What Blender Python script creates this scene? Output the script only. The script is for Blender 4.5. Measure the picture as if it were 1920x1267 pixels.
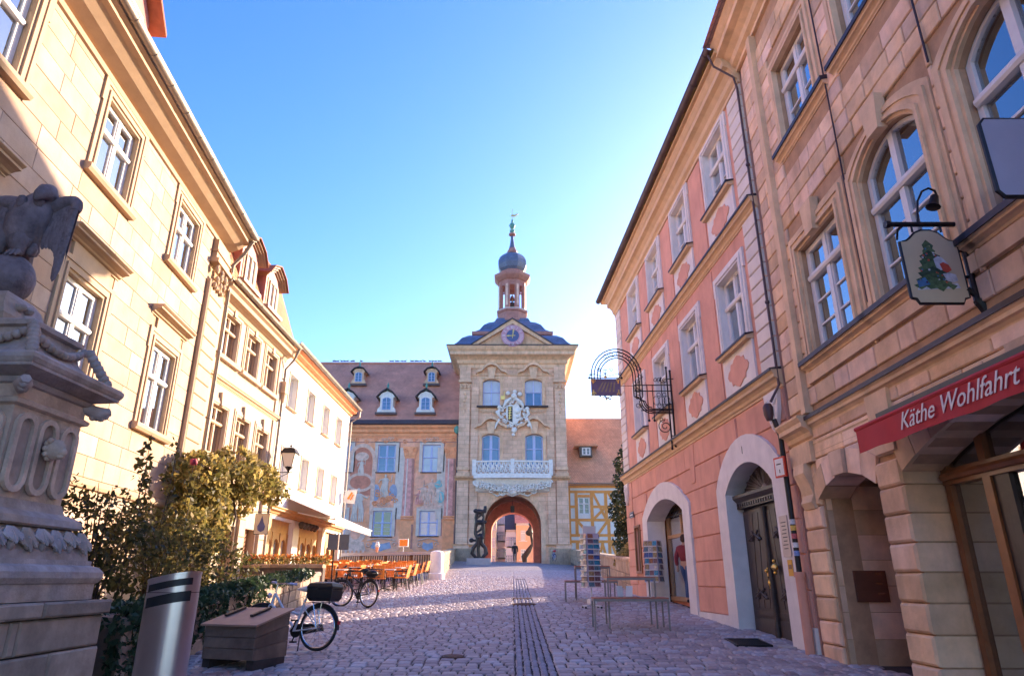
import bpy, bmesh, math, random
import numpy as np
from mathutils import Vector, Matrix
for o in list(bpy.data.objects): bpy.data.objects.remove(o)
SC = bpy.context.scene
COL = SC.collection
R = math.radians
# ------------------------------------------------------------------ camera, sky, sun, exposure
cd = bpy.data.cameras.new('camera'); cam = bpy.data.objects.new('camera', cd); COL.objects.link(cam)
cam.location = (0, 0, 1.65); cam.rotation_euler = (R(90) + math.atan(451.5/1250), 0, 0)
cd.sensor_width = 36; cd.lens = 36*1250/1920; cd.clip_end = 3000; cd.clip_start = .1
SC.camera = cam
SUN_AZ, SUN_EL = R(42), R(15.5)           # azimuth to the right of the street axis (+Y)
W = bpy.data.worlds.new('World'); SC.world = W; W.use_nodes = True
wn = W.node_tree; bg = wn.nodes['Background']
sky = wn.nodes.new('ShaderNodeTexSky'); sky.sky_type = 'NISHITA'; sky.sun_disc = False
sky.sun_elevation = SUN_EL; sky.sun_rotation = SUN_AZ
sky.air_density = 1.0; sky.dust_density = 0.9; sky.ozone_density = 2.2; sky.altitude = 250
hs = wn.nodes.new('ShaderNodeHueSaturation'); hs.inputs['Saturation'].default_value = 1.33; hs.inputs['Hue'].default_value = .52
wn.links.new(sky.outputs[0], hs.inputs['Color']); wn.links.new(hs.outputs[0], bg.inputs[0]); bg.inputs[1].default_value = .094
sd = bpy.data.lights.new('sun', 'SUN'); sun = bpy.data.objects.new('sun', sd); COL.objects.link(sun)
sd.energy = 2.5; sd.angle = R(.5); sd.color = (1, .77, .57)
dv = Vector((math.sin(SUN_AZ)*math.cos(SUN_EL), math.cos(SUN_AZ)*math.cos(SUN_EL), math.sin(SUN_EL)))
sun.rotation_euler = dv.to_track_quat('Z', 'Y').to_euler(); sun.location = (60, 60, 60)
SC.view_settings.view_transform = 'Standard'; SC.view_settings.look = 'None'
SC.view_settings.exposure = 2.65; SC.view_settings.gamma = 1; SC.view_settings.use_curve_mapping = False
SC.render.resolution_x = 1024; SC.render.resolution_y = 675
random.seed(7); rng = np.random.default_rng(7)
G = .0475                                  # the street climbs towards the bridge
def gz(y): return G*y
# ------------------------------------------------------------------ helpers
class MB:
    def __init__(s): s.v = []; s.f = []; s.m = []; s.mi = 0
    def add(s, vs, fs):
        b = len(s.v); s.v += [tuple(p) for p in vs]
        for q in fs: s.f.append(tuple(b+i for i in q)); s.m.append(s.mi)
        return s
    def box(s, x0, x1, y0, y1, z0, z1):
        return s.add([(x0,y0,z0),(x1,y0,z0),(x1,y1,z0),(x0,y1,z0),(x0,y0,z1),(x1,y0,z1),(x1,y1,z1),(x0,y1,z1)],
              [(0,3,2,1),(4,5,6,7),(0,1,5,4),(1,2,6,5),(2,3,7,6),(3,0,4,7)])
    def block(s, x0, x1, y0, y1, z0, z1, c=.02):      # chamfered towards -y (a face stone)
        i = [(x0+c,y0,z0+c),(x1-c,y0,z0+c),(x1-c,y0,z1-c),(x0+c,y0,z1-c)]
        j = [(x0,y0+c,z0),(x1,y0+c,z0),(x1,y0+c,z1),(x0,y0+c,z1)]
        k = [(x0,y1,z0),(x1,y1,z0),(x1,y1,z1),(x0,y1,z1)]
        fs = [(0,1,2,3)]
        for a in range(4):
            b = (a+1) % 4; fs += [(4+a,4+b,b,a),(8+a,8+b,4+b,4+a)]
        return s.add(i+j+k, fs)
    def prism(s, poly, y0, y1):                        # polygon in x-z pushed along y
        n = len(poly)
        return s.add([(x,y0,z) for x,z in poly]+[(x,y1,z) for x,z in poly],
              [tuple(range(n)), tuple(range(2*n-1,n-1,-1))]+[((i+1)%n,i,n+i,n+(i+1)%n) for i in range(n)])
    def prismz(s, poly, z0, z1):
        n = len(poly)
        return s.add([(x,y,z0) for x,y in poly]+[(x,y,z1) for x,y in poly],
              [tuple(range(n-1,-1,-1)), tuple(range(n,2*n))]+[(i,(i+1)%n,n+(i+1)%n,n+i) for i in range(n)])
    def prof(s, pts, x0, x1):                          # y-z profile pushed along x
        n = len(pts)
        return s.add([(x0,y,z) for y,z in pts]+[(x1,y,z) for y,z in pts],
              [tuple(range(n)), tuple(range(2*n-1,n-1,-1))]+[((i+1)%n,i,n+i,n+(i+1)%n) for i in range(n)])
    def tube(s, pts, r, n=6, caps=True):
        P = [Vector(p) for p in pts]; m = len(P); rs = r if isinstance(r, (list, tuple)) else [r]*m
        base = len(s.v); a = None
        for i, p in enumerate(P):
            t = (P[min(i+1,m-1)]-P[max(i-1,0)])
            if t.length < 1e-9: t = Vector((0,0,1))
            t.normalize()
            if a is not None: a = a-t*a.dot(t)
            if a is None or a.length < 1e-4: a = t.cross(Vector((0,0,1)) if abs(t.z) < .9 else Vector((1,0,0)))
            a.normalize(); b = t.cross(a)
            for k in range(n):
                q = 2*math.pi*k/n; s.v.append(tuple(p+(a*math.cos(q)+b*math.sin(q))*rs[i]))
        for i in range(m-1):
            for k in range(n):
                s.f.append((base+i*n+k, base+i*n+(k+1)%n, base+(i+1)*n+(k+1)%n, base+(i+1)*n+k)); s.m.append(s.mi)
        if caps:
            s.f.append(tuple(base+k for k in range(n-1,-1,-1))); s.f.append(tuple(base+(m-1)*n+k for k in range(n))); s.m += [s.mi]*2
        return s
    def lathe(s, pr, n=16, c=(0,0), a0=0., sx=1, sy=1):
        b = len(s.v); m = len(pr)
        for r, z in pr:
            for k in range(n):
                q = a0+2*math.pi*k/n; s.v.append((c[0]+sx*r*math.cos(q), c[1]+sy*r*math.sin(q), z))
        for i in range(m-1):
            for k in range(n):
                s.f.append((b+i*n+k, b+i*n+(k+1)%n, b+(i+1)*n+(k+1)%n, b+(i+1)*n+k)); s.m.append(s.mi)
        s.f.append(tuple(b+k for k in range(n-1,-1,-1))); s.f.append(tuple(b+(m-1)*n+k for k in range(n))); s.m += [s.mi]*2
        return s
    def ball(s, c, r, n=10, k=6):
        rx, ry, rz = r if isinstance(r, (tuple, list)) else (r, r, r)
        b = len(s.v); s.v.append((c[0],c[1],c[2]-rz))
        for i in range(1, k):
            t = math.pi*i/k
            for j in range(n):
                q = 2*math.pi*j/n
                s.v.append((c[0]+rx*math.sin(t)*math.cos(q), c[1]+ry*math.sin(t)*math.sin(q), c[2]-rz*math.cos(t)))
        s.v.append((c[0],c[1],c[2]+rz)); e = len(s.v)-1; fs = []
        for j in range(n):
            fs.append((b, b+1+(j+1)%n, b+1+j)); fs.append((e, e-n+j, e-n+(j+1)%n))
            for i in range(k-2):
                a = b+1+i*n; fs.append((a+j, a+(j+1)%n, a+n+(j+1)%n, a+n+j))
        s.f += fs; s.m += [s.mi]*len(fs); return s
    def xf(s, M, i0=0):
        for i in range(i0, len(s.v)): s.v[i] = tuple(M @ Vector(s.v[i]))
        return s
    def mesh(s, name, mats, smooth=None):
        me = bpy.data.meshes.new(name); me.from_pydata(s.v, [], s.f)
        for m in (mats if isinstance(mats, (list, tuple)) else [mats]): me.materials.append(m)
        if max(s.m, default=0) > 0: me.polygons.foreach_set('material_index', s.m)
        if smooth is not None:
            me.polygons.foreach_set('use_smooth', [True]*len(me.polygons))
            me.set_sharp_from_angle(angle=R(smooth))
        return me
    def build(s, name, mats, parent=None, loc=(0,0,0), rz=0, smooth=None):
        return link(name, s.mesh(name, mats, smooth), parent, loc, rz)
def link(name, me, parent=None, loc=(0,0,0), rz=0):
    o = bpy.data.objects.new(name, me); COL.objects.link(o); o.location = loc; o.rotation_euler = (0,0,rz)
    if parent is not None: o.parent = parent
    return o
CACHE = {}
def put(name, key, fn, mats, parent, loc=(0,0,0), rz=0, smooth=None):   # share mesh data between alike pieces
    if key not in CACHE:
        b = MB(); fn(b); CACHE[key] = b.mesh(name, mats, smooth)
    return link(name, CACHE[key], parent, loc, rz)
def tag(o, label, cat, group=None):
    o['label'] = label; o['category'] = cat
    if group: o['group'] = group
    return o
def thing(name, label, cat, loc=(0,0,0), rz=0, group=None):
    return tag(link(name, None, None, loc, rz), label, cat, group)
def struct(o): o['kind'] = 'structure'; return o
def stuff(o): o['kind'] = 'stuff'; return o
def copy_tree(o, parent=None):
    c = o.copy(); COL.objects.link(c); c.parent = parent
    for ch in o.children: copy_tree(ch, c)
    return c
def seg(x0, x1, n): return [x0+(x1-x0)*i/n for i in range(n+1)]
def arc(cx, cz, rx, rz, a0, a1, n): return [(cx+rx*math.cos(R(a)), cz+rz*math.sin(R(a))) for a in seg(a0, a1, n)]
def spiral(cx, cz, r0, r1, a0, a1, n=24):
    return [(cx+(r0+(r1-r0)*i/n)*math.cos(R(a0+(a1-a0)*i/n)), cz+(r0+(r1-r0)*i/n)*math.sin(R(a0+(a1-a0)*i/n))) for i in range(n+1)]
def text_mesh(name, txt, size, mat, parent, loc, rot, shear=0., depth=.002, align='CENTER', sx=1):
    cu = bpy.data.curves.new(name, 'FONT'); cu.body = txt; cu.size = size; cu.shear = shear; cu.extrude = depth
    cu.align_x = align; cu.align_y = 'CENTER'; cu.resolution_u = 3
    t = bpy.data.objects.new(name, cu); COL.objects.link(t)
    bpy.context.view_layer.update()
    me = bpy.data.meshes.new_from_object(t.evaluated_get(bpy.context.evaluated_depsgraph_get()))
    bpy.data.objects.remove(t); me.materials.clear(); me.materials.append(mat)
    o = link(name, me, parent, loc); o.rotation_euler = rot; o.scale = (sx,1,1); return o
# ------------------------------------------------------------------ materials
def mat(name, col, rough=.8, var=.18, vs=3., bump=.0, bs=40., rnd=.0, metal=0., spec=.4, warm=0., stain=0., sheen=0., streak=0., alt=None):
    m = bpy.data.materials.new(name); m.use_nodes = True; nt = m.node_tree; N = nt.nodes; L = nt.links
    p = N['Principled BSDF']; p.inputs['Roughness'].default_value = rough; p.inputs['Metallic'].default_value = metal
    p.inputs['Specular IOR Level'].default_value = spec
    if var == 0 and bump == 0 and rnd == 0:
        p.inputs['Base Color'].default_value = (*col, 1); return m
    tc = N.new('ShaderNodeTexCoord'); oi = N.new('ShaderNodeObjectInfo')
    ad = N.new('ShaderNodeVectorMath'); ad.operation = 'ADD'
    cmb = N.new('ShaderNodeVectorMath'); cmb.operation = 'SCALE'; cmb.inputs[0].default_value = (37, 53, 71)
    L.new(oi.outputs['Random'], cmb.inputs['Scale']); L.new(tc.outputs['Object'], ad.inputs[0]); L.new(cmb.outputs[0], ad.inputs[1])
    nz = N.new('ShaderNodeTexNoise'); nz.inputs['Scale'].default_value = vs; nz.inputs['Detail'].default_value = 5; nz.inputs['Roughness'].default_value = .62
    L.new(ad.outputs[0], nz.inputs['Vector'])
    mr = N.new('ShaderNodeMapRange'); mr.inputs[1].default_value = .28; mr.inputs[2].default_value = .72
    mr.inputs[3].default_value = 1-var; mr.inputs[4].default_value = 1+var
    L.new(nz.outputs[0], mr.inputs[0]); fac = mr.outputs[0]
    if rnd:
        r2 = N.new('ShaderNodeMapRange'); r2.inputs[3].default_value = 1-rnd; r2.inputs[4].default_value = 1+rnd
        L.new(oi.outputs['Random'], r2.inputs[0])
        mu = N.new('ShaderNodeMath'); mu.operation = 'MULTIPLY'; L.new(fac, mu.inputs[0]); L.new(r2.outputs[0], mu.inputs[1]); fac = mu.outputs[0]
    sc = N.new('ShaderNodeVectorMath'); sc.operation = 'SCALE'; sc.inputs[0].default_value = col; L.new(fac, sc.inputs['Scale']); out = sc.outputs[0]
    if alt:
        wn_ = N.new('ShaderNodeTexWhiteNoise'); wn_.noise_dimensions = '1D'; L.new(oi.outputs['Random'], wn_.inputs['W'])
        s2 = N.new('ShaderNodeVectorMath'); s2.operation = 'SCALE'; s2.inputs[0].default_value = alt; L.new(fac, s2.inputs['Scale'])
        mx = N.new('ShaderNodeMix'); mx.data_type = 'RGBA'; L.new(wn_.outputs['Value'], mx.inputs[0]); L.new(out, mx.inputs[6]); L.new(s2.outputs[0], mx.inputs[7]); out = mx.outputs[2]
    if warm:       # a second, yellower tone from another noise
        n2 = N.new('ShaderNodeTexNoise'); n2.inputs['Scale'].default_value = vs*.37; n2.inputs['Detail'].default_value = 3; L.new(ad.outputs[0], n2.inputs['Vector'])
        mx = N.new('ShaderNodeMix'); mx.data_type = 'RGBA'; mx.blend_type = 'MULTIPLY'
        m3 = N.new('ShaderNodeMapRange'); m3.inputs[1].default_value = .4; m3.inputs[2].default_value = .65; L.new(n2.outputs[0], m3.inputs[0])
        L.new(m3.outputs[0], mx.inputs[0]); L.new(out, mx.inputs[6]); mx.inputs[7].default_value = (1, 1-warm*.4, 1-warm, 1); out = mx.outputs[2]
    if stain:      # dark weather stains, stretched downwards
        mp = N.new('ShaderNodeMapping'); mp.inputs['Scale'].default_value = (1.4, 1.4, .35); L.new(tc.outputs['Object'], mp.inputs[0])
        n3 = N.new('ShaderNodeTexNoise'); n3.inputs['Scale'].default_value = 2.2; n3.inputs['Detail'].default_value = 6; L.new(mp.outputs[0], n3.inputs['Vector'])
        m4 = N.new('ShaderNodeMapRange'); m4.inputs[1].default_value = .5; m4.inputs[2].default_value = .72; m4.inputs[4].default_value = stain; L.new(n3.outputs[0], m4.inputs[0])
        mx = N.new('ShaderNodeMix'); mx.data_type = 'RGBA'; L.new(m4.outputs[0], mx.inputs[0]); L.new(out, mx.inputs[6])
        mx.inputs[7].default_value = (col[0]*.3, col[1]*.28, col[2]*.28, 1); out = mx.outputs[2]
    L.new(out, p.inputs['Base Color'])
    if bump:
        n4 = N.new('ShaderNodeTexNoise'); n4.inputs['Scale'].default_value = bs; n4.inputs['Detail'].default_value = 4; L.new(ad.outputs[0], n4.inputs['Vector'])
        bp = N.new('ShaderNodeBump'); bp.inputs['Strength'].default_value = bump; bp.inputs['Distance'].default_value = .02
        if streak:
            mp = N.new('ShaderNodeMapping'); mp.inputs['Scale'].default_value = (1, 1, streak); L.new(ad.outputs[0], mp.inputs[0]); L.new(mp.outputs[0], n4.inputs['Vector'])
        L.new(n4.outputs[0], bp.inputs['Height']); L.new(bp.outputs[0], p.inputs['Normal'])
    return m
def brick_mat(name, c1, c2, cm, bw, bh, mortar=.012, rough=.85, bump=.6, axes='xz', var=.25, vs=1.5, wave=0):
    """courses of stones or roof tiles too far away to build one by one; c1/c2 stone tones, cm joint"""
    m = mat(name, (1,1,1), rough, var=var, vs=vs, stain=.0)
    nt = m.node_tree; N = nt.nodes; L = nt.links; p = N['Principled BSDF']
    tint = p.inputs['Base Color'].links[0].from_socket
    tc = N.new('ShaderNodeTexCoord'); sp = N.new('ShaderNodeSeparateXYZ'); cb = N.new('ShaderNodeCombineXYZ')
    L.new(tc.outputs['Object'], sp.inputs[0]); ix = {'x':0,'y':1,'z':2}
    L.new(sp.outputs[ix[axes[0]]], cb.inputs[0]); L.new(sp.outputs[ix[axes[1]]], cb.inputs[1])
    br = N.new('ShaderNodeTexBrick'); br.inputs['Scale'].default_value = 1; br.inputs['Brick Width'].default_value = bw; br.inputs['Row Height'].default_value = bh
    br.inputs['Mortar Size'].default_value = mortar; br.inputs['Mortar Smooth'].default_value = .3; br.inputs['Bias'].default_value = -.1
    br.inputs['Color1'].default_value = (*c1,1); br.inputs['Color2'].default_value = (*c2,1); br.inputs['Mortar'].default_value = (*cm,1)
    L.new(cb.outputs[0], br.inputs['Vector'])
    mx = N.new('ShaderNodeMix'); mx.data_type = 'RGBA'; mx.blend_type = 'MULTIPLY'; mx.inputs[0].default_value = 1
    L.new(br.outputs[0], mx.inputs[6]); L.new(tint, mx.inputs[7]); L.new(mx.outputs[2], p.inputs['Base Color'])
    bp = N.new('ShaderNodeBump'); bp.inputs['Strength'].default_value = bump; bp.inputs['Distance'].default_value = .03; bp.invert = True
    L.new(br.outputs['Fac'], bp.inputs['Height']); L.new(bp.outputs[0], p.inputs['Normal'])
    return m
def glass_mat(name, tint=(.8,.85,.9), refl=1.0, rough=.02):
    m = bpy.data.materials.new(name); m.use_nodes = True; nt = m.node_tree; N = nt.nodes; L = nt.links
    N.remove(N['Principled BSDF']); o = N['Material Output']
    t = N.new('ShaderNodeBsdfTransparent'); t.inputs[0].default_value = (*tint,1)
    g = N.new('ShaderNodeBsdfGlossy'); g.inputs['Roughness'].default_value = rough; g.inputs[0].default_value = (.95,.97,1,1)
    fr = N.new('ShaderNodeFresnel'); fr.inputs[0].default_value = 1.55
    ma = N.new('ShaderNodeMath'); ma.operation = 'MULTIPLY_ADD'; ma.inputs[1].default_value = 1.5*refl; ma.inputs[2].default_value = .07*refl; ma.use_clamp = True
    L.new(fr.outputs[0], ma.inputs[0]); mx = N.new('ShaderNodeMixShader')
    L.new(ma.outputs[0], mx.inputs[0]); L.new(t.outputs[0], mx.inputs[1]); L.new(g.outputs[0], mx.inputs[2]); L.new(mx.outputs[0], o.inputs[0])
    return m
def leaf_mat(name, c1, c2, trans=.35):
    m = bpy.data.materials.new(name); m.use_nodes = True; nt = m.node_tree; N = nt.nodes; L = nt.links
    p = N['Principled BSDF']; p.inputs['Roughness'].default_value = .5; p.inputs['Specular IOR Level'].default_value = .35
    at = N.new('ShaderNodeAttribute'); at.attribute_name = 'shade'
    mx = N.new('ShaderNodeMix'); mx.data_type = 'RGBA'; L.new(at.outputs['Fac'], mx.inputs[0]); mx.inputs[6].default_value = (*c1,1); mx.inputs[7].default_value = (*c2,1)
    L.new(mx.outputs[2], p.inputs['Base Color'])
    tr = N.new('ShaderNodeBsdfTranslucent'); L.new(mx.outputs[2], tr.inputs[0])
    ms = N.new('ShaderNodeMixShader'); ms.inputs[0].default_value = trans
    L.new(p.outputs[0], ms.inputs[1]); L.new(tr.outputs[0], ms.inputs[2]); L.new(ms.outputs[0], N['Material Output'].inputs[0])
    return m
M = {}
M['r1stone'] = mat('sandstone_ochre', (.74,.52,.32), .85, var=.2, vs=2.6, bump=.4, bs=18, rnd=.2, warm=.22, stain=.32, alt=(.80,.57,.44))
M['r1back'] = mat('sandstone_joint', (.46,.28,.16), .95, var=.2, vs=5)
M['r1trim'] = mat('sandstone_trim', (.74,.51,.31), .8, var=.18, vs=2.5, bump=.2, bs=25, stain=.3)
M['l1stone'] = mat('sandstone_pale', (.48,.33,.24), .8, var=.15, vs=1.6, bump=.15, bs=20, rnd=.14, warm=.25, stain=.2, alt=(.485,.36,.275))
M['l1back'] = mat('sandstone_pale_joint', (.48,.33,.2), .9, var=.15)
M['l1trim'] = mat('sandstone_pale_trim', (.47,.32,.20), .75, var=.1, vs=2.5, bump=.1, bs=25)
M['l2wall'] = mat('cream_render', (.55,.41,.29), .85, var=.08, vs=1.2, bump=.1, bs=60, stain=.12)
M['l2trim'] = mat('tan_trim', (.52,.35,.22), .8, var=.1, vs=3)
M['white_render'] = mat('white_render', (.78,.74,.68), .9, var=.05, vs=1.0, bump=.08, bs=80)
M['white'] = mat('white_paint', (.72,.70,.68), .45, var=.05, vs=6)
M['offwhite'] = mat('off_white_plaster', (.76,.71,.67), .8, var=.10, vs=2.5, bump=.1, bs=50, stain=.15)
M['pink'] = mat('salmon_render', (.70,.35,.25), .85, var=.14, vs=1.3, bump=.12, bs=60, stain=.22)
M['pinkback'] = mat('salmon_groove', (.28,.10,.065), .9, var=.1)
M['pinktrim'] = mat('ochre_cornice', (.64,.45,.27), .8, var=.12, vs=3, bump=.08, bs=40)
M['quoin'] = mat('quoin_plaster', (.72,.65,.57), .8, var=.1, vs=2, bump=.1, bs=50, rnd=.06)
M['lead'] = mat('dark_sheet_metal', (.045,.035,.045), .5, var=.2, vs=4, metal=.3)
M['gutter'] = mat('grey_zinc_gutter', (.30,.25,.21), .5, var=.15, vs=3, metal=.5)
M['dkgutter'] = mat('brown_copper_gutter', (.10,.065,.065), .5, var=.2, vs=3, metal=.4)
M['glass'] = glass_mat('window_glass', (.66,.72,.80), 1.7)
M['shopglass'] = glass_mat('shop_glass', (.8,.8,.8), 2.2)
M['blueglass'] = mat('far_window_glass', (.03,.10,.22), .04, var=.25, vs=1.2, spec=1.0)
M['paleglass'] = mat('far_window_blind', (.42,.42,.46), .15, var=.15, vs=1.2, spec=.9)
M['darkglass'] = mat('far_window_dark', (.05,.055,.06), .06, var=.3, vs=2, spec=.9)
M['room'] = mat('dark_room', (.06,.05,.045), .9, var=.2)  # near-black sheets behind windows; the rooms' darkness is put into the colour
M['curtain'] = mat('net_curtain', (.62,.63,.68), .9, var=.12, vs=6)
M['wood'] = mat('varnished_wood', (.23,.085,.03), .35, var=.25, vs=4, bump=.1, bs=12, streak=.15)
M['dkwood'] = mat('dark_oak', (.05,.036,.032), .45, var=.35, vs=4, bump=.15, bs=16, streak=.15)
M['brownframe'] = mat('tan_window_wood', (.42,.25,.14), .6, var=.12, vs=5)
M['iron'] = mat('wrought_iron', (.018,.016,.02), .45, var=.2, vs=8, metal=.5)
M['brass'] = mat('brass', (.70,.42,.10), .3, var=.15, vs=9, metal=.9)
M['gold'] = mat('gilding', (.75,.48,.14), .35, var=.2, vs=9, metal=.6)
M['steel'] = mat('brushed_steel', (.60,.56,.58), .32, var=.06, vs=3, metal=1., bump=.05, bs=60, streak=.03)
M['black'] = mat('black_plastic', (.015,.015,.017), .45, var=.2, vs=8)
M['rubber'] = mat('tyre_rubber', (.02,.019,.019), .8, var=.15, vs=9)
M['chrome'] = mat('bright_metal', (.65,.65,.68), .2, var=.05, vs=9, metal=1.)
M['tilered'] = brick_mat('red_roof_tiles', (.74,.31,.21), (.62,.24,.16), (.36,.14,.1), .20, .17, .014, .8, .7, 'xz', var=.22, vs=.55)
M['tileorange'] = brick_mat('orange_roof_tiles', (.78,.36,.2), (.66,.28,.145), (.4,.16,.09), .20, .17, .014, .8, .7, 'xz', var=.2, vs=.5)
M['tilebrown'] = mat('brown_roof_tile', (.30,.11,.055), .8, var=.25, vs=5, rnd=.15)
M['tower'] = brick_mat('tower_sandstone', (.74,.47,.32), (.64,.385,.245), (.46,.275,.18), 1.15, .46, .018, .9, .45, 'xz', var=.28, vs=.9)
M['towertrim'] = mat('tower_trim_stone', (.74,.47,.295), .85, var=.22, vs=1.8, bump=.2, bs=10, stain=.35)
M['slate'] = brick_mat('blue_slate', (.10,.135,.24), (.075,.105,.19), (.04,.055,.10), .32, .22, .012, .35, .5, 'xz', var=.25, vs=1.2)
M['maroon'] = mat('maroon_timber', (.40,.16,.13), .6, var=.2, vs=3)
M['verdigris'] = mat('verdigris_copper', (.10,.30,.25), .6, var=.25, vs=5)
M['carving'] = mat('white_stone_carving', (.76,.70,.64), .8, var=.15, vs=4, bump=.15, bs=12)
M['tunnel'] = mat('red_vault_plaster', (.30,.085,.05), .85, var=.2, vs=1.5, bump=.1, bs=20)
M['fresco'] = mat('fresco_ground', (.86,.41,.26), .85, var=.25, vs=1.4, warm=.4, stain=.15)
M['frescogrey'] = mat('fresco_grey', (.68,.54,.45), .85, var=.18, vs=2)
M['frescored'] = mat('fresco_red', (.60,.22,.14), .85, var=.28, vs=1.6)
M['marble'] = mat('fresco_marble', (.72,.32,.27), .8, var=.42, vs=1.6)
M['frescogold'] = mat('fresco_ochre', (.90,.36,.17), .85, var=.2, vs=1.8)
M['frescoblue'] = mat('fresco_blue', (.33,.36,.46), .85, var=.25, vs=2)
M['frescocyan'] = mat('fresco_turquoise', (.22,.46,.46), .85, var=.25, vs=2)
M['flesh'] = mat('fresco_figure', (.72,.46,.35), .85, var=.32, vs=2.5)
M['timber'] = mat('ochre_timber', (.74,.29,.06), .7, var=.15, vs=3, bump=.1, bs=14)
M['infill'] = mat('lime_infill', (.72,.68,.62), .9, var=.06, vs=2)
M['bluepaint'] = mat('lilac_window_paint', (.42,.45,.66), .5, var=.08, vs=5)
M['pedstone'] = mat('grey_violet_sandstone', (.40,.32,.30), .9, var=.34, vs=3.5, bump=.5, bs=26, warm=.3, stain=.25)
M['pedwarm'] = mat('tan_pedestal_stone', (.56,.40,.30), .9, var=.3, vs=4, bump=.45, bs=30, stain=.3)
M['eagle'] = mat('dark_statue_stone', (.17,.128,.135), .8, var=.45, vs=5, bump=.6, bs=24)
M['rough'] = mat('rough_wall_stone', (.36,.26,.20), .95, var=.28, vs=4, bump=.6, bs=12, rnd=.2, stain=.3)
M['parstone'] = mat('parapet_sandstone', (.44,.30,.19), .9, var=.3, vs=3, bump=.5, bs=10, rnd=.22, stain=.45)
M['roughback'] = mat('wall_mortar', (.15,.11,.085), .95, var=.25, vs=6)
M['cobble'] = mat('violet_porphyry', (.215,.168,.178), .62, var=.16, vs=14, bump=.25, bs=30, rnd=.24, spec=.45)
M['sett'] = mat('grey_granite_sett', (.225,.205,.235), .6, var=.14, vs=14, bump=.2, bs=30, rnd=.14)
M['joint'] = mat('joint_sand', (.055,.042,.038), .95, var=.4, vs=9, bump=.3, bs=60)
M['leafdark'] = leaf_mat('ivy_leaves', (.02,.045,.022), (.07,.11,.05), .25)
M['leafrose'] = leaf_mat('rose_leaves', (.045,.05,.018), (.20,.16,.05), .5)
M['leafvine'] = leaf_mat('vine_leaves', (.13,.12,.03), (.50,.36,.12), .5)
M['leafivy'] = leaf_mat('dark_ivy_tree', (.018,.032,.014), (.06,.08,.028), .3)
M['leafgold'] = leaf_mat('yellow_bush_leaves', (.14,.13,.04), (.45,.36,.13), .45)
M['bark'] = mat('bark', (.085,.06,.045), .95, var=.3, vs=6, bump=.4, bs=12)
M['orange'] = mat('orange_weave', (.82,.25,.03), .65, var=.12, vs=20, rnd=.08)
M['bronze'] = mat('dark_bronze', (.022,.018,.022), .35, var=.25, vs=5, metal=.4)
M['redcloth'] = mat('red_awning_cloth', (.46,.02,.028), .7, var=.1, vs=4)
M['white_cloth'] = mat('white_awning_cloth', (.72,.66,.6), .85, var=.08, vs=5)
M['concrete'] = mat('pale_concrete', (.45,.40,.36), .85, var=.12, vs=4)
# ------------------------------------------------------------------ building kit (local x along the front, y into the house, z up)
def wall_cells(b, x0, x1, z0, z1, ops, y0=0., y1=.4):
    xs = sorted({x0, x1, *[v for o in ops for v in (o[0], o[1]) if x0 < v < x1]})
    zs = sorted({z0, z1, *[v for o in ops for v in (o[2], o[3]) if z0 < v < z1]})
    for j in range(len(zs)-1):
        cz = (zs[j]+zs[j+1])/2; st = None
        for i in range(len(xs)):
            solid = i < len(xs)-1 and not any(o[0] < (xs[i]+xs[i+1])/2 < o[1] and o[2] < cz < o[3] for o in ops)
            if solid and st is None: st = xs[i]
            if not solid and st is not None: b.box(st, xs[i], y0, y1, zs[j], zs[j+1]); st = None
    return b
def arch_fill(b, x0, x1, zs, zt, top, y0, y1, n=14):          # closes the corners above an arch springing at zs with crown zt inside a square opening up to top
    c = (x0+x1)/2; h = (x1-x0)/2; r = zt-zs
    P = [(c-h*math.cos(math.pi*i/n), zs+r*math.sin(math.pi*i/n)) for i in range(n+1)]
    for (xa, za), (xb, zb) in zip(P, P[1:]): b.prism([(xa,za),(xb,zb),(xb,top),(xa,top)], y0, y1)
    return b
def seg_arch(x0, x1, zs, rise, n=12):                          # segmental arch points from left to right
    c = (x0+x1)/2; h = (x1-x0)/2; rr = (h*h+rise*rise)/(2*rise); a = math.asin(min(1, h/rr))
    return [(c+rr*math.sin(-a+2*a*i/n), zs+rise-rr+rr*math.cos(-a+2*a*i/n)) for i in range(n+1)]
def seg_fill(b, x0, x1, zs, rise, top, y0, y1, n=12):
    P = seg_arch(x0, x1, zs, rise, n)
    for (xa, za), (xb, zb) in zip(P, P[1:]): b.prism([(xa,za),(xb,zb),(xb,top),(xa,top)], y0, y1)
def ashlar(parent, name, x0, x1, z0, courses, lens, ops, m, seed, proud=.03, c=.012, gap=.012, skip=None, arches=()):
    """face stones: every stone its own child, cut around the openings"""
    rr = random.Random(seed); z = z0; k = 0
    for h in courses:
        cuts = sorted([(max(o[0], x0), min(o[1], x1)) for o in ops if o[2] < z+h-.03 and o[3] > z+.03 and o[1] > x0 and o[0] < x1])
        spans = []; a = x0
        for c0, c1 in cuts:
            if c0 > a+.05: spans.append((a, c0))
            a = max(a, c1)
        if x1 > a+.05: spans.append((a, x1))
        for s0, s1 in spans:
            x = s0
            while x < s1-.01:
                w = rr.uniform(*lens)
                if s1-(x+w) < lens[0]*.55: w = s1-x
                w = min(w, s1-x)
                MB().block(x+gap/2, x+w-gap/2, -proud*rr.uniform(.85,1.15), .0, z+gap/2, z+h-gap/2, c).build(name, m, parent)
                x += w
        z += h; k += 1
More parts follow.
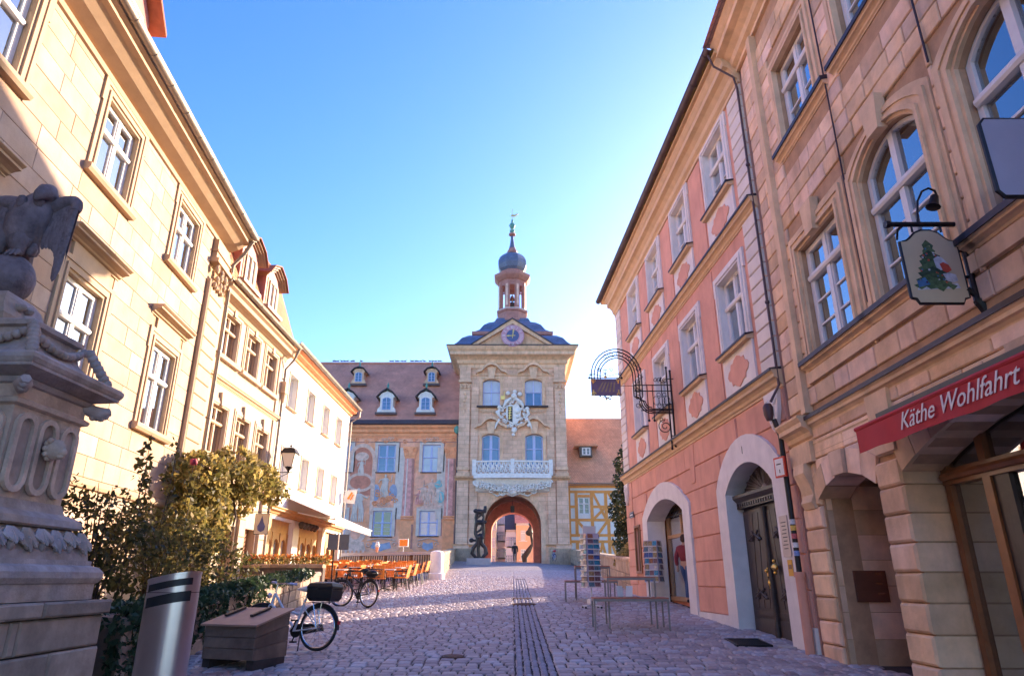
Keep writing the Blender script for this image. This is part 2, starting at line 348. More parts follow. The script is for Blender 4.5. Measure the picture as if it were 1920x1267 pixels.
def frame_mesh(b, w, h, cols, rows, fr=.07, mull=.085, trans=None, bar=.028, d=.07, arch=0.):
    """casement frame with the lower left corner at 0,0; rows = glazing rows below the transom, trans = its height"""
    if arch:
        P = seg_arch(0, w, h-arch, arch); Q = seg_arch(fr, w-fr, h-arch, arch-fr*.6)
        for i in range(len(P)-1): b.prism([P[i], P[i+1], Q[i+1], Q[i]], 0, d)
        b.box(0, fr, 0, d, 0, h-arch); b.box(w-fr, w, 0, d, 0, h-arch); b.box(fr, w-fr, 0, d, 0, fr)
    else:
        b.box(0, w, 0, d, h-fr, h); b.box(0, w, 0, d, 0, fr); b.box(0, fr, 0, d, fr, h-fr); b.box(w-fr, w, 0, d, fr, h-fr)
    t = trans if trans else h-fr
    for i in range(1, cols):
        x = w*i/cols; b.box(x-mull/2, x+mull/2, -.012, d+.01, fr, h-fr*.4)
    if trans: b.prof([(-.03,t-.055),(-.05,t-.02),(-.05,t+.02),(-.02,t+.06),(d,t+.06),(d,t-.055)], fr*.4, w-fr*.4)
    for i in range(cols):
        xa = max(fr, w*i/cols+mull/2); xb = min(w-fr, w*(i+1)/cols-mull/2)
        for j in range(1, rows):
            z = fr+(t-.05-fr)*j/rows; b.box(xa, xb, .012, d-.02, z-bar/2, z+bar/2)
        # sash members
        for s0, s1 in ([(fr, t-.056), (t+.061, h-fr)] if trans else [(fr, h-fr)]):
            if s1-s0 > .2 and not arch:
                b.box(xa, xa+.035, .01, d-.01, s0, s1); b.box(xb-.035, xb, .01, d-.01, s0, s1)
def window(parent, x, z, w, h, y=.16, cols=2, rows=1, trans=None, fmat='white', glass='glass', curtain=0, arch=0., fr=.07, sill=None, sillmat=None, name='window', mull=.085, blind=None, panes=True):
    key = ('wf', round(w,3), round(h,3), cols, rows, trans, fmat, arch, fr, mull)
    o = put(name, key, lambda b: frame_mesh(b, w, h, cols, rows, fr, mull, trans, arch=arch), M[fmat], parent, (x, y, z))
    t = trans if trans else h-fr
    if panes:
        for i in range(cols):
            xa = max(fr, w*i/cols+mull/2); xb = min(w-fr, w*(i+1)/cols-mull/2)
            zs = [fr+(t-fr)*j/rows for j in range(rows+1)]
            if trans: zs += [h-fr]
            for j in range(len(zs)-1):
                ww, hh = xb-xa, zs[j+1]-zs[j]
                if arch and j == len(zs)-2:
                    P = [p for p in seg_arch(fr, w-fr, h-arch, arch-fr*.6, 16)]
                    top = [p for p in P if xa <= p[0] <= xb]
                    poly = [(xa, zs[j]), (xb, zs[j])]+[(xb, top[-1][1])]+[q for q in reversed(top)]+[(xa, top[0][1])]
                    put('pane', ('pa', key, i, j), lambda b: b.prism(poly, 0, .005), M[glass], o, (0, .04, 0))
                else:
                    put('pane', ('p', round(ww,3), round(hh,3), glass), lambda b: b.box(0, ww, 0, .005, 0, hh), M[glass], o, (xa, .04, zs[j]))
    if curtain:
        def cur(b):
            n = 36; hh = h-.12; vs = []
            for i in range(n+1):
                q = i/n; xx = .05+(w-.1)*q; gap = (abs(q-.5) < .06 and curtain == 2)
                vs += [(xx, .05*math.sin(q*55+.6*math.sin(q*13)), .05), (xx, .03*math.sin(q*55+.6*math.sin(q*13)), .05+hh)]
            b.add(vs, [(2*i, 2*i+2, 2*i+3, 2*i+1) for i in range(n) if not (curtain == 2 and n*.36 < i < n*.62)])
        put('curtain', ('cu', round(w,3), round(h,3), curtain), cur, M['curtain'], o, (0, .22, 0), smooth=60)
    if blind:
        put('blind', ('bl', round(w,3), round(h,3)), lambda b: b.box(.03, w-.03, 0, .02, h*.3, h-.03), M[blind], o, (0, .15, 0))
    if sill:
        ov, pr, th = sill
        put('sill', ('s', round(w,3), sill, sillmat), lambda b: b.prof([(-pr-y, -th*.45), (-pr-y, -.02), (0, .0), (0, -th), (-pr*.5-y, -th)], -ov, w+ov), M[sillmat or 'lead'], o, (0, 0, -.004))
    return o
def ring(b, x0, x1, z0, z1, w, p, bottom=False, steps=((0,1.),), ears=0.):
    """moulded window surround: stepped bands around an opening"""
    for k, (ins, pr) in enumerate(steps):          # disjoint bands, each with its own projection
        wi = w*(1-ins); wn_ = w*(1-steps[k+1][0]) if k+1 < len(steps) else 0.; pp = p*pr
        a0, a1 = x0-wi, x1+wi; e = ears if k == 0 else 0
        b.box(a0-e, a1+e, -pp, 0, z1+wn_, z1+wi)
        if e: b.box(a0-e, a0, -pp, 0, z1-.22, z1+wn_); b.box(a1, a1+e, -pp, 0, z1-.22, z1+wn_)
        zb = z0-(wn_ if bottom else 0)
        b.box(a0, x0-wn_, -pp, 0, zb, z1+wn_); b.box(x1+wn_, a1, -pp, 0, zb, z1+wn_)
        if bottom: b.box(a0, a1, -pp, 0, z0-wi, zb)
def gutter(parent, m, x0, x1, y, z, r=.09, name='gutter'):
    b = MB()
    P = [(y+r*math.cos(R(a)), z+r*math.sin(R(a))) for a in range(180, 361, 22)]
    Q = [(y+(r-.012)*math.cos(R(a)), z+(r-.012)*math.sin(R(a))) for a in range(360, 179, -22)]
    b.prof(P+Q, x0, x1); b.tube([(x0, y-r, z), (x1, y-r, z)], .016, 6)
    o = b.build(name, m, parent, smooth=40)
    c = MB(); x = x0+.35
    while x < x1: c.prof([(y+(r+.01)*math.cos(R(a)), z+(r+.01)*math.sin(R(a))) for a in range(175, 366, 24)], x, x+.03); x += .9
    c.build('bracket', m, o, smooth=40)
    return o
def downpipe(parent, m, pts, r=.05, clips=()):
    o = MB().tube(pts, r, 10).build('downpipe', m, parent, smooth=50)
    for p in clips: MB().lathe([(r+.005,-.03),(r+.018,-.02),(r+.018,.02),(r+.005,.03)], 10).build('clip', m, o, p, smooth=50)
    return o
def cornice(pts, h0, p, n=None):
    """classical cornice profile: depth p, from z=0 to h0 (y negative is out)"""
    return [(0,0),(-.12*p,0),(-.12*p,.12*h0),(-.28*p,.2*h0),(-.34*p,.36*h0),(-.55*p,.5*h0),(-.80*p,.56*h0),(-.80*p,.74*h0),(-.88*p,.8*h0),(-p,.92*h0),(-p,h0),(0,h0)]
def foliage(name, m, parent, blobs, n, size, seed=1, hang=.0, tag_shade=None, loc=(0,0,0), shell=.55):
    """leaf sized faces spread through ellipsoid blobs (x,y,z,rx,ry,rz)"""
    g = np.random.default_rng(seed); B = np.array(blobs, float)
    vol = B[:,3]*B[:,4]*B[:,5]; pick = g.choice(len(B), n, p=vol/vol.sum())
    d = g.normal(size=(n,3)); d /= np.linalg.norm(d, axis=1)[:,None]
    rad = g.random(n)**(1/3.); rad = np.where(g.random(n) < shell, .8+.25*g.random(n), rad)
    P = B[pick,:3]+d*rad[:,None]*B[pick,3:]
    # clump the leaves a little so that gaps open between twigs
    cell = np.sin(P[:,0]*7.3+P[:,1]*3.1)+np.sin(P[:,1]*6.1+P[:,2]*5.7)+np.sin(P[:,2]*8.3+P[:,0]*4.9)
    P = P[cell > -1.15]; n = len(P)
    nr = g.normal(size=(n,3)); nr[:,2] = np.abs(nr[:,2])*.8+.15; nr /= np.linalg.norm(nr, axis=1)[:,None]
    t = np.cross(nr, g.normal(size=(n,3))); t /= np.linalg.norm(t, axis=1)[:,None]; t[:,2] -= hang; u = np.cross(nr, t)
    s = (size*(.6+.8*g.random(n)))[:,None]
    V = np.stack([P-t*s, P+u*s*.55-t*s*.1+nr*s*.12, P+t*s, P-u*s*.55-t*s*.1+nr*s*.12], 1).reshape(-1,3)
    me = bpy.data.meshes.new(name); me.vertices.add(len(V)); me.vertices.foreach_set('co', V.ravel())
    me.loops.add(4*n); me.loops.foreach_set('vertex_index', np.arange(4*n)); me.polygons.add(n)
    me.polygons.foreach_set('loop_start', np.arange(0,4*n,4)); me.polygons.foreach_set('loop_total', np.full(n,4)); me.update()
    at = me.attributes.new('shade', 'FLOAT', 'FACE'); at.data.foreach_set('value', (g.random(n)**1.4).astype(np.float32))
    me.materials.append(m); return link(name, me, parent, loc)
def relief(b, path, r, seed=0):
    b.tube(path, r, 6); return b
def scroll(b, cx, cz, r, turn=1.5, y=-.03, th=.02, flip=1, a0=0):
    P = spiral(cx, cz, r, r*.18, a0, a0+flip*360*turn, 26)
    b.tube([(x, y, z) for x, z in P], [th*(1-.4*i/26) for i in range(27)], 6)
# ------------------------------------------------------------------ ground, street, bridge, water
def sheet(name, pts, m, thick=None):
    b = MB(); n = len(pts); b.add(pts, [tuple(range(n))])
    if thick:
        b.add([(x,y,z-thick) for x,y,z in pts], [tuple(range(n-1,-1,-1))])
        b.add(pts+[(x,y,z-thick) for x,y,z in pts], [((i+1)%n,i,n+i,n+(i+1)%n) for i in range(n)])
    return struct(b.build(name, m))
M['soil'] = mat('bank_earth', (.12,.10,.07), .95, var=.3, vs=.4)
M['water'] = mat('river_water', (.03,.05,.05), .06, var=.2, vs=.3, bump=.3, bs=3, spec=.6)
M['farstreet'] = brick_mat('far_cobbles', (.37,.31,.315), (.30,.25,.255), (.17,.14,.143), .19, .22, .02, .65, .8, 'xy', var=.3, vs=.7)
sheet('ground', [(-900,-300,-6),(900,-300,-6),(900,1500,-6),(-900,1500,-6)], M['soil'])
sheet('river', [(-140,38.6,-3.2),(140,38.6,-3.2),(140,86,-3.2),(-140,86,-3.2)], M['water'])
sheet('street_behind', [(-13,-60,gz(-60)),(8,-60,gz(-60)-.012),(8,2.7,gz(2.7)-.012),(-13,2.7,gz(2.7)-.012)], M['farstreet'])  # unseen road behind the camera, added for its pale bounce light
def SZ(y, d=-.028): return gz(y)+d
street = sheet('street', [(-13,-9,SZ(-9)),(8,-9,SZ(-9)),(8,26,SZ(26)),(6,38,SZ(38)),(-13,38,SZ(38))], M['joint'], 4.)
sheet('bridge_road', [(-6.2,38.0,SZ(38,-.006)),(6.4,38.0,SZ(38,-.006)),(6.6,72,SZ(72,-.006)),(6.6,84,3.45),(-6.6,84,3.45),(-6.4,72,SZ(72,-.006))], M['farstreet'], 1.6)
sheet('far_street', [(-40,84.01,3.44),(40,84.01,3.44),(40,160,-.6),(-40,160,-.6)], M['farstreet'], 2.)
def cob_mat(name, attr):
    m = mat(name, (1,1,1), .58, var=.14, vs=16, bump=.3, bs=26, spec=.5); nt = m.node_tree; N = nt.nodes; L = nt.links; p = N['Principled BSDF']
    t = p.inputs['Base Color'].links[0].from_socket
    if attr: a = N.new('ShaderNodeAttribute'); a.attribute_name = 'shade'; v = a.outputs['Fac']
    else: a = N.new('ShaderNodeObjectInfo'); v = a.outputs['Random']
    r = N.new('ShaderNodeValToRGB'); L.new(v, r.inputs[0]); e = r.color_ramp.elements
    e[0].position = 0; e[0].color = (.27,.21,.212,1); e[1].position = 1; e[1].color = (.46,.41,.43,1)
    for q, c in ((.3,(.335,.265,.265)),(.6,(.39,.31,.305)),(.82,(.43,.355,.34)),(.93,(.40,.385,.43))):
        k = e.new(q); k.color = (*c,1)
    mx = N.new('ShaderNodeMix'); mx.data_type = 'RGBA'; mx.blend_type = 'MULTIPLY'; mx.inputs[0].default_value = 1
    L.new(r.outputs[0], mx.inputs[6]); L.new(t, mx.inputs[7]); L.new(mx.outputs[2], p.inputs['Base Color']); return m
M['cob1'] = cob_mat('porphyry_cobble', False); M['cobN'] = cob_mat('porphyry_cobbles', True)
def right_edge(y): return (4.84-.019*(11.4-y)) if y < 11.4 else (5.35-.0489*y if y < 25 else 4.15+(y-25)*.035)
def left_edge(y): return -4.9 if y < 8.3 else -4.75-.107*(y-8.3) if y < 23 else -9.0
cobs = []; y = 2.0; rr = random.Random(3); HOLES = [(.35,20.5,.27,.24),(-.91,11.27,.08,.07),(.30,22.6,.28,.08)]
while y < 46:
    d = rr.uniform(.195,.245); x = left_edge(y)+rr.uniform(0,.2)
    while x < right_edge(y)+.3:
        w = rr.uniform(.15,.26)
        if x < .045 < x+w: w = max(.06, .045-x)
        if .044 <= x < .6 and y < 35: x = .615; continue
        cy = y+.05*math.sin(x*.9+y*.25)+(.06*(x+3) if x < 0 else .045*x)
        if not any(abs(x+w/2-h[0]) < h[2]+w*.4 and abs(cy+d/2-h[1]) < h[3]+d*.3 for h in HOLES): cobs.append((x, x+w, cy, cy+d, rr.random()))
        x += w
    y += d
def cob_geo(x0, x1, y0, y1, rnd):
    g = .008+.006*rnd; c = .022; sk = rnd*.03-.015; t = .012*(rnd-.5)
    o = [(x0+g,y0+g),(x1-g,y0+g),(x1-g+sk,y1-g),(x0+g+sk,y1-g)]
    i = [(x0+g+c,y0+g+c),(x1-g-c,y0+g+c),(x1-g-c+sk,y1-g-c),(x0+g+c+sk,y1-g-c)]
    return [(x,yy,gz(yy)+t) for x,yy in i]+[(x,yy,gz(yy)+t-.016) for x,yy in o]+[(x,yy,gz(yy)-.04) for x,yy in o]
CF = [(0,1,2,3)]+[f for a in range(4) for f in ((4+a,4+(a+1)%4,(a+1)%4,a),(8+a,8+(a+1)%4,4+(a+1)%4,4+a))]
def joined(name, geos, faces, m, parent, shades):
    b = MB()
    for g in geos: b.add(g, faces)
    o = b.build(name, m, parent); at = o.data.attributes.new('shade', 'FLOAT', 'FACE')
    at.data.foreach_set('value', np.repeat(np.array(shades, np.float32), len(faces))); return stuff(o)
vis = sorted([c for c in cobs if c[2] > 9.55 and -.46 < (c[0]/c[2]) < .46], key=lambda c: c[2]+.0*c[0])[:300]
vs_ = set(vis)
for c in vis: MB().add(cob_geo(*c), CF).build('cobblestone', M['cob1'], street)
rest = [c for c in cobs if c not in vs_]
joined('cobblestones', [cob_geo(*c) for c in rest], CF, M['cobN'], street, [c[4] for c in rest])
setts = []
for k in range(5):
    y = 2.2+k*.03; x = .05+k*.112
    while y < 34.6:
        d = rr.uniform(.09,.14)
        if not any(abs(x+.05-h[0]) < h[2] and abs(y+d/2-h[1]) < h[3]+.03 for h in HOLES): setts.append((x+rr.uniform(-.004,.004), x+.108, y, y+d, rr.random()))
        y += d
M['sett2'] = cob_mat('granite_setts', True)
for e, c in zip(list(M['sett2'].node_tree.nodes['Color Ramp'].color_ramp.elements), [(.23,.205,.24),(.27,.24,.285),(.30,.27,.32),(.315,.285,.335),(.33,.31,.36),(.37,.35,.40)]): e.color = (*c,1)
joined('gutter_setts', [cob_geo(*c) for c in setts], CF, M['sett2'], street, [c[4] for c in setts])
M['castiron'] = mat('rusty_cast_iron', (.16,.085,.06), .7, var=.3, vs=20, bump=.8, bs=45, metal=.3)
def cover(name, label, x, y, r, sq=None):
    t = thing(name, label, 'manhole cover', (x, y, gz(y)+.012)); t.rotation_euler = (math.atan(G),0,0)
    b = MB()
    if sq: b.box(-sq[0],sq[0],-sq[1],sq[1],-.04,0)
    else: b.lathe([(r,-.04),(r,0),(r-.03,.0),(r-.03,-.006),(.0,-.006)], 28)
    b.build('lid', M['castiron'], t)
    c = MB()
    if sq:
        for i in range(6): c.box(-sq[0]+.03+i*.1, -sq[0]+.07+i*.1, -sq[1]+.02, sq[1]-.02, 0, .006)
    else:
        for i in range(-4, 5):
            w = math.sqrt(max(.0, (r-.04)**2-(i*r/5)**2))
            c.box(-w, w, i*r/5-.012, i*r/5+.012, -.005, .002)
    c.build('tread', M['castiron'], t)
cover('manhole_cover', 'wide round manhole cover lying across the central strip of setts', .35, 20.5, .35)
cover('manhole_cover', 'small rusty round cover among the cobbles left of the central strip', -.91, 11.27, .165)
cover('drain_cover', 'narrow rectangular drain cover set into the central strip of setts', .32, 22.6, 0, (.3,.13))
t = thing('door_grate', 'dark rectangular foot grate in the paving before the oak door', 'grate', (4.12, 12.75, gz(12.75)+.012)); t.rotation_euler = (math.atan(G),0,R(-3))
b = MB(); b.box(-.3,.3,-.42,-.39,-.02,.01); b.box(-.3,.3,.39,.42,-.02,.01); b.box(-.3,-.27,-.39,.39,-.02,.01); b.box(.27,.3,-.39,.39,-.02,.01); b.build('frame', M['iron'], t)
b = MB(); [b.box(-.27,.27,-.38+i*.05,-.36+i*.05,-.015,.006) for i in range(16)]; b.build('bars', M['iron'], t)

# ------------------------------------------------------------------ parapets, terrace railing, garden walls
def stone_wall(name, label, A, B, h, th, courses, lens, m, seed, cop=.12, z0=None, built=1.):
    """free standing wall from A to B (x,y); stones on the street side (to the left of A->B looking along is -y local)"""
    L = math.hypot(B[0]-A[0], B[1]-A[1]); ang = math.atan2(B[1]-A[1], B[0]-A[0])
    t = thing(name, label, 'wall', (A[0], A[1], gz(A[1])), ang)
    sl = (gz(B[1])-gz(A[1]))/L; sh = Matrix(((1,0,0,0),(0,1,0,0),(sl,0,1,0),(0,0,0,1)))
    MB().box(0, L, .0, th, -.6, h-cop).xf(sh).build('core', M['roughback'], t)
    r_ = random.Random(seed); z = -.12
    for ch in courses:
        x = 0.
        while x < L*built-.01:
            w = min(r_.uniform(*lens), L-x)
            if L-(x+w) < lens[0]*.5: w = L-x
            MB().block(x+.008, x+w-.008, -.03*r_.uniform(.7,1.4), .0, z+.008, z+ch-.008, .02).xf(sh).build('stone', m, t); x += w
        z += ch
    x = 0.
    while x < L-.01:
        w = min(r_.uniform(.9,1.4), L-x)
        if L-(x+w) < .4: w = L-x
        MB().prof([(-.07,h-cop),(-.07,h-.03),(-.03,h),(th+.02,h),(th+.06,h-.03),(th+.06,h-cop)], x+.006, x+w-.006).xf(sh).build('coping_stone', m, t); x += w
    return t
stone_wall('bridge_parapet', 'brown sandstone parapet running from the salmon house to the gate tower', (5.95,71.4), (4.28,25.35), 1.15, .42, (.36,.34,.46), (.5,1.1), M['parstone'], 5)
stone_wall('bridge_parapet', 'grey sandstone parapet with a pale rounded end left of the road', (-3.5,35.2), (-5.85,71.4), 1.2, .42, (.36,.36,.48), (.6,1.2), M['parstone'], 6)
t = thing('parapet_pier', 'pale plastered rounded end pier of the left parapet beside orange chairs', 'pier', (-3.72, 34.75, gz(34.6)))
MB().lathe([(.42,-.2),(.42,.25),(.34,.3),(.34,1.18),(.30,1.28),(.15,1.34),(.0,1.35)], 16, sy=1.25).build('shaft', M['offwhite'], t, smooth=40)
GW = [(-6.30,23.0), (-4.78,8.6)]
gw = stone_wall('garden_wall', 'low mossy sandstone wall beside the parked bicycles, ivy hanging over', (-4.78,8.9), (-6.30,23.1), .78, .4, (.3,.28,.3), (.45,.9), M['rough'], 8)
gw2 = stone_wall('terrace_wall', 'sunlit low wall with coping in front of the cream house', (-9.1,23.6), (-6.32,23.6), 1.0, .3, (.4,.4), (.5,.9), M['parstone'], 9)
# terrace railing with wooden balusters
rt = thing('terrace_railing', 'railing with wooden balusters and pale top rail behind the orange chairs', 'railing', (-9.4, 37.7, gz(37.7)), math.atan2(-2.9, 5.75))
RL = math.hypot(5.75, 2.9); M['railgrey'] = mat('grey_lilac_rail', (.36,.33,.37), .7, var=.1, vs=4); M['balwood'] = mat('weathered_baluster', (.20,.11,.06), .8, var=.2, vs=8, rnd=.15)
MB().box(0, RL, -.2, .2, 1.0, 1.16).build('top_rail', M['railgrey'], rt)
MB().box(0, RL, -.06, .06, .14, .22).build('bottom_rail', M['balwood'], rt)
for i in range(44): put('baluster', 'bal', lambda b: b.lathe([(.035,.2),(.05,.3),(.055,.45),(.03,.62),(.045,.75),(.035,1.0)], 6), M['balwood'], rt, (.08+i*(RL-.16)/43, 0, 0))
for i in range(5): put('post', 'rpost', lambda b: b.box(-.06,.06,-.07,.07,-.2,1.0), M['balwood'], rt, (.06+i*(RL-.12)/4, .0, 0))
# ------------------------------------------------------------------ ochre sandstone house (right, nearest)
def arch_ring(b, xi0, xi1, zi, ri, xo0, xo1, zo, ro, zb, y0, y1, n=14):
    A = seg_arch(xi0, xi1, zi, ri, n); B = seg_arch(xo0, xo1, zo, ro, n)
    for i in range(n): b.prism([A[i], A[i+1], B[i+1], B[i]], y0, y1)
    b.prism([(xo0,zb),(xi0,zb),(xi0,zi),(xo0,zo)], y0, y1); b.prism([(xi1,zb),(xo1,zb),(xo1,zo),(xi1,zi)], y0, y1)
    return b
r1 = thing('sandstone_house', 'tall ochre sandstone house with red shop awning and hanging tree sign', 'building', (4.84,11.4,.2), math.atan2(-1,-.019))
WF = [(1.44,2.84),(3.56,4.98),(5.72,7.12)]; VF = [(1.62,2.94),(3.84,5.14),(6.04,7.32)]
ops = [(a,b_,4.74,6.58+(.28 if i else .0)) for i,(a,b_) in enumerate(WF)]+[(a,b_,8.55,10.15) for a,b_ in VF]+[(.78,2.60,-.5,2.9),(3.20,8.1,-.5,3.2)]
w = MB(); wall_cells(w, .8, 9.2, -.5, 12.4, ops, 0, .45); w.box(0, .8, .14, .45, -.5, 12.4); w.box(.0,.69,.45,7,-.5,12.4); w.box(.8,9.2,6.6,7,-.5,12.4)
seg_fill(w, .78, 2.60, 2.62, .26, 2.9, .0, .45); seg_fill(w, 3.25, 8.1, 2.68, .5, 3.2, .0, .45)
for i in (1,2): seg_fill(w, WF[i][0], WF[i][1], 6.53, .32, 6.86, 0, .45)
r1w = w.build('wall', M['r1back'], r1)
MB().box(.5, 9.1, 1.5, 1.55, 3.2, 12).build('interior_wall', M['room'], r1)
sur = .33
sops = [(a-sur,b_+sur,4.45,6.58+sur+(.3 if i else .05)) for i,(a,b_) in enumerate(WF)]+[(a-.26,b_+.26,8.3,10.15+.26) for a,b_ in VF]
ashlar(r1w, 'stone', .82, 9.2, 4.05, (.29,.28,.3,.27,.29,.28,.30,.27,.29,.28,.3,.29,.27,.3,.28,.29,.27,.3,.28,.29,.3,.28,.29,.28,.3), (.34,.85), sops, M['r1stone'], 21, .035, .012, .016)
ashlar(r1w, 'stone', .82, 9.2, 2.93, (.30,.30,.32), (.5,1.1), [(.78,2.60,0,2.86),(3.25,8.1,0,3.2)], M['r1stone'], 22, .04, .014, .016)
side = link('side_strip', MB().box(.0,.78,.0,.02,0,11.9).mesh('side_strip', M['r1back']), r1, (0,.03,0))
ashlar(side, 'stone', .02, .78, 4.1, (.30,)*25, (.3,.76), [], M['r1stone'], 23, .03, .012, .014)
# piers: deep blocks that also show on the reveals
def pier(x0, x1, n, h, z0=-.15, dep=.52, y0=-.06):
    for i in range(n): MB().block(x0+.004, x1-.004, y0, dep, z0+i*h+.01, z0+(i+1)*h-.01, .028).build('pier_stone', M['r1stone'], r1)
pier(2.63, 3.22, 9, .335); pier(.06, .75, 10, .335, -.15, .6, -.03)
for k, (x0, x1, zs, rise, nn) in enumerate(((.78,2.60,2.62,.26,5),(3.25,8.1,2.68,.5,13))):       # voussoirs
    P = seg_arch(x0, x1, zs, rise, nn); Q = seg_arch(x0-.12, x1+.12, zs+.34, rise, nn)
    for i in range(nn):
        e = .06 if i == nn//2 else 0
        MB().prism([(P[i][0]+.008,P[i][1]),(P[i+1][0]-.008,P[i+1][1]),(Q[i+1][0]-.008,Q[i+1][1]),(Q[i][0]+.008,Q[i][1])], -.055-e, .42).build('voussoir', M['r1stone'], r1)
for x in (2.95, ):                                                                                  # pilaster strip between niche and shop
    MB().prism([(x-.16,2.95),(x+.30,2.95),(x+.36,3.72),(x-.2,3.72)], -.09, 0).build('keystone', M['r1trim'], r1)
def course(name, z, h, p, x0, x1, lead=.03, m='r1trim', parent=None):
    o = MB().prof([(y,z+zz) for y,zz in cornice(None, h, p)], x0, x1).build(name, M[m], parent or r1)
    if lead: MB().prof([(-p-.015,z+h-.03),(-p-.015,z+h+lead),(.0,z+h+lead+.03),(.0,z+h)], x0-.01, x1+.01).build('lead_cover', M['lead'], o)
    return o
course('string_course', 3.62, .24, .14, .83, 9.2); course('moulding', 3.40, .07, .05, .83, 9.2, 0); course('moulding', 3.28, .04, .04, .83, 9.2, 0)
MB().box(.80,.97,-.13,0,3.95,11.6).build('edge_pilaster', M['r1trim'], r1)
# corner console
b = MB(); b.prof([(y,3.52+z) for y,z in cornice(None,.4,.26)], -.06, .92); b.box(.02,.86,-.1,.1,3.2,3.52); b.build('corner_capital', M['r1trim'], r1)
b = MB(); b.prof([(-.14,3.2),(-.16,3.05),(-.10,2.9),(-.05,2.72),(-.10,2.6),(-.05,2.5),(0,2.5),(0,3.2)], .2, .62); b.tube([(.41,-.105,3.12),(.41,-.115,2.98)], .02); b.build('console', M['r1trim'], r1)
for i,(a,b_) in enumerate(WF):
    z1 = 6.58
    m_ = MB()
    ST = ((0,.05),(.22,.085),(.45,.065),(.7,.10),(.86,.05),(1,0))
    for (ins, pr), (nx, _) in zip(ST, ST[1:]):
        wi = sur*(1-ins); wj = sur*(1-nx)
        if i == 0:
            m_.box(a-wi, b_+wi, -pr, 0, z1+wj, z1+wi); m_.box(a-wi, a-wj, -pr, 0, 4.74, z1+wj); m_.box(b_+wj, b_+wi, -pr, 0, 4.74, z1+wj)
        else: arch_ring(m_, a-wj, b_+wj, 6.53+wj*.8, .32, a-wi, b_+wi, 6.53+wi*.8, .32, 4.74, -pr, 0)
    s_ = m_.build('window_surround', M['r1trim'], r1)
    MB().prism([((a+b_)/2-.13, z1-.02+(.25 if i else 0)),((a+b_)/2+.13, z1-.02+(.25 if i else 0)),((a+b_)/2+.2, z1+.5+(.2 if i else 0)),((a+b_)/2-.2, z1+.5+(.2 if i else 0))], -.15, -.02).build('keystone', M['r1trim'], s_)
    o = course('window_sill', 4.56, .16, .14, a-.42, b_+.42, .04)
    MB().box(a-.36, b_+.36, -.06, 0, 4.38, 4.56).build('apron', M['r1trim'], o)
    window(r1, a+.01, 4.75, b_-a-.02, (1.82 if i == 0 else 2.09), y=.07, cols=2, rows=3, trans=1.3, curtain=(0,1,1)[i], arch=(0 if i == 0 else .31), fr=.08, mull=.11)
    if i == 0: pass
for i,(a,b_) in enumerate(VF):
    m_ = MB(); ring(m_, a, b_, 8.55, 10.15, .26, .08, steps=((0,.6),(.3,1.),(.6,.75),(.8,1.2))); m_.build('window_surround', M['r1trim'], r1)
    o = course('window_sill', 8.36, .17, .14, a-.36, b_+.36, .04)
    window(r1, a+.01, 8.56, b_-a-.02, 1.58, y=.07, cols=2, rows=2, trans=1.1, curtain=2 if i else 0, fr=.08, mull=.1)
# black drain stains' pipe lines and lightning cable
for x, z0, z1 in ((3.27,4.9,10.2),(5.42,6.9,10.4)): MB().tube([(x,-.07,z0),(x,-.07,z1)], .014).build('cable', M['lead'], r1)
MB().prof([(y,11.6+z) for y,z in cornice(None,.7,.55)], -.05, 9.2).build('eaves_cornice', M['r1trim'], r1)
MB().add([(-.1,-.7,12.3),(9.2,-.7,12.3),(9.2,4,16.5),(-.1,4,16.5)], [(0,1,2,3)]).add([(-.1,-.7,12.3),(-.1,4,16.5),(-.1,4,12.3)],[(0,1,2)]).build('roof', M['tilered'], r1)
# niche with door and letter boxes
n_ = MB(); n_.box(.70,.775,.05,1.25,-.2,2.9); n_.box(2.61,2.66,.52,1.25,-.2,2.9); n_.box(.7,2.66,.46,1.3,2.9,2.95); nb = n_.build('niche_lining', M['r1back'], r1)
for i in range(8): MB().box(.772,.79,.06,.98,-.1+i*.365,.255+i*.365).build('jamb_stone', M['r1stone'], nb)
d = MB(); d.box(.78,2.6,1.0,1.06,-.1,2.85); do = d.build('entrance_door', M['wood'], r1)
b = MB(); b.box(.80,.92,.95,1.0,0,2.8); b.box(1.7,1.76,.95,1.0,0,2.8); [b.box(1.02,1.6,.98,1.0,.3+i*.8,.95+i*.8) for i in range(3)]; b.build('door_frame', M['wood'], do)
b = MB(); b.box(.1,2.7,-.35,1.0,-.35,.10); b.build('door_step', M['r1trim'], r1, (.2,0,0))
lb = thing('letter_box', 'brown metal letter box panel fixed in the sandstone doorway niche', 'letter box', (0,0,0)); lb.location = r1.matrix_world @ Vector((0,0,0))
bpy.context.view_layer.update()
def W2(root, p): return tuple(root.matrix_world @ Vector(p))
lb.location = W2(r1, (.79, .52, 1.35)); lb.rotation_euler = (0,0,r1.rotation_euler.z)
M['brownmetal'] = mat('brown_enamel', (.16,.06,.035), .4, var=.1, vs=4)
MB().box(0,.03,-.24,.24,-.22,.22).build('body', M['brownmetal'], lb)
for i in range(3):
    o = MB().box(.03,.042,-.225,.225,-.2+i*.14,-.075+i*.14).build('flap', M['brownmetal'], lb)
    MB().box(.042,.045,.07,.17,-.11+i*.14,-.095+i*.14).build('name_slot', M['chrome'], o)
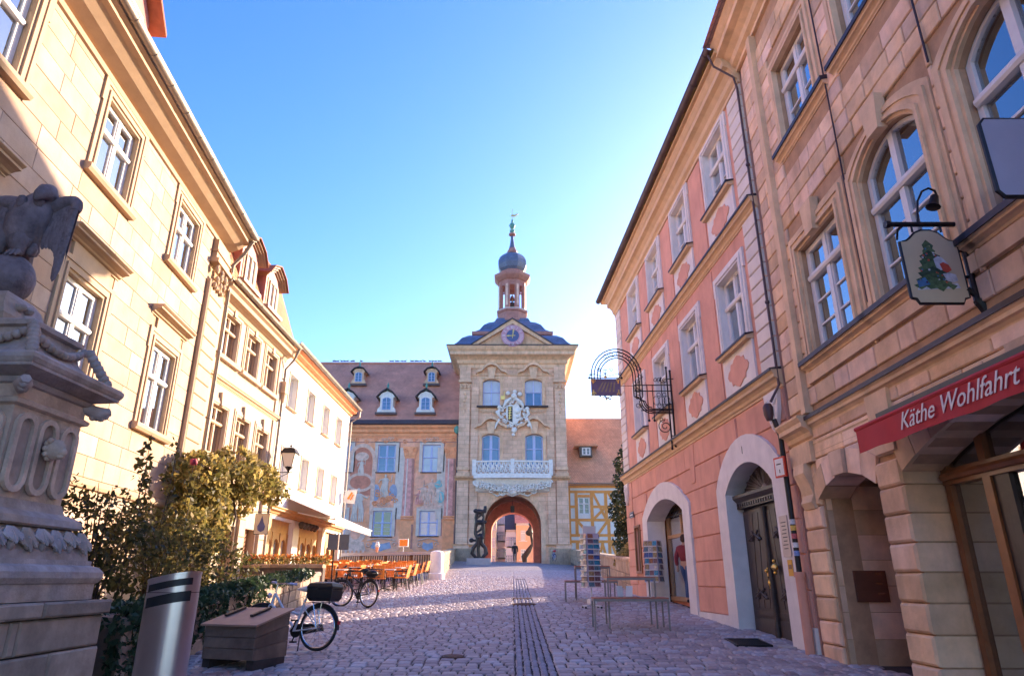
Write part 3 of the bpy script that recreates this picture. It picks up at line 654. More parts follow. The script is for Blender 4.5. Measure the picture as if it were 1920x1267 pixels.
# shop front
sf = MB(); sf.box(3.26,3.36,.42,.56,.2,2.95); sf.box(3.26,8.1,.40,.58,2.50,2.68); sf.prof([(.36,2.55),(.34,2.59),(.36,2.63),(.4,2.63),(.4,2.55)],3.3,8.1)
sf.box(3.98,4.11,.40,.56,.12,2.50); sf.box(3.96,4.08,.42,.56,2.68,3.15); sf.box(6.3,6.44,.40,.56,.12,3.15); sf.box(3.26,8.1,.38,.58,.0,.14)
shop = sf.build('shop_front', M['wood'], r1)
MB().box(4.11,4.36,.43,.9,.14,2.50).build('door_post', M['dkwood'], shop)
for x0, x1, z0, z1 in ((3.36,3.98,.14,2.5),(4.36,6.3,.14,2.5),(6.44,8.0,.14,2.5),(3.36,3.96,2.68,3.0),(4.08,6.3,2.68,3.16),(6.44,7.9,2.68,3.1)):
    MB().box(x0,x1,.48,.49,z0,z1).build('pane', M['shopglass'], shop)
M['shopwall'] = mat('warm_shop_wall', (.42,.24,.12), .8, var=.25, vs=3); M['fabric'] = mat('beige_drape', (.50,.37,.22), .9, var=.1, vs=5)
MB().box(3.5,8.2,2.2,2.3,-.1,3.2).box(3.5,8.2,.6,2.3,-.02,.04).box(3.5,8.2,.6,2.3,3.15,3.2).build('shop_interior', M['shopwall'], r1)
v=[]; n=40
for i in range(n+1): q=i/n; v += [(3.46+q*.42,.75+.03*math.sin(q*40),.16),(3.46+q*.36,.75+.025*math.sin(q*40),2.45)]
MB().add(v,[(2*i,2*i+2,2*i+3,2*i+1) for i in range(n)]).build('drape', M['fabric'], r1, smooth=60)
MB().box(4.4,6.3,.62,.95,2.02,2.06).box(4.4,6.3,.62,.95,1.25,1.29).box(4.4,6.3,.62,1.1,.5,.56).build('display_shelf', M['wood'], r1)
orn = None
for i,(x,z,s) in enumerate(((4.47,2.06,.8),(4.66,2.06,1.25),(5.0,2.06,1.),(4.52,1.29,1.),(4.8,1.29,.8),(5.1,1.29,1.2),(4.6,.56,1.1),(5.0,.56,1.3))):
    t = thing('ornament_tree', 'small gold bauble tree standing on the shop window shelf', 'ornament', W2(r1,(x,.8,z)), 0, 'bauble trees in the shop window'); t.scale = (s,s,s)
    put('trunk', 'otrunk', lambda b: b.lathe([(.05,0),(.012,.02),(.012,.08)],8), M['brass'], t)
    def baub(b):
        q = random.Random(4)
        for k in range(30):
            zz = k/30; a = k*2.4; rr_ = .085*(1-zz)+.008; b.ball((rr_*math.cos(a), rr_*math.sin(a), .06+zz*.24), .022*(1-.3*zz), 6, 4)
    put('baubles', 'obaub', baub, M['gold'], t, smooth=60)
# red awning with lettering
aw = thing('shop_awning', 'red cloth awning with pale script lettering over the shop window', 'awning', W2(r1,(3.22,-.05,2.98)), r1.rotation_euler.z)
b = MB(); b.prof([(-.42,.17),(-.46,.21),(-.42,.25),(.0,.36),(.0,.33)], 0, 5.2); aw_c = b.build('canopy', M['redcloth'], aw)
v=[]; n=60
for i in range(n+1): x=5.2*i/n; v += [(x,-.455,.215),(x,-.45+.012*math.sin(x*9),-.08+.006*math.sin(x*5))]
MB().add(v,[(2*i,2*i+1,2*i+3,2*i+2) for i in range(n)]).build('valance', M['redcloth'], aw, smooth=60)
b = MB(); b.tube([(-.02,-.44,.215),(5.22,-.44,.215)],.03,8); b.build('front_bar', M['redcloth'], aw, smooth=40)
b = MB(); b.prof([(-.16,.31),(-.16,.42),(0.05,.42),(.05,.31)], -.03, 5.2); b.build('cassette', M['black'], aw)
MB().tube([(-.035,-.44,.215),(-.02,-.44,.215)],.022,8).build('end_cap', M['white'], aw)
M['cream'] = mat('cream_lettering', (.78,.70,.64), .7, var=.05, vs=5)
text_mesh('lettering', 'Käthe Wohlfahrt', .26, M['cream'], aw, (1.0,-.468,.075), (R(90),0,0), shear=.45, align='LEFT', sx=1.04)
# ------------------------------------------------------------------ salmon house (right, middle)
pk = thing('salmon_house', 'salmon pink house with white quoins, arched shop window and carved oak door', 'building', (4.18,24.9,.5), math.atan2(-1,.0489))
PL = 13.45; CX = (3.05,5.92,8.79,11.66); WW = 1.26
ops = [(c-WW/2,c+WW/2,9.3,10.9) for c in CX]+[(c-WW/2,c+WW/2,5.78,7.42) for c in CX]+[(3.05,7.0,-.4,3.41),(10.15,12.67,-.6,3.46),(1.28,1.95,1.4,2.78)]
w = MB(); wall_cells(w, 0, PL, -.9, 11.6, ops, 0, .5); seg_fill(w,3.05,7.0,2.91,.47,3.41,0,.5); seg_fill(w,10.15,12.67,2.90,.51,3.46,0,.5)
w.box(0,.4,.5,8,-.9,11.6); w.box(PL-.4,PL,.5,8,-.9,11.6); w.box(.4,PL-.4,7.6,8,-.9,11.6); pkw = w.build('wall', M['pink'], pk)
MB().box(.5,PL-.5,1.6,1.65,4.5,11.5).box(.5,PL-.5,.55,3,4.4,4.5).build('interior_wall', M['room'], pk)
# ground floor bands; every band stone is its own piece
bz = [.42+.56*i for i in range(8)]
sops = [(1.2,2.03,1.32,2.86)]
for z in bz:
    h = .56
    for a, b_, zs, rise in ((2.45,7.6,2.95,.85),(9.62,13.2,2.95,.95)):
        c = (a+b_)/2; hw = (b_-a)/2; zz = z+.1
        if zz < zs: sops.append((a,b_,z,z+h))
        elif zz < zs+rise:
            rr_ = (hw*hw+rise*rise)/(2*rise); q = rr_-(zs+rise-zz); k = math.sqrt(max(0,rr_*rr_-q*q)); sops.append((c-k,c+k,z,z+h))
ashlar(pkw, 'band_stone', .02, PL-.02, .42, (.56,)*7, (1.5,3.0), sops, M['pink'], 31, .035, .012, .022)
for x in (.95, 8.05):                                                     # tapered flat pilaster pieces
    MB().prism([(x-.14,3.4),(x+.14,3.4),(x+.22,4.34),(x-.22,4.34)], -.055, -.03).build('key_panel', M['pink'], pkw)
for a_, b_ in ((.0,2.45),(7.6,9.62),(13.2,PL)): MB().box(a_,b_,-.06,0,-.9,.42).build('plinth', M['offwhite'], pk)
def pcourse(name, z, h, p, x0=-.08, x1=PL+.02, lead=True):
    o = MB().prof([(y,z+zz) for y,zz in cornice(None,h,p)], x0, x1).build(name, M['pinktrim'], pk)
    if lead: MB().prof([(-p-.02,z+h-.03),(-p-.02,z+h+.02),(0,z+h+.05),(0,z+h)], x0-.01, x1).build('lead_cover', M['lead'], o)
    return o
pcourse('first_cornice', 4.38, .32, .2); pcourse('mid_cornice', 8.02, .26, .18)
pcourse('eaves_cornice', 11.05, .72, .42, lead=False)
# quoins
for x0, x1 in ((.0,.82),(12.72,PL)):
    for i in range(22):
        z = 4.74+i*.30
        if 7.98 < z+.15 < 8.34 or z > 11.0: continue
        MB().block(x0+.002, x1-.002, -.045, 0, z+.012, min(z+.288,11.05), .014).build('quoin', M['quoin'], pk)
for r_, (z0, z1) in enumerate(((9.3,10.9),(5.78,7.42))):
    for k, c in enumerate(CX):
        a, b_ = c-WW/2, c+WW/2
        m_ = MB(); ring(m_, a, b_, z0, z1, .21, .06, steps=((0,.8),(.35,1.2),(.7,.6),(.85,1.)), ears=.05 if r_ else .03); s_ = m_.build('window_surround', M['offwhite'], pk)
        tz = z0-.06; pb = 8.34 if r_ == 0 else 4.78
        MB().box(c-.82,c+.82,-.045,0,pb,tz-.08).build('apron', M['offwhite'], s_)
        hw, zc, hz = .56, (pb+tz-.08)/2, (tz-.08-pb)/2-.1
        P = [(-.55,-.62),(-.3,-.62),(-.2,-.8),(0,-1),(.2,-.8),(.3,-.62),(.55,-.62),(.62,-.3),(.85,-.2),(1,0),(.85,.2),(.62,.3),(.55,.62),(.3,.62),(.2,.8),(0,1),(-.2,.8),(-.3,.62),(-.55,.62),(-.62,.3),(-.85,.2),(-1,0),(-.85,-.2),(-.62,-.3)]
        P = [(math.copysign(abs(x)**.8,x), math.copysign(abs(z)**.8,z)) for x,z in P]
        MB().prism([(c+x*hw*1.02, zc+z*hz*1.02) for x,z in P], -.062, -.04).build('cartouche', M['pink'], s_)
        MB().prof([(-.15,tz-.08),(-.17,tz-.03),(-.17,tz),(0,tz+.03),(0,tz-.08)], c-.84, c+.84).build('sill', M['pinktrim'], s_)
        MB().prof([(-.19,tz-.025),(-.19,tz+.022),(0,tz+.055),(0,tz+.03)], c-.86, c+.86).build('lead_cover', M['lead'], s_)
        window(pk, a+.005, z0+.005, WW-.01, z1-z0-.01, y=.10, cols=2, rows=2 if r_ == 0 else 1, trans=1.02 if r_ == 0 else 1.02, fr=.075, mull=.1, curtain=2 if (k+r_)%2 else 0)
        MB().box(a,a+.008,0,.1,z0,z1).box(b_-.008,b_,0,.1,z0,z1).box(a+.008,b_-.008,0,.1,z1-.008,z1).build('reveal', M['offwhite'], s_)
for k, c in enumerate(CX):                                                # flat salmon strips between the windows
    if k < 3:
        for z0, z1 in ((8.36,11.03),(4.78,7.98)): MB().box(c+1.0,c+1.87,-.02,0,z0,z1).build('wall_strip', M['pink'], pkw)
for x in (.42, 13.08):                                                    # carved consoles under the first cornice
    b = MB(); b.prism([(x-.3,4.36),(x+.3,4.36),(x+.24,4.0),(x+.1,3.72),(x,3.62),(x-.1,3.72),(x-.24,4.0)], -.1, -.03)
    for s_ in (-1,1): scroll(b, x+s_*.14, 4.18, .1, 1.4, -.11, .02, s_)
    for q in (-.06,0,.06): b.tube([(x+q*1.6,-.11,4.1),(x+q*.8,-.115,3.8),(x,-.1,3.68)], .018)
    b.build('console', M['offwhite'], pk)
# arched white surrounds
b = MB(); arch_ring(b,3.1,6.95,2.86,.46, 2.5,7.55,2.98,.82,-.9,-.07,.5); b.build('shop_surround', M['offwhite'], pk)
b = MB(); arch_ring(b,10.2,12.62,2.85,.5, 9.66,13.16,3.0,.9,-.9,-.07,.5); ds = b.build('door_surround', M['offwhite'], pk)
text_mesh('house_number', '1', .22, M['iron'], ds, (11.42,-.075,3.6), (R(90),0,0))
# eaves, gutter, hipped roof
MB().box(-.5,PL+.05,-.5,0,11.77,11.83).build('soffit', M['pinktrim'], pk)
gutter(pk, M['dkgutter'], -.6, PL+.05, -.58, 11.93, .1)
ro = MB(); e0, e1, ry, rz = -.55, PL+.05, 4.0, 16.2
ro.add([(e0,-.55,11.86),(e1,-.55,11.86),(e1,ry,rz),(e0+4.0,ry,rz),(e0,8.5,11.86),(e1,8.5,11.86)], [(0,1,2,3),(0,3,4),(4,3,2,5),(1,5,2)])
ro.build('roof', M['tilebrown'], pk)
dp = downpipe(pk, M['dkgutter'], [(PL-.1,-.58,11.85),(PL-.06,-.5,11.5),(PL-.02,-.12,11.2),(PL,-.08,10.9),(PL,-.08,4.4),(PL-.05,-.25,4.1)], .024, [(PL,-.08,9.),(PL,-.08,6.)])
MB().lathe([(.05,0),(.085,.1),(.09,.24),(.06,.3)], 10).build('hopper', M['dkgutter'], dp, (PL-.12,-.28,3.78), smooth=50)
MB().tube([(PL-.12,-.2,3.8),(PL-.08,-.14,3.5),(PL-.08,-.14,1.2)], .045, 10).build('lower_pipe', M['black'], dp, smooth=50)
MB().tube([(PL-.08,-.14,1.25),(PL-.08,-.14,.0)], .075, 10).lathe([(.09,1.18),(.09,1.26)],10,(PL-.08,-.14)).build('cast_foot', M['pink'], dp, smooth=50)
for i,(z,c) in enumerate(((2.05,(.6,.6,.62)),(1.95,(.8,.5,.1)),(1.82,(.5,.1,.12)),(1.55,(.2,.3,.6)),(1.68,(.7,.7,.7)))):
    MB().tube([(PL-.08,-.14,z-.04),(PL-.08,-.14,z+.04)], .0475, 10, False).build('sticker', mat('sticker', c, .5, var=.4, vs=30), dp, smooth=50)
# oak door
d = MB(); d.box(10.2,12.62,.30,.36,.0,2.55); door = d.build('oak_door', M['dkwood'], pk)
for s_ in (0,1):
    x0, x1 = (10.24,11.39) if s_ == 0 else (11.45,12.58)
    b = MB(); b.box(x0,x1,.26,.30,.05,2.5)
    lf = b.build('door_leaf', M['dkwood'], door); b = MB()
    b.box(x0+.06,x1-.06,.235,.26,.1,.42); b.box(x0+.06,x1-.06,.235,.26,.48,.56)
    c = (x0+x1)/2; hw = (x1-x0)/2-.1
    for i in range(7):                                                   # diagonal boards like a fan
        a0 = x0+.1+i*(2*hw)/7; t_ = (.16 if s_ == 0 else -.16)*(1+.4*i/7)
        b.prism([(a0,.62),(a0+2*hw/7-.012,.62),(a0+2*hw/7-.012+t_,2.42),(a0+t_,2.42)], .24-.006*(i%2), .26)
    b.build('diagonal_board', M['dkwood'], lf); b = MB()
    for zc in (.86,1.96):
        for f in (-1,1):
            scroll(b, c+f*.17, zc, .11, 1.2, .225, .022, f, 90 if f < 0 else 90)
        b.tube([(c-.3,.225,zc-.06),(c,.222,zc+.05),(c+.3,.225,zc-.06)], .024)
    b.build('carved_scroll', M['dkwood'], lf)
b = MB(); b.box(11.37,11.47,.2,.3,.05,2.5); b.lathe([(.05,.06),(.06,.3),(.04,.4),(.05,1.2),(.04,2.2),(.06,2.5)],8,(11.42,.21)); b.build('astragal', M['dkwood'], door)
b = MB(); b.box(10.2,12.62,.16,.36,2.55,2.68); b.prof([(.16,2.68),(.08,2.76),(.08,2.82),(.36,2.82),(.36,2.68)],10.2,12.62)
for i in range(20): b.box(10.25+i*.12,10.31+i*.12,.14,.16,2.58,2.65)
b.build('transom', M['dkwood'], door)
b = MB(); b.prism([(10.2,2.82)]+seg_arch(10.2,12.62,2.85,.5,16)+[(12.62,2.82)], .34, .36); fan = b.build('fanlight', M['dkwood'], door)
b = MB()
for i in range(9):
    a = R(14+i*19); l = 1.02-abs(i-4)*-.03
    p = lambda q, wd: (11.41+1.05*q*math.cos(a)-wd*math.sin(a), .3, 2.84+.44*q*math.sin(a)+wd*.6*math.cos(a))
    b.tube([p(.2,0),p(.5,.03),p(.9,.05),p(1.,.0),p(.9,-.05),p(.5,-.03),p(.2,0)], .014, 5)
b.ball((11.41,.3,2.86),(.16,.03,.1)); b.build('fan_ribs', mat('grey_door_ornament',(.12,.10,.11),.5,var=.2), fan)
b = MB(); b.box(11.26,11.31,.2,.26,1.2,1.36); b.ball((11.285,.19,1.3),.04); b.build('lock_plate', M['brass'], door)
b = MB(); b.ball((11.72,.17,1.36),(.09,.05,.07)); b.tube([(11.62,.18,1.36),(11.72,.12,1.36),(11.86,.15,1.34)],.025); b.ball((11.72,.17,1.47),.035); b.ball((11.72,.17,1.26),.035); b.build('door_knob', M['brass'], door)
b = MB(); b.box(11.38,11.43,.17,.2,.98,1.16); b.ball((11.4,.17,1.08),(.035,.03,.06)); b.build('knocker', M['brass'], door)
MB().box(10.1,12.75,-.3,.4,-.3,.09).build('door_step', M['concrete'], pk)
for i,x in enumerate((12.2,12.36)): MB().lathe([(.025,0),(.025,.006)],8).xf(Matrix.Rotation(R(90),4,'X')).build('sticker', M['white'], door, (x,.235,.25))
# bookshop window
b = MB(); b.box(3.1,3.2,.55,.75,.2,3.35); b.box(3.2,6.9,.55,.68,2.32,2.42); b.box(4.6,4.68,.55,.66,.62,3.3); b.box(5.6,5.7,.55,.68,.1,3.3); b.box(3.2,5.6,.5,.7,.55,.66); b.box(6.85,6.95,.55,.75,.1,3.3)
sw = b.build('shop_window', M['brownframe'], pk)
MB().box(3.2,5.6,.56,.66,.05,.55).build('stall_riser', M['frescored'], sw)
for x0,x1,z0,z1 in ((3.2,4.6,.66,2.32),(4.68,5.6,.66,2.32),(5.7,6.85,.1,2.32),(3.2,4.6,2.42,3.1),(4.68,5.6,2.42,3.25),(5.7,6.85,2.42,3.1)): MB().box(x0,x1,.6,.606,z0,z1).build('pane', M['shopglass'], sw)
b = MB()
for i in range(24):
    x = 3.2+i*.155; z0 = 2.95
    b.tube([(x,.5,z0),(x+.155,.5,z0+.28)],.008,4); b.tube([(x+.155,.5,z0),(x,.5,z0+.28)],.008,4)
b.box(3.15,6.95,.49,.51,2.93,2.96); b.build('lattice', M['iron'], sw)
b = MB(); b.box(2.6,7.5,3.2,3.3,-.1,3.6); b.box(2.6,7.5,.7,3.2,3.4,3.5); b.box(2.6,7.5,.5,3.2,-.1,.06); b.box(2.6,2.7,.7,3.2,0,3.5); b.box(7.4,7.5,.7,3.2,0,3.5); b.build('shop_interior', M['shopwall'], pk)
M['books'] = [mat('book_cover', c, .6, var=.3, vs=20) for c in ((.5,.08,.05),(.08,.15,.35),(.6,.45,.15),(.65,.6,.55),(.12,.25,.12),(.05,.4,.45),(.35,.2,.3))]
rb = random.Random(9); b = MB()
for sx in (1.3,2.1): pass
for z in (.75,1.25,1.75):
    b.box(3.25,5.5,.95,1.25,z-.03,z); x = 3.3
    while x < 5.4:
        b.mi = rb.randrange(7); ww = rb.uniform(.05,.22); b.box(x,x+ww,1.0,1.1,z,z+rb.uniform(.18,.36)); x += ww+rb.uniform(.01,.1)
    b.mi = 0
b.build('book_display', M['books'], pk)
MB().box(3.05,7.0,-.45,.55,-.4,.32).build('shop_step', M['concrete'], pk, (0,0,.0))
# narrow display case, street sign and plaques
b = MB(); ring(b,1.28,1.95,1.4,2.78,.07,.07,bottom=True); dc = b.build('display_case', M['wood'], pk)
MB().box(1.28,1.95,.02,.026,1.4,2.78).build('pane', M['shopglass'], dc)
b = MB(); b.box(1.28,1.95,.2,.24,1.4,2.78)
for i in range(9): b.mi = i%7; b.box(1.34+.18*(i%3),1.48+.18*(i%3),.14,.2,1.5+.42*(i//3),1.8+.42*(i//3))
b.build('books', M['books'], dc)
M['signblue'] = mat('blue_enamel', (.02,.03,.09), .35, var=.1, vs=4)
t = thing('street_sign', 'small dark blue street name plate on the salmon wall', 'sign', W2(pk,(.95,-.055,3.25)), pk.rotation_euler.z)
MB().box(-.3,.3,-.012,0,-.1,.1).build('plate', M['signblue'], t); MB().box(-.27,.27,-.0135,-.012,.075,.085).box(-.27,.27,-.0135,-.012,-.085,-.075).box(-.2,.2,-.0135,-.012,-.025,.02).build('border', M['white'], t)
t = thing('name_plaque', 'pale engraved plaque on the white door jamb beside the oak door', 'plaque', W2(pk,(12.9,-.075,1.85)), pk.rotation_euler.z)
MB().box(-.15,.15,-.015,0,-.34,.34).build('plate', mat('beige_plaque',(.55,.44,.36),.4,var=.06), t)
b = MB(); [b.box(-.1+.02*(i%3),.1-.02*(i%2),-.017,-.015,.22-i*.062,.235-i*.062) for i in range(8)]; b.build('engraving', M['lead'], t)
t = thing('notice', 'small yellow notice below the plaque on the door jamb', 'notice', W2(pk,(12.93,-.075,1.33)), pk.rotation_euler.z)
MB().box(-.09,.09,-.006,0,-.13,.13).build('sheet', mat('yellow_notice',(.7,.36,.04),.6,var=.1), t); MB().box(-.06,.06,-.008,-.006,-.02,.05).build('print', M['wood'], t)
t = thing('alarm_plate', 'small red framed white plate on the corner by the oak door', 'plate', W2(pk,(13.42,-.24,2.95)), pk.rotation_euler.z+R(12))
MB().box(-.14,.14,-.02,.02,-.17,.17).build('frame', mat('red_paint',(.55,.03,.02),.4,var=.05), t); MB().box(-.11,.11,-.023,-.02,-.14,.14).build('face', M['white'], t); MB().box(-.07,.05,-.025,-.023,.04,.06).box(-.01,.01,-.025,-.023,-.1,-.04).build('print', M['lead'], t)
# ------------------------------------------------------------------ left row: pale sandstone palace
l1 = thing('sandstone_palace', 'pale sandstone palace with hooded windows in evening sun, left of the street', 'building', (-7.02,0,0), math.atan2(1,-.0977))
LX = (3.35,7.2,11.05,14.9); LWD = 1.3; LE = 18.6
ops = [(x,x+LWD,9.05,10.72) for x in LX]+[(x,x+LWD,4.95,6.92) for x in LX]
w = MB(); wall_cells(w, 1.5, LE, 0, 11.3, ops, 0, .4); w.box(LE-.4,LE,.4,8,0,11.3); w.box(1.5,LE-.4,7.6,8,0,11.3); l1w = w.build('wall', M['l1back'], l1); MB().box(-14,1.5,-.02,8,-.6,11.7).build('wall_continuation', M['l1stone'], l1)  # continuation is unseen, added for warm bounce and to block some blue sky
MB().box(1.6,LE-.5,1.4,1.45,4,11.2).build('interior_wall', M['room'], l1)
sops = [(x-.3,x+LWD+.3,8.84,11.0) for x in LX]+[(x-.3,x+LWD+.3,4.74,7.3) for x in LX]
ashlar(l1w, 'stone', 1.6, 17.36, .8, (.42,)*6, (.8,1.5), [], M['l1stone'], 40, .02, .006, .008)
ashlar(l1w, 'stone', 1.6, 17.36, 3.50, (.40,.41,.42,.40,.42,.41,.40,.42,.41,.42,.40,.41,.42,.40,.41,.42,.40,.41,.2), (.7,1.5), sops, M['l1stone'], 41, .02, .006, .008)
b = MB(); b.prof([(0,3.28),(-.08,3.3),(-.1,3.36),(-.1,3.42),(-.05,3.48),(0,3.5)], 1.5, LE); b.build('string_course', M['l1trim'], l1)
for r_, (z0, z1) in enumerate(((9.05,10.72),(4.95,6.92))):
    for x in LX:
        m_ = MB(); ring(m_, x, x+LWD, z0, z1, .30, .07, steps=((0,.9),(.3,.6),(.55,1.0),(.8,.5)), ears=.05); s_ = m_.build('window_surround', M['l1trim'], l1)
        MB().prof([(-.12,z0-.16),(-.16,z0-.1),(-.16,z0-.02),(0,z0+.02),(0,z0-.16)], x-.34, x+LWD+.34).build('sill', M['l1trim'], s_)
        if r_:
            MB().box(x-.05,x+LWD+.05,-.05,0,7.23,7.5).build('frieze', M['l1trim'], s_)
            MB().prof([(y,7.50+z) for y,z in cornice(None,.22,.30)], x-.42, x+LWD+.42).build('hood', M['l1trim'], s_)
        o = window(l1, x+.01, z0+.01, LWD-.02, z1-z0-.02, y=.07, cols=2, rows=1, trans=(z1-z0)*.62, curtain=1 if r_ else 2, fr=.085, mull=.12)
b = MB(); b.prof([(0,11.0),(-.07,11.02),(-.1,11.1),(-.06,11.16),(0,11.2)], 1.5, LE); b.prof([(0,11.2),(-.1,11.22),(-.3,11.3),(-.5,11.46),(-.62,11.48),(-.62,11.56),(-.7,11.6),(-.7,11.66),(0,11.7)], 1.5, LE+.12); b.build('eaves_cornice', M['l1trim'], l1)
gutter(l1, M['gutter'], 1.4, LE+.1, -.78, 11.72, .1)
MB().add([(1.4,-.72,11.72),(LE+.1,-.72,11.72),(LE+.1,4,16.6),(1.4,4,16.6),(LE+.1,4,11.6)], [(0,1,2,3),(1,4,2)]).build('roof', M['tileorange'], l1)
for x in (6.8, 11.0):
    b = MB(); b.box(x,x+1.4,.35,2.5,12.5,14.0); b.prism([(x,14.0),(x+1.4,14.0),(x+.7,14.7)], .35, 3); d_ = b.build('dormer', M['maroon'], l1)
    MB().prism([(x-.28,13.86),(x+.7,14.84),(x+1.68,13.86),(x+1.68,13.96),(x+.7,14.96),(x-.28,13.96)], .05, 3).build('dormer_roof', M['tilebrown'], d_)
    window(l1, x+.3, 12.75, .8, 1.1, y=.33, cols=2, rows=1, fmat='white', glass='darkglass', name='dormer_window')
# corner pilaster with carved capital
for i in range(15):
    z = 3.52+i*.41; MB().block(17.5,LE-.02,-.12,0,z+.008,z+.402,.02).build('pilaster_block', M['l1trim'], l1)
b = MB(); b.tube([(17.43,-.07,3.5),(17.43,-.07,9.7)], .075, 8); b.tube([(17.43,-.08,3.3),(17.43,-.08,3.75)], .12, 8); b.build('corner_roll', M['l1trim'], l1, smooth=40)
b = MB(); b.box(17.36,LE+.04,-.26,0,10.25,10.38); b.box(17.44,LE,-.16,0,10.38,11.0); b.box(17.40,LE+.02,-.2,0,10.6,10.66); b.build('capital_block', M['l1trim'], l1)
b = MB()
for cx, cz, r_, f in ((17.6,10.08,.14,1),(18.35,10.08,.14,-1),(17.98,9.96,.12,1),(17.7,9.82,.1,-1),(18.3,9.8,.1,1),(18.0,9.72,.09,1),(17.98,10.14,.09,-1)):
    scroll(b, cx, cz, r_, 1.6, -.2, .04, f); b.ball((cx,-.17,cz),(r_*.7,.09,r_*.7),8,5)
for i in range(7): b.ball((17.6+i*.12,-.16,9.62-.05*(i%2)),(.06,.07,.09),6,4)
b.build('carved_capital', M['l1trim'], l1, smooth=60)
downpipe(l1, M['gutter'], [(LE+.05,-.72,11.6),(LE+.12,-.5,11.2),(LE+.22,-.16,10.8),(LE+.22,-.14,1.5)], .06, [(LE+.22,-.14,z) for z in (4,6,8,10)])

# ------------------------------------------------------------------ cream house with mansard roof
l2 = thing('cream_house', 'narrow cream house with brown windows and tiled mansard dormers', 'building', (-9.0,19.0,.5), R(90))
A0, A1 = -.35, 6.1; CX2 = (1.05,2.9,4.72)
ops = [(c-.54,c+.54,7.66,9.06) for c in CX2]+[(c-.54,c+.54,4.68,6.14) for c in CX2]+[(.75,1.65,-.5,2.75),(2.35,3.45,-.5,2.75),(4.2,5.3,-.5,2.75)]
w = MB(); wall_cells(w, A0, A1, -.6, 9.9, ops, 0, .4); w.box(A0,A0+.3,.4,7,-.6,9.9); w.box(A1-.3,A1,.4,7,-.6,9.9); w.box(A0+.3,A1-.3,6.6,7,-.6,9.9); w.build('wall', M['l2wall'], l2)
MB().box(A0+.3,A1-.3,1.2,1.25,-.4,9.8).build('interior_wall', M['room'], l2)
for r_, (z0, z1) in enumerate(((7.66,9.06),(4.68,6.14))):
    for c in CX2:
        m_ = MB(); ring(m_, c-.54, c+.54, z0, z1, .22, .05, steps=((0,.6),(.35,1.),(.75,.6))); s_ = m_.build('window_surround', M['l2wall'], l2)
        MB().prism([(c-.09,z1+.02),(c+.09,z1+.02),(c+.15,z1+.42),(c-.15,z1+.42)], -.09, 0).build('keystone', M['l2wall'], s_)
        MB().prof([(-.13,z0-.14),(-.15,z0-.02),(0,z0),(0,z0-.14)], c-.84, c+.84).build('sill', M['l2wall'], s_)
        window(l2, c-.535, z0+.005, 1.07, z1-z0-.01, y=.1, cols=2, rows=1, trans=(z1-z0)*.66, fmat='brownframe', curtain=1 if r_ else 0, fr=.07, mull=.08)
for z in (6.78,4.1):
    MB().prof([(y,z+q) for y,q in cornice(None,.2,.14)], A0, A1).build('string_course', M['l2trim'], l2)
for x in (A0+.02,A1-.5): MB().box(x,x+.42,-.05,0,4.32,6.76).box(x,x+.42,-.05,0,7.0,9.25).build('corner_strip', M['l2wall'], l2)
b = MB(); b.prof([(0,9.2),(-.06,9.24),(-.1,9.34),(-.2,9.4),(-.34,9.44),(-.36,9.56),(-.46,9.62),(-.46,9.72),(0,9.8)], A0, A1+.1); b.build('eaves_cornice', M['l2trim'], l2)
gutter(l2, M['gutter'], A0-.1, A1+.1, -.55, 9.8, .09)
M['tilel2'] = brick_mat('mansard_tiles', (.55,.24,.10), (.42,.17,.075), (.16,.06,.03), .17, .15, .012, .8, .9, 'xz', var=.25, vs=1.)
b = MB(); b.add([(A0,-.42,9.85),(A1-.15,-.42,9.85),(A1-.15,.6,12.7),(A0,.6,12.7),(A0,4,14.6),(A1-.15,4,14.6),(A1-.15,4,9.8),(A0,4,9.8)], [(0,1,2,3),(3,2,5,4),(1,6,5,2),(0,3,4,7)])
mr_ = b.build('mansard_roof', M['tilel2'], l2)
b = MB(); x = A0
while x < A1-.15: b.prof([(.42,12.62),(.42,12.7),(.75,12.86),(.75,12.8)], x, x+.16); x += .175
stuff(b.build('eaves_tiles', M['tilebrown'], mr_))
for x in (.35, 2.55, 4.55):
    if x > 4: continue
    b = MB(); b.prism([(x,10.05),(x+1.35,10.05),(x+1.35,11.35),(x+1.1,11.62),(x+.675,11.72),(x+.25,11.62),(x,11.35)], -.28, .9); d_ = b.build('dormer', M['maroon'], mr_)
    for k in range(4):
        o_ = .06*k; P = [(x-.1-o_,11.25+o_*.3),(x+.15-o_*.4,11.52+o_),(x+.675,11.72+o_*1.15),(x+1.2+o_*.4,11.52+o_),(x+1.45+o_,11.25+o_*.3)]; Q = [(a,c+.05) for a,c in P]
        MB().prism(P+Q[::-1], -.34-.07*k, .9).build('roof_board', M['tilebrown'] if k == 3 else M['brownframe'], d_)
    MB().prism([(x+.14,10.18),(x+1.21,10.18),(x+1.21,11.3),(x+.14,11.3)], -.30, -.28).build('dormer_front', M['l2trim'], d_)
    window(l2, x+.28, 10.22, .8, 1.02, y=-.345, cols=2, rows=1, fmat='brownframe', glass='paleglass', name='dormer_window', fr=.06)
    MB().prof([(-.5,10.08),(-.5,10.18),(-.28,10.2),(-.28,10.08)], x-.05, x+1.4).build('dormer_sill', M['gutter'], d_)
downpipe(l2, M['gutter'], [(A1+.02,-.55,9.75),(A1+.0,-.4,9.3),(A1-.02,-.1,8.9),(A1-.02,-.1,1.)], .05, [(A1-.02,-.1,z) for z in (3,5.,7.,8.5)])
MB().box(A1-.2,A1+.16,-.24,-.02,7.9,8.35).lathe([(.07,7.55),(.12,7.9)],8,(A1-.02,-.12)).build('rain_hopper', M['l2trim'], l2)
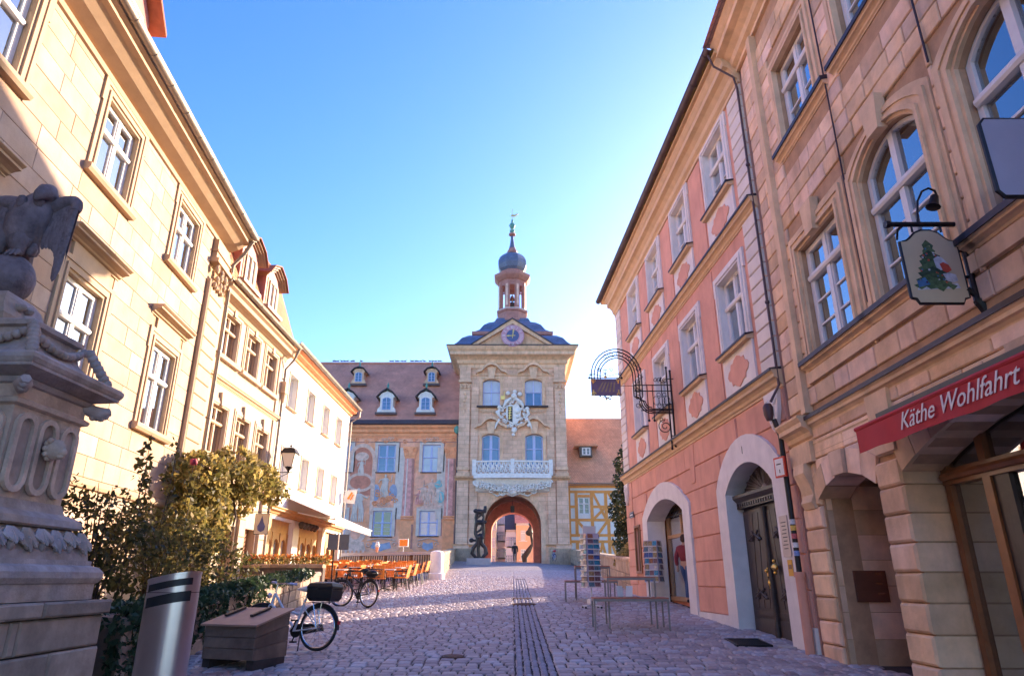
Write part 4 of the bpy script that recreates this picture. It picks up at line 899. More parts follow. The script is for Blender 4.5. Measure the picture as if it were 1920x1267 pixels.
for i, x in enumerate((.05,1.75,3.55,5.4)):                               # ground floor pillars
    for k in range(8): MB().block(x,x+.55,-.1,0,-.3+k*.55,.24+k*.55,.02).build('pillar_stone', M['l2wall'], l2)
for i, x in enumerate((.75,2.35,4.2)):
    b = MB(); b.box(x,x+1.1,.25,.3,-.5,2.75); o = b.build('shutter_door', M['wood'], l2)
    b = MB()
    for k in range(14): b.prism([(x+.1,.6+k*.14),(x+1.0,.9+k*.14),(x+1.0,1.0+k*.14),(x+.1,.7+k*.14)], .22, .25)
    b.build('slats', M['wood'], o)

# ------------------------------------------------------------------ white house with restaurant
l3 = thing('white_house', 'white rendered house with small brown windows above a restaurant front', 'building', (-9.0,25.7,.5), R(90))
A0, A1 = -.6, 10.62; CX3 = (.78,3.36,5.90,8.42)
ops = [(c-.5,c+.5,7.62,9.0) for c in CX3]+[(c-.5,c+.5,4.72,6.04) for c in CX3]+[(.0,2.6,-.4,3.3),(3.4,7.0,-.4,3.3),(7.6,10.2,-.4,3.3)]
w = MB(); wall_cells(w, A0, A1, -.6, 10.0, ops, 0, .4); w.box(A0,A0+.3,.4,7,-.6,10); w.box(A1-.3,A1,.4,7,-.6,10); w.box(A0+.3,A1-.3,6.6,7,-.6,10); w.build('wall', M['white_render'], l3)
MB().box(A0+.3,A1-.3,1.3,1.35,-.4,9.9).build('interior_wall', M['room'], l3)
for z0, z1 in ((7.62,9.0),(4.72,6.04)):
    for c in CX3:
        m_ = MB(); ring(m_, c-.5, c+.5, z0, z1, .08, .03); s_ = m_.build('window_surround', M['brownframe'], l3)
        MB().prof([(-.14,z0-.05),(-.14,z0-.02),(0,z0+.005),(0,z0-.05)], c-.6, c+.6).build('sill', M['l2trim'], s_)
        window(l3, c-.495, z0+.005, .99, z1-z0-.01, y=.2, cols=1, rows=1, fmat='white', fr=.08, curtain=1)
b = MB(); b.prof([(0,9.62),(-.08,9.66),(-.12,9.76),(-.3,9.8),(-.34,9.9),(-.42,9.94),(0,10.02)], A0, A1+.1); b.build('eaves_cornice', M['frescogold'], l3)
gutter(l3, M['gutter'], A0-.1, A1+.15, -.52, 10.02, .1)
MB().add([(A0,-.45,10.02),(A1+.1,-.45,10.02),(A1+.1,3.5,12.6),(A0,3.5,12.6),(A1+.1,7.4,10.02),(A0,7.4,10.02)], [(0,1,2,3),(1,4,2),(3,2,4,5),(0,3,5)]).build('roof', M['tileorange'], l3)
b = MB(); b.tube([(A1+.12,-.52,9.95),(A1+.1,-.5,9.6),(A1+.02,-.1,9.3),(A1+.02,-.1,1)], .045, 8); b.build('downpipe', M['gutter'], l3, smooth=40)
# restaurant front: ochre posts and arched lights
M['ochre'] = mat('ochre_joinery', (.50,.25,.08), .55, var=.15, vs=4)
def bay(x0, x1, n):
    o = MB().box(x0,x1,.16,.24,-.4,.75).build('shop_bay', M['ochre'], l3); MB().box(x0,x1,.14,.26,2.85,3.3).build('lintel', M['ochre'], o); wv = (x1-x0)/n
    for i in range(n):
        a = x0+i*wv
        m_ = MB(); m_.box(a,a+.11,.12,.26,.75,2.85); m_.box(a+wv-.11,a+wv,.12,.26,.75,2.85); arch_fill(m_, a+.11, a+wv-.11, 2.3, 2.3+(wv-.22)*.5, 2.85, .15, .24, 10); m_.build('arched_frame', M['ochre'], o)
        MB().box(a+.1,a+wv-.1,.2,.206,.75,2.85).build('pane', M['glass'], o)
        if i % 2 == 0: MB().box(a+.25,a+wv-.25,.19,.199,1.2,1.65).build('menu_card', M['white'], o)
    return o
bay(.0,2.6,3); bay(3.4,7.0,4); bay(7.6,10.2,3)
for x0 in (-.55,2.62,7.02,10.22):
    wd = .76 if 2 < x0 < 3 else .5
    wd = min(wd, .38 if x0 > 10 else wd)
    MB().box(x0,x0+wd,-.06,0,-.4,3.4).build('pilaster', M['quoin'] if x0 > 2 else M['ochre'], l3)
MB().prof([(y,3.42+z) for y,z in cornice(None,.3,.26)], A0, A1).build('shop_cornice', M['ochre'], l3)
awn = thing('restaurant_awning', 'white scalloped awning stretched out over the restaurant front', 'awning', (-9.0,25.7,.5), R(90))
b = MB(); b.prof([(-.02,4.22),(-2.0,3.42),(-2.0,3.39),(-.02,4.19)], 1.6, 8.6); b.build('cloth', M['white_cloth'], awn)
b = MB(); n = 40
for i in range(n):
    a = 1.6+7.0*i/n; wv = 7.0/n
    b.prism([(a,3.4),(a+wv,3.4),(a+wv,3.24),(a+wv*.8,3.17),(a+wv*.5,3.14),(a+wv*.2,3.17),(a,3.24)], -2.005, -1.995)
b.build('scalloped_valance', M['white_cloth'], awn)
b = MB(); b.tube([(1.5,-2.0,3.41),(8.85,-2.0,3.41)], .03, 8); b.build('front_bar', M['white'], awn)
for x in (2.2,8.0): MB().tube([(x,-.02,3.75),(x+.5,-1.0,3.55),(x,-1.98,3.4)], .025).build('folding_arm', M['white'], awn)
for x0 in (2.9,): 
    for k in range(5): put('grape_basket', 'gb', lambda b: b.ball((0,0,0),(.2,.16,.12),8,5).ball((.1,.05,-.08),.1,6,4), M['dkwood'], l3, (x0+k*.5,-.3,3.28), smooth=60)
# ------------------------------------------------------------------ gate tower (local origin at its front foot, z 3.4)
tw = thing('gate_tower', 'baroque sandstone gate tower with clock, balcony, coat of arms and slate lantern', 'tower', (.05,72,3.4))
HW = 5.9; AR = (-3.0,3.0); ZS, ZC = 3.55, 6.6
ops = [AR+(-1,6.7)]+[(s-.96,s+.96,9.1,13.1) for s in (-2.35,2.35)]+[(s-.96,s+.96,16.25,19.3) for s in (-2.35,2.35)]
w = MB(); wall_cells(w, -HW, HW, -6.5, 20.6, ops, 0, .8); arch_fill(w, AR[0], AR[1], ZS, ZC, 6.7, 0, .8, 20)
w.box(-HW,-HW+.8,.8,11,-6.5,20.6); w.box(HW-.8,HW,.8,11,-6.5,20.6); w.box(-HW+.8,HW-.8,10.2,11,7.0,20.6); w.box(-HW+.8,-3.4,.8,11,-6.5,7); w.box(3.4,HW-.8,.8,11,-6.5,7.0)
w.build('wall', M['tower'], tw)
MB().box(-4.9,4.9,2.4,2.5,7.6,20).build('interior_wall', M['room'], tw)
# passage: red plastered vault narrowing to an inner arch
v = MB(); n = 20
def ar(hw, zs, zc, y): return [(-hw,y,-.2),(-hw,y,zs)]+[(-hw*math.cos(math.pi*i/n),y,zs+(zc-zs)*math.sin(math.pi*i/n)) for i in range(1,n)]+[(hw,y,zs),(hw,y,-.2)]
A = ar(3.38,3.55,6.95,.8); B = ar(3.3,3.5,6.8,8.6); k = len(A); v.add(A+B, [(i,i+1,k+i+1,k+i) for i in range(k-1)])
vt = v.build('vault', M['tunnel'], tw, smooth=40)
for y0, y1, hw, zc in ((8.6,11,2.45,5.6),(4.2,4.7,3.02,6.45)):
    m_ = MB(); P = ar(hw,3.4,zc,y0); Q = ar(3.37,3.52,6.93,y0); P2 = [(x,y1,z) for x,_,z in P]; Q2 = [(x,y1,z) for x,_,z in Q]
    m_.add(P+Q, [(i,i+1,k+i+1,k+i) for i in range(k-1)]); m_.add(P2+Q2, [(i+1,i,k+i,k+i+1) for i in range(k-1)]); m_.add(P+P2, [(i+1,i,k+i,k+i+1) for i in range(k-1)]); m_.build('inner_arch', M['tunnel'] if y0 < 8 else M['frescored'], vt)
MB().tube([(0,4.2,6.6),(0,4.2,5.9)],.03).box(-.22,.22,3.95,4.4,5.2,5.9).build('lantern', M['iron'], tw)
# arch moulding
m_ = MB()
for ins, pr, nx in ((0,.10,.35),(.35,.2,.7),(.7,.12,1.)):
    wd = .68*(1-ins); wj = .68*(1-nx)
    P = [(-(3.0+wj)*math.cos(math.pi*i/n), ZS+(ZC+wj-ZS)*math.sin(math.pi*i/n)) for i in range(n+1)]; Q = [(-(3.0+wd)*math.cos(math.pi*i/n), ZS+(ZC+wd-ZS)*math.sin(math.pi*i/n)) for i in range(n+1)]
    for i in range(n): m_.prism([P[i],P[i+1],Q[i+1],Q[i]], -pr, 0)
    m_.box(-3.0-wd,-3.0-wj,-pr,0,0,ZS); m_.box(3.0+wj,3.0+wd,-pr,0,0,ZS)
m_.build('arch_moulding', M['towertrim'], tw)
# giant pilasters, plinth and string courses
for s in (-1,1):
    x0 = s*5.28
    for z0, z1, hw, pr, m in ((-.3,1.5,.78,.55,'tower'),(1.5,8.1,.62,.36,'tower'),(8.5,18.0,.58,.28,'tower'),(9.2,9.5,.68,.38,'towertrim'),(8.5,8.9,.72,.42,'towertrim')):
        MB().box(x0-hw,x0+hw,-pr,0,z0,z1).build('pilaster', M[m], tw)
    for z0, z1, hw, pr in ((-.3,1.4,.5,.3),(1.4,8.1,.42,.2),(8.5,18.4,.4,.16)):
        MB().box(s*4.15-hw,s*4.15+hw,-pr,0,z0,z1).build('side_pilaster', M['tower'], tw)
    b = MB(); b.box(x0-.72,x0+.72,-.42,0,18.9,19.15); b.box(x0-.62,x0+.62,-.32,0,18.0,18.12)
    for i in range(3):
        scroll(b, x0-.4+i*.4, 18.6, .2, 1.4, -.36, .06, 1 if i%2 else -1); b.ball((x0-.4+i*.4,-.3,18.32),(.16,.14,.2),6,4)
    for i in range(6): b.ball((x0+.1*math.sin(i*2.),-.32,17.6-i*.42),(.17-.012*i,.1,.2),6,4)
    b.build('capital', M['towertrim'], tw, smooth=60)
    MB().box(x0-.62,x0+.62,-.34,0,19.15,20.7).build('frieze_block', M['tower'], tw)
for z, h, p in ((8.1,.4,.75),(1.4,.22,.62)):
    for a, b_ in ((-6.15,-3.4),(3.4,6.15)): MB().prof([(y,z+q) for y,q in cornice(None,h,p)], a, b_).build('string_course', M['towertrim'], tw)
MB().box(-5.9,5.9,-.12,0,19.75,20.0).build('architrave', M['towertrim'], tw)
# main cornice, mitred around the tower
def skirt(b, prof, hx, hy0, hy1):        # profile of (out, z) around a rectangle
    rings = [[(-hx-o,hy0-o,z),(hx+o,hy0-o,z),(hx+o,hy1+o,z),(-hx-o,hy1+o,z)] for o, z in prof]
    for A, B in zip(rings, rings[1:]): b.add(A+B, [(i,(i+1)%4,4+(i+1)%4,4+i) for i in range(4)])
b = MB(); skirt(b, [(0,20.6),(.12,20.6),(.12,21.0),(.3,21.15),(.35,21.5),(.65,21.75),(1.1,21.95),(1.1,22.3),(1.3,22.5),(1.42,22.75),(1.42,22.86),(0,22.95)], HW, 0, 11); b.build('main_cornice', M['towertrim'], tw)
b = MB(); skirt(b, [(1.36,22.86),(1.5,22.86),(1.5,22.98),(.9,23.05)], HW, 0, 11); b.build('eaves_edge', M['lead'], tw)
# pediment
b = MB(); b.prism([(-4.3,22.96),(4.3,22.96),(0,25.7)], -.75, .5); pd = b.build('pediment', M['towertrim'], tw)
for s in (-1,1):
    b = MB(); b.prism([(s*4.75,22.9),(s*4.2,22.9),(0,25.55),(0,26.1)], -1.25, .5); b.build('raking_cornice', M['towertrim'], pd)
    b = MB(); b.prism([(s*4.9,22.92),(s*4.75,22.92),(0,26.1),(0,26.24)], -1.4, .5); b.build('lead_cover', M['lead'], pd)
# clock
def disc(b, r0, r1, y0, y1, n=40):
    P = [(math.cos(2*math.pi*i/n), math.sin(2*math.pi*i/n)) for i in range(n)]
    if r0 == 0: b.prism([(r1*x,r1*z) for x,z in P], y0, y1)
    else:
        for i in range(n): q = (i+1)%n; b.prism([(r0*P[i][0],r0*P[i][1]),(r0*P[q][0],r0*P[q][1]),(r1*P[q][0],r1*P[q][1]),(r1*P[i][0],r1*P[i][1])], y0, y1)
b = MB(); disc(b, .72, 1.3, -.08, 0); ck = b.build('clock', mat('rose_clock_ring',(.50,.24,.30),.6,var=.06,vs=3), tw, (.03,-1.42,24.0))
b = MB(); disc(b, 0, .74, -.06, 0); b.build('dial', mat('blue_dial',(.05,.08,.22),.5,var=.05,vs=3), ck)
NUM = 'XII I II III IIII V VI VII VIII IX X XI'.split(); nm = mat('clock_numerals',(.68,.62,.66),.6,var=0)
for i, q in enumerate(NUM):
    a = R(90-30*i); b = MB(); x = -.07*(len(q)-1)
    for ch in q:
        if ch == 'I': b.box(x-.02,x+.02,0,.01,-.17,.17)
        elif ch == 'X': b.prism([(x-.09,-.17),(x-.05,-.17),(x+.09,.17),(x+.05,.17)],0,.01); b.prism([(x+.09,-.17),(x+.05,-.17),(x-.09,.17),(x-.05,.17)],-.002,.008)
        else: b.prism([(x-.09,.17),(x-.05,.17),(x+.015,-.17),(x-.015,-.17)],0,.01); b.prism([(x+.09,.17),(x+.05,.17),(x+.015,-.17),(x-.015,-.17)],-.002,.008)
        x += .14
    o = b.build('numeral', nm, ck, (1.0*math.cos(a),-.09,1.0*math.sin(a))); o.rotation_euler = (0, -(a-R(90)), 0)
def hand(name, l, ang):
    b = MB(); b.prism([(-.035,-.3),(.035,-.3),(.05,l*.6),(.13,l*.66),(.05,l*.72),(.03,l*.8),(.1,l*.86),(0,l),(-.1,l*.86),(-.03,l*.8),(-.05,l*.72),(-.13,l*.66),(-.05,l*.6)], -.03, -.0)
    o = b.build(name, M['gold'], ck, (0,-.1,0)); o.rotation_euler = (0, ang, 0)
hand('minute_hand', .80, R(8)); hand('hour_hand', .72, R(-93))
# roof: two bell shaped tiers of slate
def tier(b, prof, yc, hx0):     # (half width, z)
    rg = [[(-h,yc-h*.92,z),(h,yc-h*.92,z),(h,yc+h*.92,z),(-h,yc+h*.92,z)] for h, z in prof]
    for A, B in zip(rg, rg[1:]): b.add(A+B, [(i,(i+1)%4,4+(i+1)%4,4+i) for i in range(4)])
    b.add(rg[-1], [(0,1,2,3)])
b = MB(); tier(b, [(7.3,22.98),(6.7,23.2),(6.25,23.7),(5.8,24.35),(5.1,24.85),(4.4,25.1)], 5.5, 0); rf = b.build('roof', M['slate'], tw)
b = MB(); tier(b, [(4.45,25.0),(4.75,25.15),(4.75,25.5),(4.2,25.62)], 5.5, 0); b.build('roof_shelf', M['maroon'], rf)
b = MB(); tier(b, [(4.5,25.55),(3.9,26.0),(3.4,26.8),(2.8,27.3),(2.2,27.6),(1.9,28.2)], 5.5, 0); b.build('upper_roof', M['slate'], rf)
# open lantern with bells
lc = (-.02,5.3); O8 = math.pi/8
ln = MB().lathe([(1.95,27.9),(1.95,28.1),(1.85,28.2),(1.85,29.1),(2.02,29.2),(2.02,29.42),(1.5,29.45)], 8, lc, O8).build('lantern_base', M['maroon'], tw)
MB().lathe([(2.06,29.42),(2.06,29.5),(1.6,29.52)], 8, lc, O8).build('ledge', M['offwhite'], ln)
for i in range(8):
    a = O8+i*math.pi/4; a2 = i*math.pi/4
    o = put('lantern_post', 'lpost', lambda b: b.box(-.27,.27,-.2,.2,29.45,33.2), M['maroon'], tw, (lc[0]+1.55*math.cos(a), lc[1]+1.55*math.sin(a), 0), a+math.pi/2)
    put('post_panel', 'lpp', lambda b: b.box(-.13,.13,-.23,-.2,29.9,32.8), M['flesh'], o)
    put('lantern_arch', 'larch', lambda b: arch_fill(b,-.45,.45,32.4,32.75,33.2,-.12,.12,10), M['maroon'], tw, (lc[0]+1.45*math.cos(a2), lc[1]+1.45*math.sin(a2), 0), a2+math.pi/2)
for z, s in ((31.2,.8),(30.0,1.25)):
    MB().lathe([(r_*s,z+q*s) for r_, q in ((.1,.75),(.22,.7),(.3,.4),(.36,.15),(.5,0.0),(.44,0.02))], 14, lc).tube([(lc[0],lc[1],z+.7*s),(lc[0],lc[1],z+1.05*s)],.06).build('bell', M['bronze'], ln, smooth=50)
MB().box(lc[0]-1.5,lc[0]+1.5,lc[1]-.08,lc[1]+.08,32.0,32.16).box(lc[0]-.08,lc[0]+.08,lc[1]-1.5,lc[1]+1.5,31.05,31.2).build('bell_beam', M['maroon'], ln)
MB().lathe([(1.75,33.15),(1.8,33.4),(2.0,33.5),(2.35,33.9),(2.42,34.1),(2.42,34.3),(2.1,34.45),(1.55,34.55),(1.45,35.0)], 8, lc, O8).build('lantern_cornice', M['maroon'], tw)
dm = MB().lathe([(1.5,35.0),(1.75,35.3),(1.92,35.9),(1.9,36.4),(1.7,36.9),(1.35,37.3),(.8,37.55),(.5,37.7)], 8, lc, O8).build('onion_dome', M['slate'], tw)
MB().lathe([(.35,37.6),(.62,37.75),(.68,38.0),(.5,38.3),(.42,38.5)], 10, lc).build('collar', M['maroon'], dm, smooth=40)
MB().lathe([(.44,38.45),(.3,39.0),(.2,39.8),(.17,40.3)], 8, lc).build('spire', M['slate'], dm)
MB().lathe([(.2,40.25),(.45,40.4),(.45,40.6),(.2,40.75)], 10, lc).build('collar', M['maroon'], dm, smooth=40)
MB().lathe([(.16,40.7),(.34,40.95),(.3,41.15),(.16,41.25),(.3,41.5),(.42,41.85),(.3,42.1),(.1,42.3),(.16,42.5),(.05,42.8)], 10, lc).build('finial', M['verdigris'], dm, smooth=50)
b = MB(); b.tube([(lc[0],lc[1],42.7),(lc[0],lc[1],44.3)], .035); b.prism([(lc[0]-.2,43.2),(lc[0]+.35,43.15),(lc[0]+.8,43.55),(lc[0]+.55,43.6),(lc[0]+.4,43.45),(lc[0]-.1,43.5)], lc[1]-.02, lc[1]+.02); b.build('weather_vane', M['gold'], dm)
# windows with hoods
for row, (z0, z1) in enumerate(((9.1,13.1),(16.25,19.3))):
    for s in (-2.35,2.35):
        m_ = MB(); arch_fill(m_, s-.96, s+.96, z1-.3, z1, z1+.02, 0, .5, 10); ring(m_, s-.96, s+.96, z0, z1, .34, .14, steps=((0,.7),(.4,1.),(.75,.6)), ears=.1); so = m_.build('window_surround', M['towertrim'], tw)
        P = [(-1.75,.55),(-1.5,.75),(-1.1,.85),(-.75,1.25),(-.45,1.5),(0,1.62),(.45,1.5),(.75,1.25),(1.1,.85),(1.5,.75),(1.75,.55)]
        m_ = MB(); Q = [(x,z+.28) for x,z in P]
        for i in range(len(P)-1): m_.prism([(s+P[i][0],z1+P[i][1]),(s+P[i+1][0],z1+P[i+1][1]),(s+Q[i+1][0],z1+Q[i+1][1]),(s+Q[i][0],z1+Q[i][1])], -.55, 0)
        m_.build('hood', M['towertrim'], so)
        MB().prism([(s-.3,z1+.02),(s+.3,z1+.02),(s+.5,z1+1.35),(s-.5,z1+1.35)], -.3, 0).build('keystone', M['towertrim'], so)
        window(tw, s-.95, z0+.01, 1.9, z1-z0-.02, y=.3, cols=2, rows=1, trans=(z1-z0)*(.52 if row else .60), fmat='bluepaint', glass='paleglass' if (row and s < 0) else 'blueglass', fr=.13, mull=.3 if not row else .14, arch=.28)
        if row: MB().prof([(-.34,z0-.22),(-.4,z0-.1),(-.4,z0-.02),(0,z0),(0,z0-.22)], s-1.6, s+1.6).build('sill', M['lead'], so)
        if row:
            b = MB()
            for i in range(9): scroll(b, s-1.1+i*.27, z0-.55-.18*(i%2), .17, 1.3, -.1, .05, 1 if i%2 else -1)
            b.build('carved_apron', M['towertrim'], so)
# balcony
def bow(x): return -1.15-.35*(1-(x/4.0)**2)
b = MB(); n = 24; P = [(-4.1+8.2*i/n) for i in range(n+1)]
b.prismz([(x,bow(min(4,max(-4,x)))-.1) for x in P]+[(4.1,0),(-4.1,0)], 8.2, 8.55); bal = b.build('balcony', M['carving'], tw)
b = MB()
for z0, z1, p in ((8.55,8.68,.06),(9.86,10.02,.08)): b.prismz([(x,bow(min(4,max(-4,x)))-p) for x in P]+[(x,bow(min(4,max(-4,x)))+.14) for x in P[::-1]], z0, z1)
b.build('rails', M['carving'], bal)
b = MB(); rb = random.Random(2)
for i in range(34):
    x = -3.9+7.8*i/33; y = bow(x)+.03; f = 1 if i%2 else -1
    Pq = spiral(x, 9.28+.18*f, .27, .06, 90*f, 90*f+f*430, 16); b.tube([(px,y,pz) for px,pz in Pq], .05, 5)
    b.tube([(x-.1*f,y,8.66),(x+.12*f,y-.03,9.2),(x-.06*f,y,9.88)], .055, 5)
    if i % 4 == 0: b.ball((x,y-.05,9.3),(.16,.09,.22),6,4)
b.build('openwork_balustrade', M['carving'], bal, smooth=60)
b = MB()
for x in (-4.05,0,4.05): b.box(x-.2,x+.2,bow(min(4,abs(x)))-.12,bow(min(4,abs(x)))+.2,8.5,10.15)
b.build('balcony_post', M['carving'], bal)
b = MB(); b.prof([(0,6.85),(-.35,7.0),(-.5,7.3),(-.8,7.7),(-1.0,8.05),(-1.1,8.2),(0,8.2)], -3.9, 3.9)
cs = b.build('balcony_cove', M['carving'], bal); b = MB()
for i in range(22):
    x = -3.8+7.6*i/21; z = 7.75-.55*(1-(abs(x)/4)**2)
    scroll(b, x, z+.12*math.sin(i*1.7), .3, 1.3, -1.0+.1*math.cos(i), .09, 1 if x > 0 else -1, 60*i); b.ball((x+.1,-.8,z-.3),(.2,.2,.16),6,4)
b.ball((0,-.75,6.95),(.55,.3,.42)); 
for s in (-1,1):
    scroll(b, s*1.1, 6.85, .4, 1.5, -.55, .1, s); scroll(b, s*2.2, 7.0, .34, 1.5, -.6, .09, -s); scroll(b, s*3.9, 7.8, .3, 1.5, -.85, .1, s)
    b.tube([(0,-.5,6.5),(s*.8,-.45,6.75),(s*1.6,-.4,6.45),(s*2.4,-.3,6.9)], [.16,.12,.1,.05], 6)
b.build('rocaille', M['carving'], cs, smooth=60)
# coat of arms
ca = MB(); ca.prism([(x*.86,z) for x, z in [(0,-1.5),(.7,-1.2),(1.15,-.5),(1.2,.4),(.95,1.2),(.4,1.35),(0,1.2),(-.4,1.35),(-.95,1.2),(-1.2,.4),(-1.15,-.5),(-.7,-1.2)]], -.35, -.05)
ca = ca.build('coat_of_arms', M['carving'], tw, (.1,-.05,15.3)); ca.scale = (.8,.9,.8)
b = MB(); b.prism([(-.75,-.9),(-.12,-1.2),(-.12,1.05),(-.75,1.0)], -.39, -.35); b.build('shield_field', M['black'], ca)
b = MB(); b.prism([(-.62,-.8),(-.5,-.8),(-.36,.9),(-.48,.9)], -.42, -.39)
for i in range(5): b.prism([(-.66,-.7+i*.36),(-.26,-.62+i*.36),(-.26,-.52+i*.36),(-.66,-.56+i*.36)], -.41, -.39)
b.build('gilt_charge', M['gold'], ca)
b = MB()
for i in range(26):
    a = 2*math.pi*i/26; r_ = 1.5+.25*math.sin(i*2.3); f = 1 if i%2 else -1
    scroll(b, r_*1.0*math.cos(a), 1.25*r_*math.sin(a), .26, 1.3, -.3, .08, f, 40*i); b.ball((r_*.9*math.cos(a),-.25,1.15*r_*math.sin(a)),(.17,.12,.17),7,5)
for x, z, s in ((.1,2.5,.55),(-.75,2.9,.4),(.9,2.75,.42),(.2,3.1,.4),(-1.9,.9,.42),(-2.2,.2,.35),(1.9,-.9,.45),(2.1,-1.6,.36),(.1,-2.3,.5),(0,-2.9,.32),(1.9,.7,.4),(.55,.3,.5),(.6,-.4,.4)): b.ball((x,-.35,z),(s*.75,s*.5,s*.75),8,6)
for s in (-1,1):
    b.tube([(s*.3,-.3,2.2),(s*1.0,-.4,1.6),(s*1.4,-.3,.9)], [.2,.28,.12], 7); b.tube([(s*1.9,-.3,.6),(s*2.1,-.35,0),(s*1.7,-.3,-.6)], [.2,.25,.1], 7); b.tube([(s*1.9,-.4,-.8),(s*2.3,-.4,-1.5),(s*2.5,-.35,-2.1)], [.2,.16,.07], 7)
b.build('mantling', M['carving'], ca, smooth=60)
b = MB(); b.prism([(-1.75,2.0),(-1.2,2.0),(-1.15,2.6),(-1.7,2.5)], -.4, -.3); b.box(-1.3,-1.2,-.4,-.3,2.6,3.1); b.build('gilt_standard', M['gold'], ca)
# plinth stone courses at the foot
for s in (-1,1): MB().box(s*4.9-1.1,s*4.9+1.1,-.75,0,-.5,1.2).build('footing', M['parstone'], tw)

# ------------------------------------------------------------------ frescoed town hall wing
rh = thing('town_hall', 'frescoed town hall wing with red tiled roof and stone dormers', 'building', (-14.6,74,4.0))
X0, X1 = -9.5, 8.7
wx = [(-.75,2),(4.65,2.0),(-5.1,2.0)]
ops = [(c-1,c+1,8.72,11.75) for c,_ in wx]+[(c-1.02,c+1.02,1.95,4.6) for c in (-.7+.35-.0,4.9-.25,-5.1)]
ops = [(-.3,1.7,8.72,11.75),(4.66,6.67,8.72,11.75),(-4.9,-3.24,8.72,11.75),(-.37,1.70,1.93,4.58),(4.64,6.64,1.98,4.58),(-4.9,-3.3,1.93,4.58)]
w = MB(); wall_cells(w, X0, X1, -7.5, 13.0, ops, 0, .5); w.box(X0,X0+.5,.5,12,-7.5,13); w.box(X0+.5,X1,11.5,12,-7.5,13); w.build('wall', M['fresco'], rh)
MB().box(X0+.6,X1,1.8,1.85,0,13).build('interior_wall', M['room'], rh)
for i, o_ in enumerate(ops):
    lo = o_[2] < 5
    s_ = MB(); ring(s_, o_[0], o_[1], o_[2], o_[3], .34, .03, bottom=False); s_.build('painted_frame', M['frescogrey'], rh)
    g = ('blueglass','paleglass','blueglass','darkglass','paleglass','darkglass')[i]
    window(rh, o_[0]+.01, o_[2]+.01, o_[1]-o_[0]-.02, o_[3]-o_[2]-.02, y=.14, cols=2, rows=3 if lo else 2, trans=(o_[3]-o_[2])*.52, fmat='bluepaint', glass=g, fr=.12, mull=.16)
    MB().prof([(-.1,o_[2]-.12),(-.12,o_[2]-.02),(0,o_[2]),(0,o_[2]-.12)], o_[0]-.15, o_[1]+.15).build('sill', M['lead'], rh)
b = MB(); b.prof([(0,12.6),(-.1,12.65),(-.15,12.95),(-.35,13.1),(-.4,13.4),(-.65,13.6),(-.7,13.8),(0,13.9)], X0, X1); b.build('eaves_cornice', M['frescogold'], rh)
gutter(rh, M['dkgutter'], X0, X1, -.78, 13.95, .12)
# painted architecture, thin plaster layers
M['frescodark'] = mat('fresco_umber', (.46,.20,.15), .85, var=.3, vs=1.8)
def paint(name, poly, m, y=-.012): MB().prism(poly, y, 0).build(name, M[m], rh)
for c in (2.95+.35, 7.85):
    paint('painted_pedestal', [(c-.85,.1),(c+.85,.1),(c+.85,.5),(c+.7,.6),(c+.7,3.2),(c+.8,3.4),(c+.8,3.7),(c-.8,3.7),(c-.8,3.4),(c-.7,3.2),(c-.7,.6),(c-.85,.5)], 'frescogold', -.05)
    paint('painted_column', [(c-.58,3.7),(c+.58,3.7),(c+.52,10.2),(c-.52,10.2)], 'marble', -.09)
    paint('painted_highlight', [(c-.34,3.75),(c-.16,3.75),(c-.15,10.15),(c-.30,10.15)], 'flesh', -.094); paint('painted_highlight', [(c-.30,3.75),(c-.24,3.75),(c-.22,10.15),(c-.27,10.15)], 'carving', -.097)
    paint('painted_dark_side', [(c+.32,3.75),(c+.57,3.75),(c+.51,10.15),(c+.28,10.15)], 'frescodark', -.094)
    for z_ in (3.72,3.95): MB().tube([(c-.68,-.08,z_),(c+.68,-.08,z_)], .1, 8).build('painted_base_ring', M['frescogold'], rh, smooth=60)
    paint('painted_panel_shade', [(c+.5,.65),(c+.7,.65),(c+.7,3.15),(c+.5,3.15)], 'frescodark', -.055)
    b = MB(); b.prism([(c-.55,10.2),(c+.55,10.2),(c+.8,11.3),(c+.8,11.5),(c-.8,11.5),(c-.8,11.3)], -.1, 0)
    for s in (-1,1): scroll(b, c+s*.5, 11.1, .28, 1.3, -.12, .06, s)
    for i in range(5): b.ball((c-.5+i*.25,-.1,10.6),(.16,.06,.3),6,4)
    b.build('painted_capital', M['frescogold'], rh, smooth=60)
    paint('painted_shadow', [(c-1.5,3.7),(c-.62,3.7),(c-.56,11.4),(c-1.5,11.4)], 'frescogrey', -.02)
c = -2.0
paint('painted_niche', [(c-1.15,6.2),(c+1.15,6.2)]+arc(c,9.9,1.15,1.5,0,180,12), 'frescored', -.02)
b = MB(); P = arc(c,9.9,1.2,1.55,0,180,14); Q = arc(c,9.9,1.62,1.95,0,180,14)
for i in range(14): b.prism([P[i],P[i+1],Q[i+1],Q[i]], -.05, 0)
b.box(c-1.62,c-1.2,-.05,0,4.2,9.9); b.box(c+1.2,c+1.62,-.05,0,4.2,9.9); b.build('painted_niche_frame', M['flesh'], rh)
b = MB(); P = arc(c,7.6,1.15,.75,0,360,24); Q = arc(c,7.6,1.45,1.05,0,360,24)
for i in range(24): b.prism([P[i],P[i+1],Q[i+1],Q[i]], -.06, 0)
b.build('painted_oval', M['flesh'], rh)
b = MB(); P = arc(c,10.4,.75,.5,0,360,20); b.prism(P, -.04, 0); b.build('painted_medallion', M['flesh'], rh)
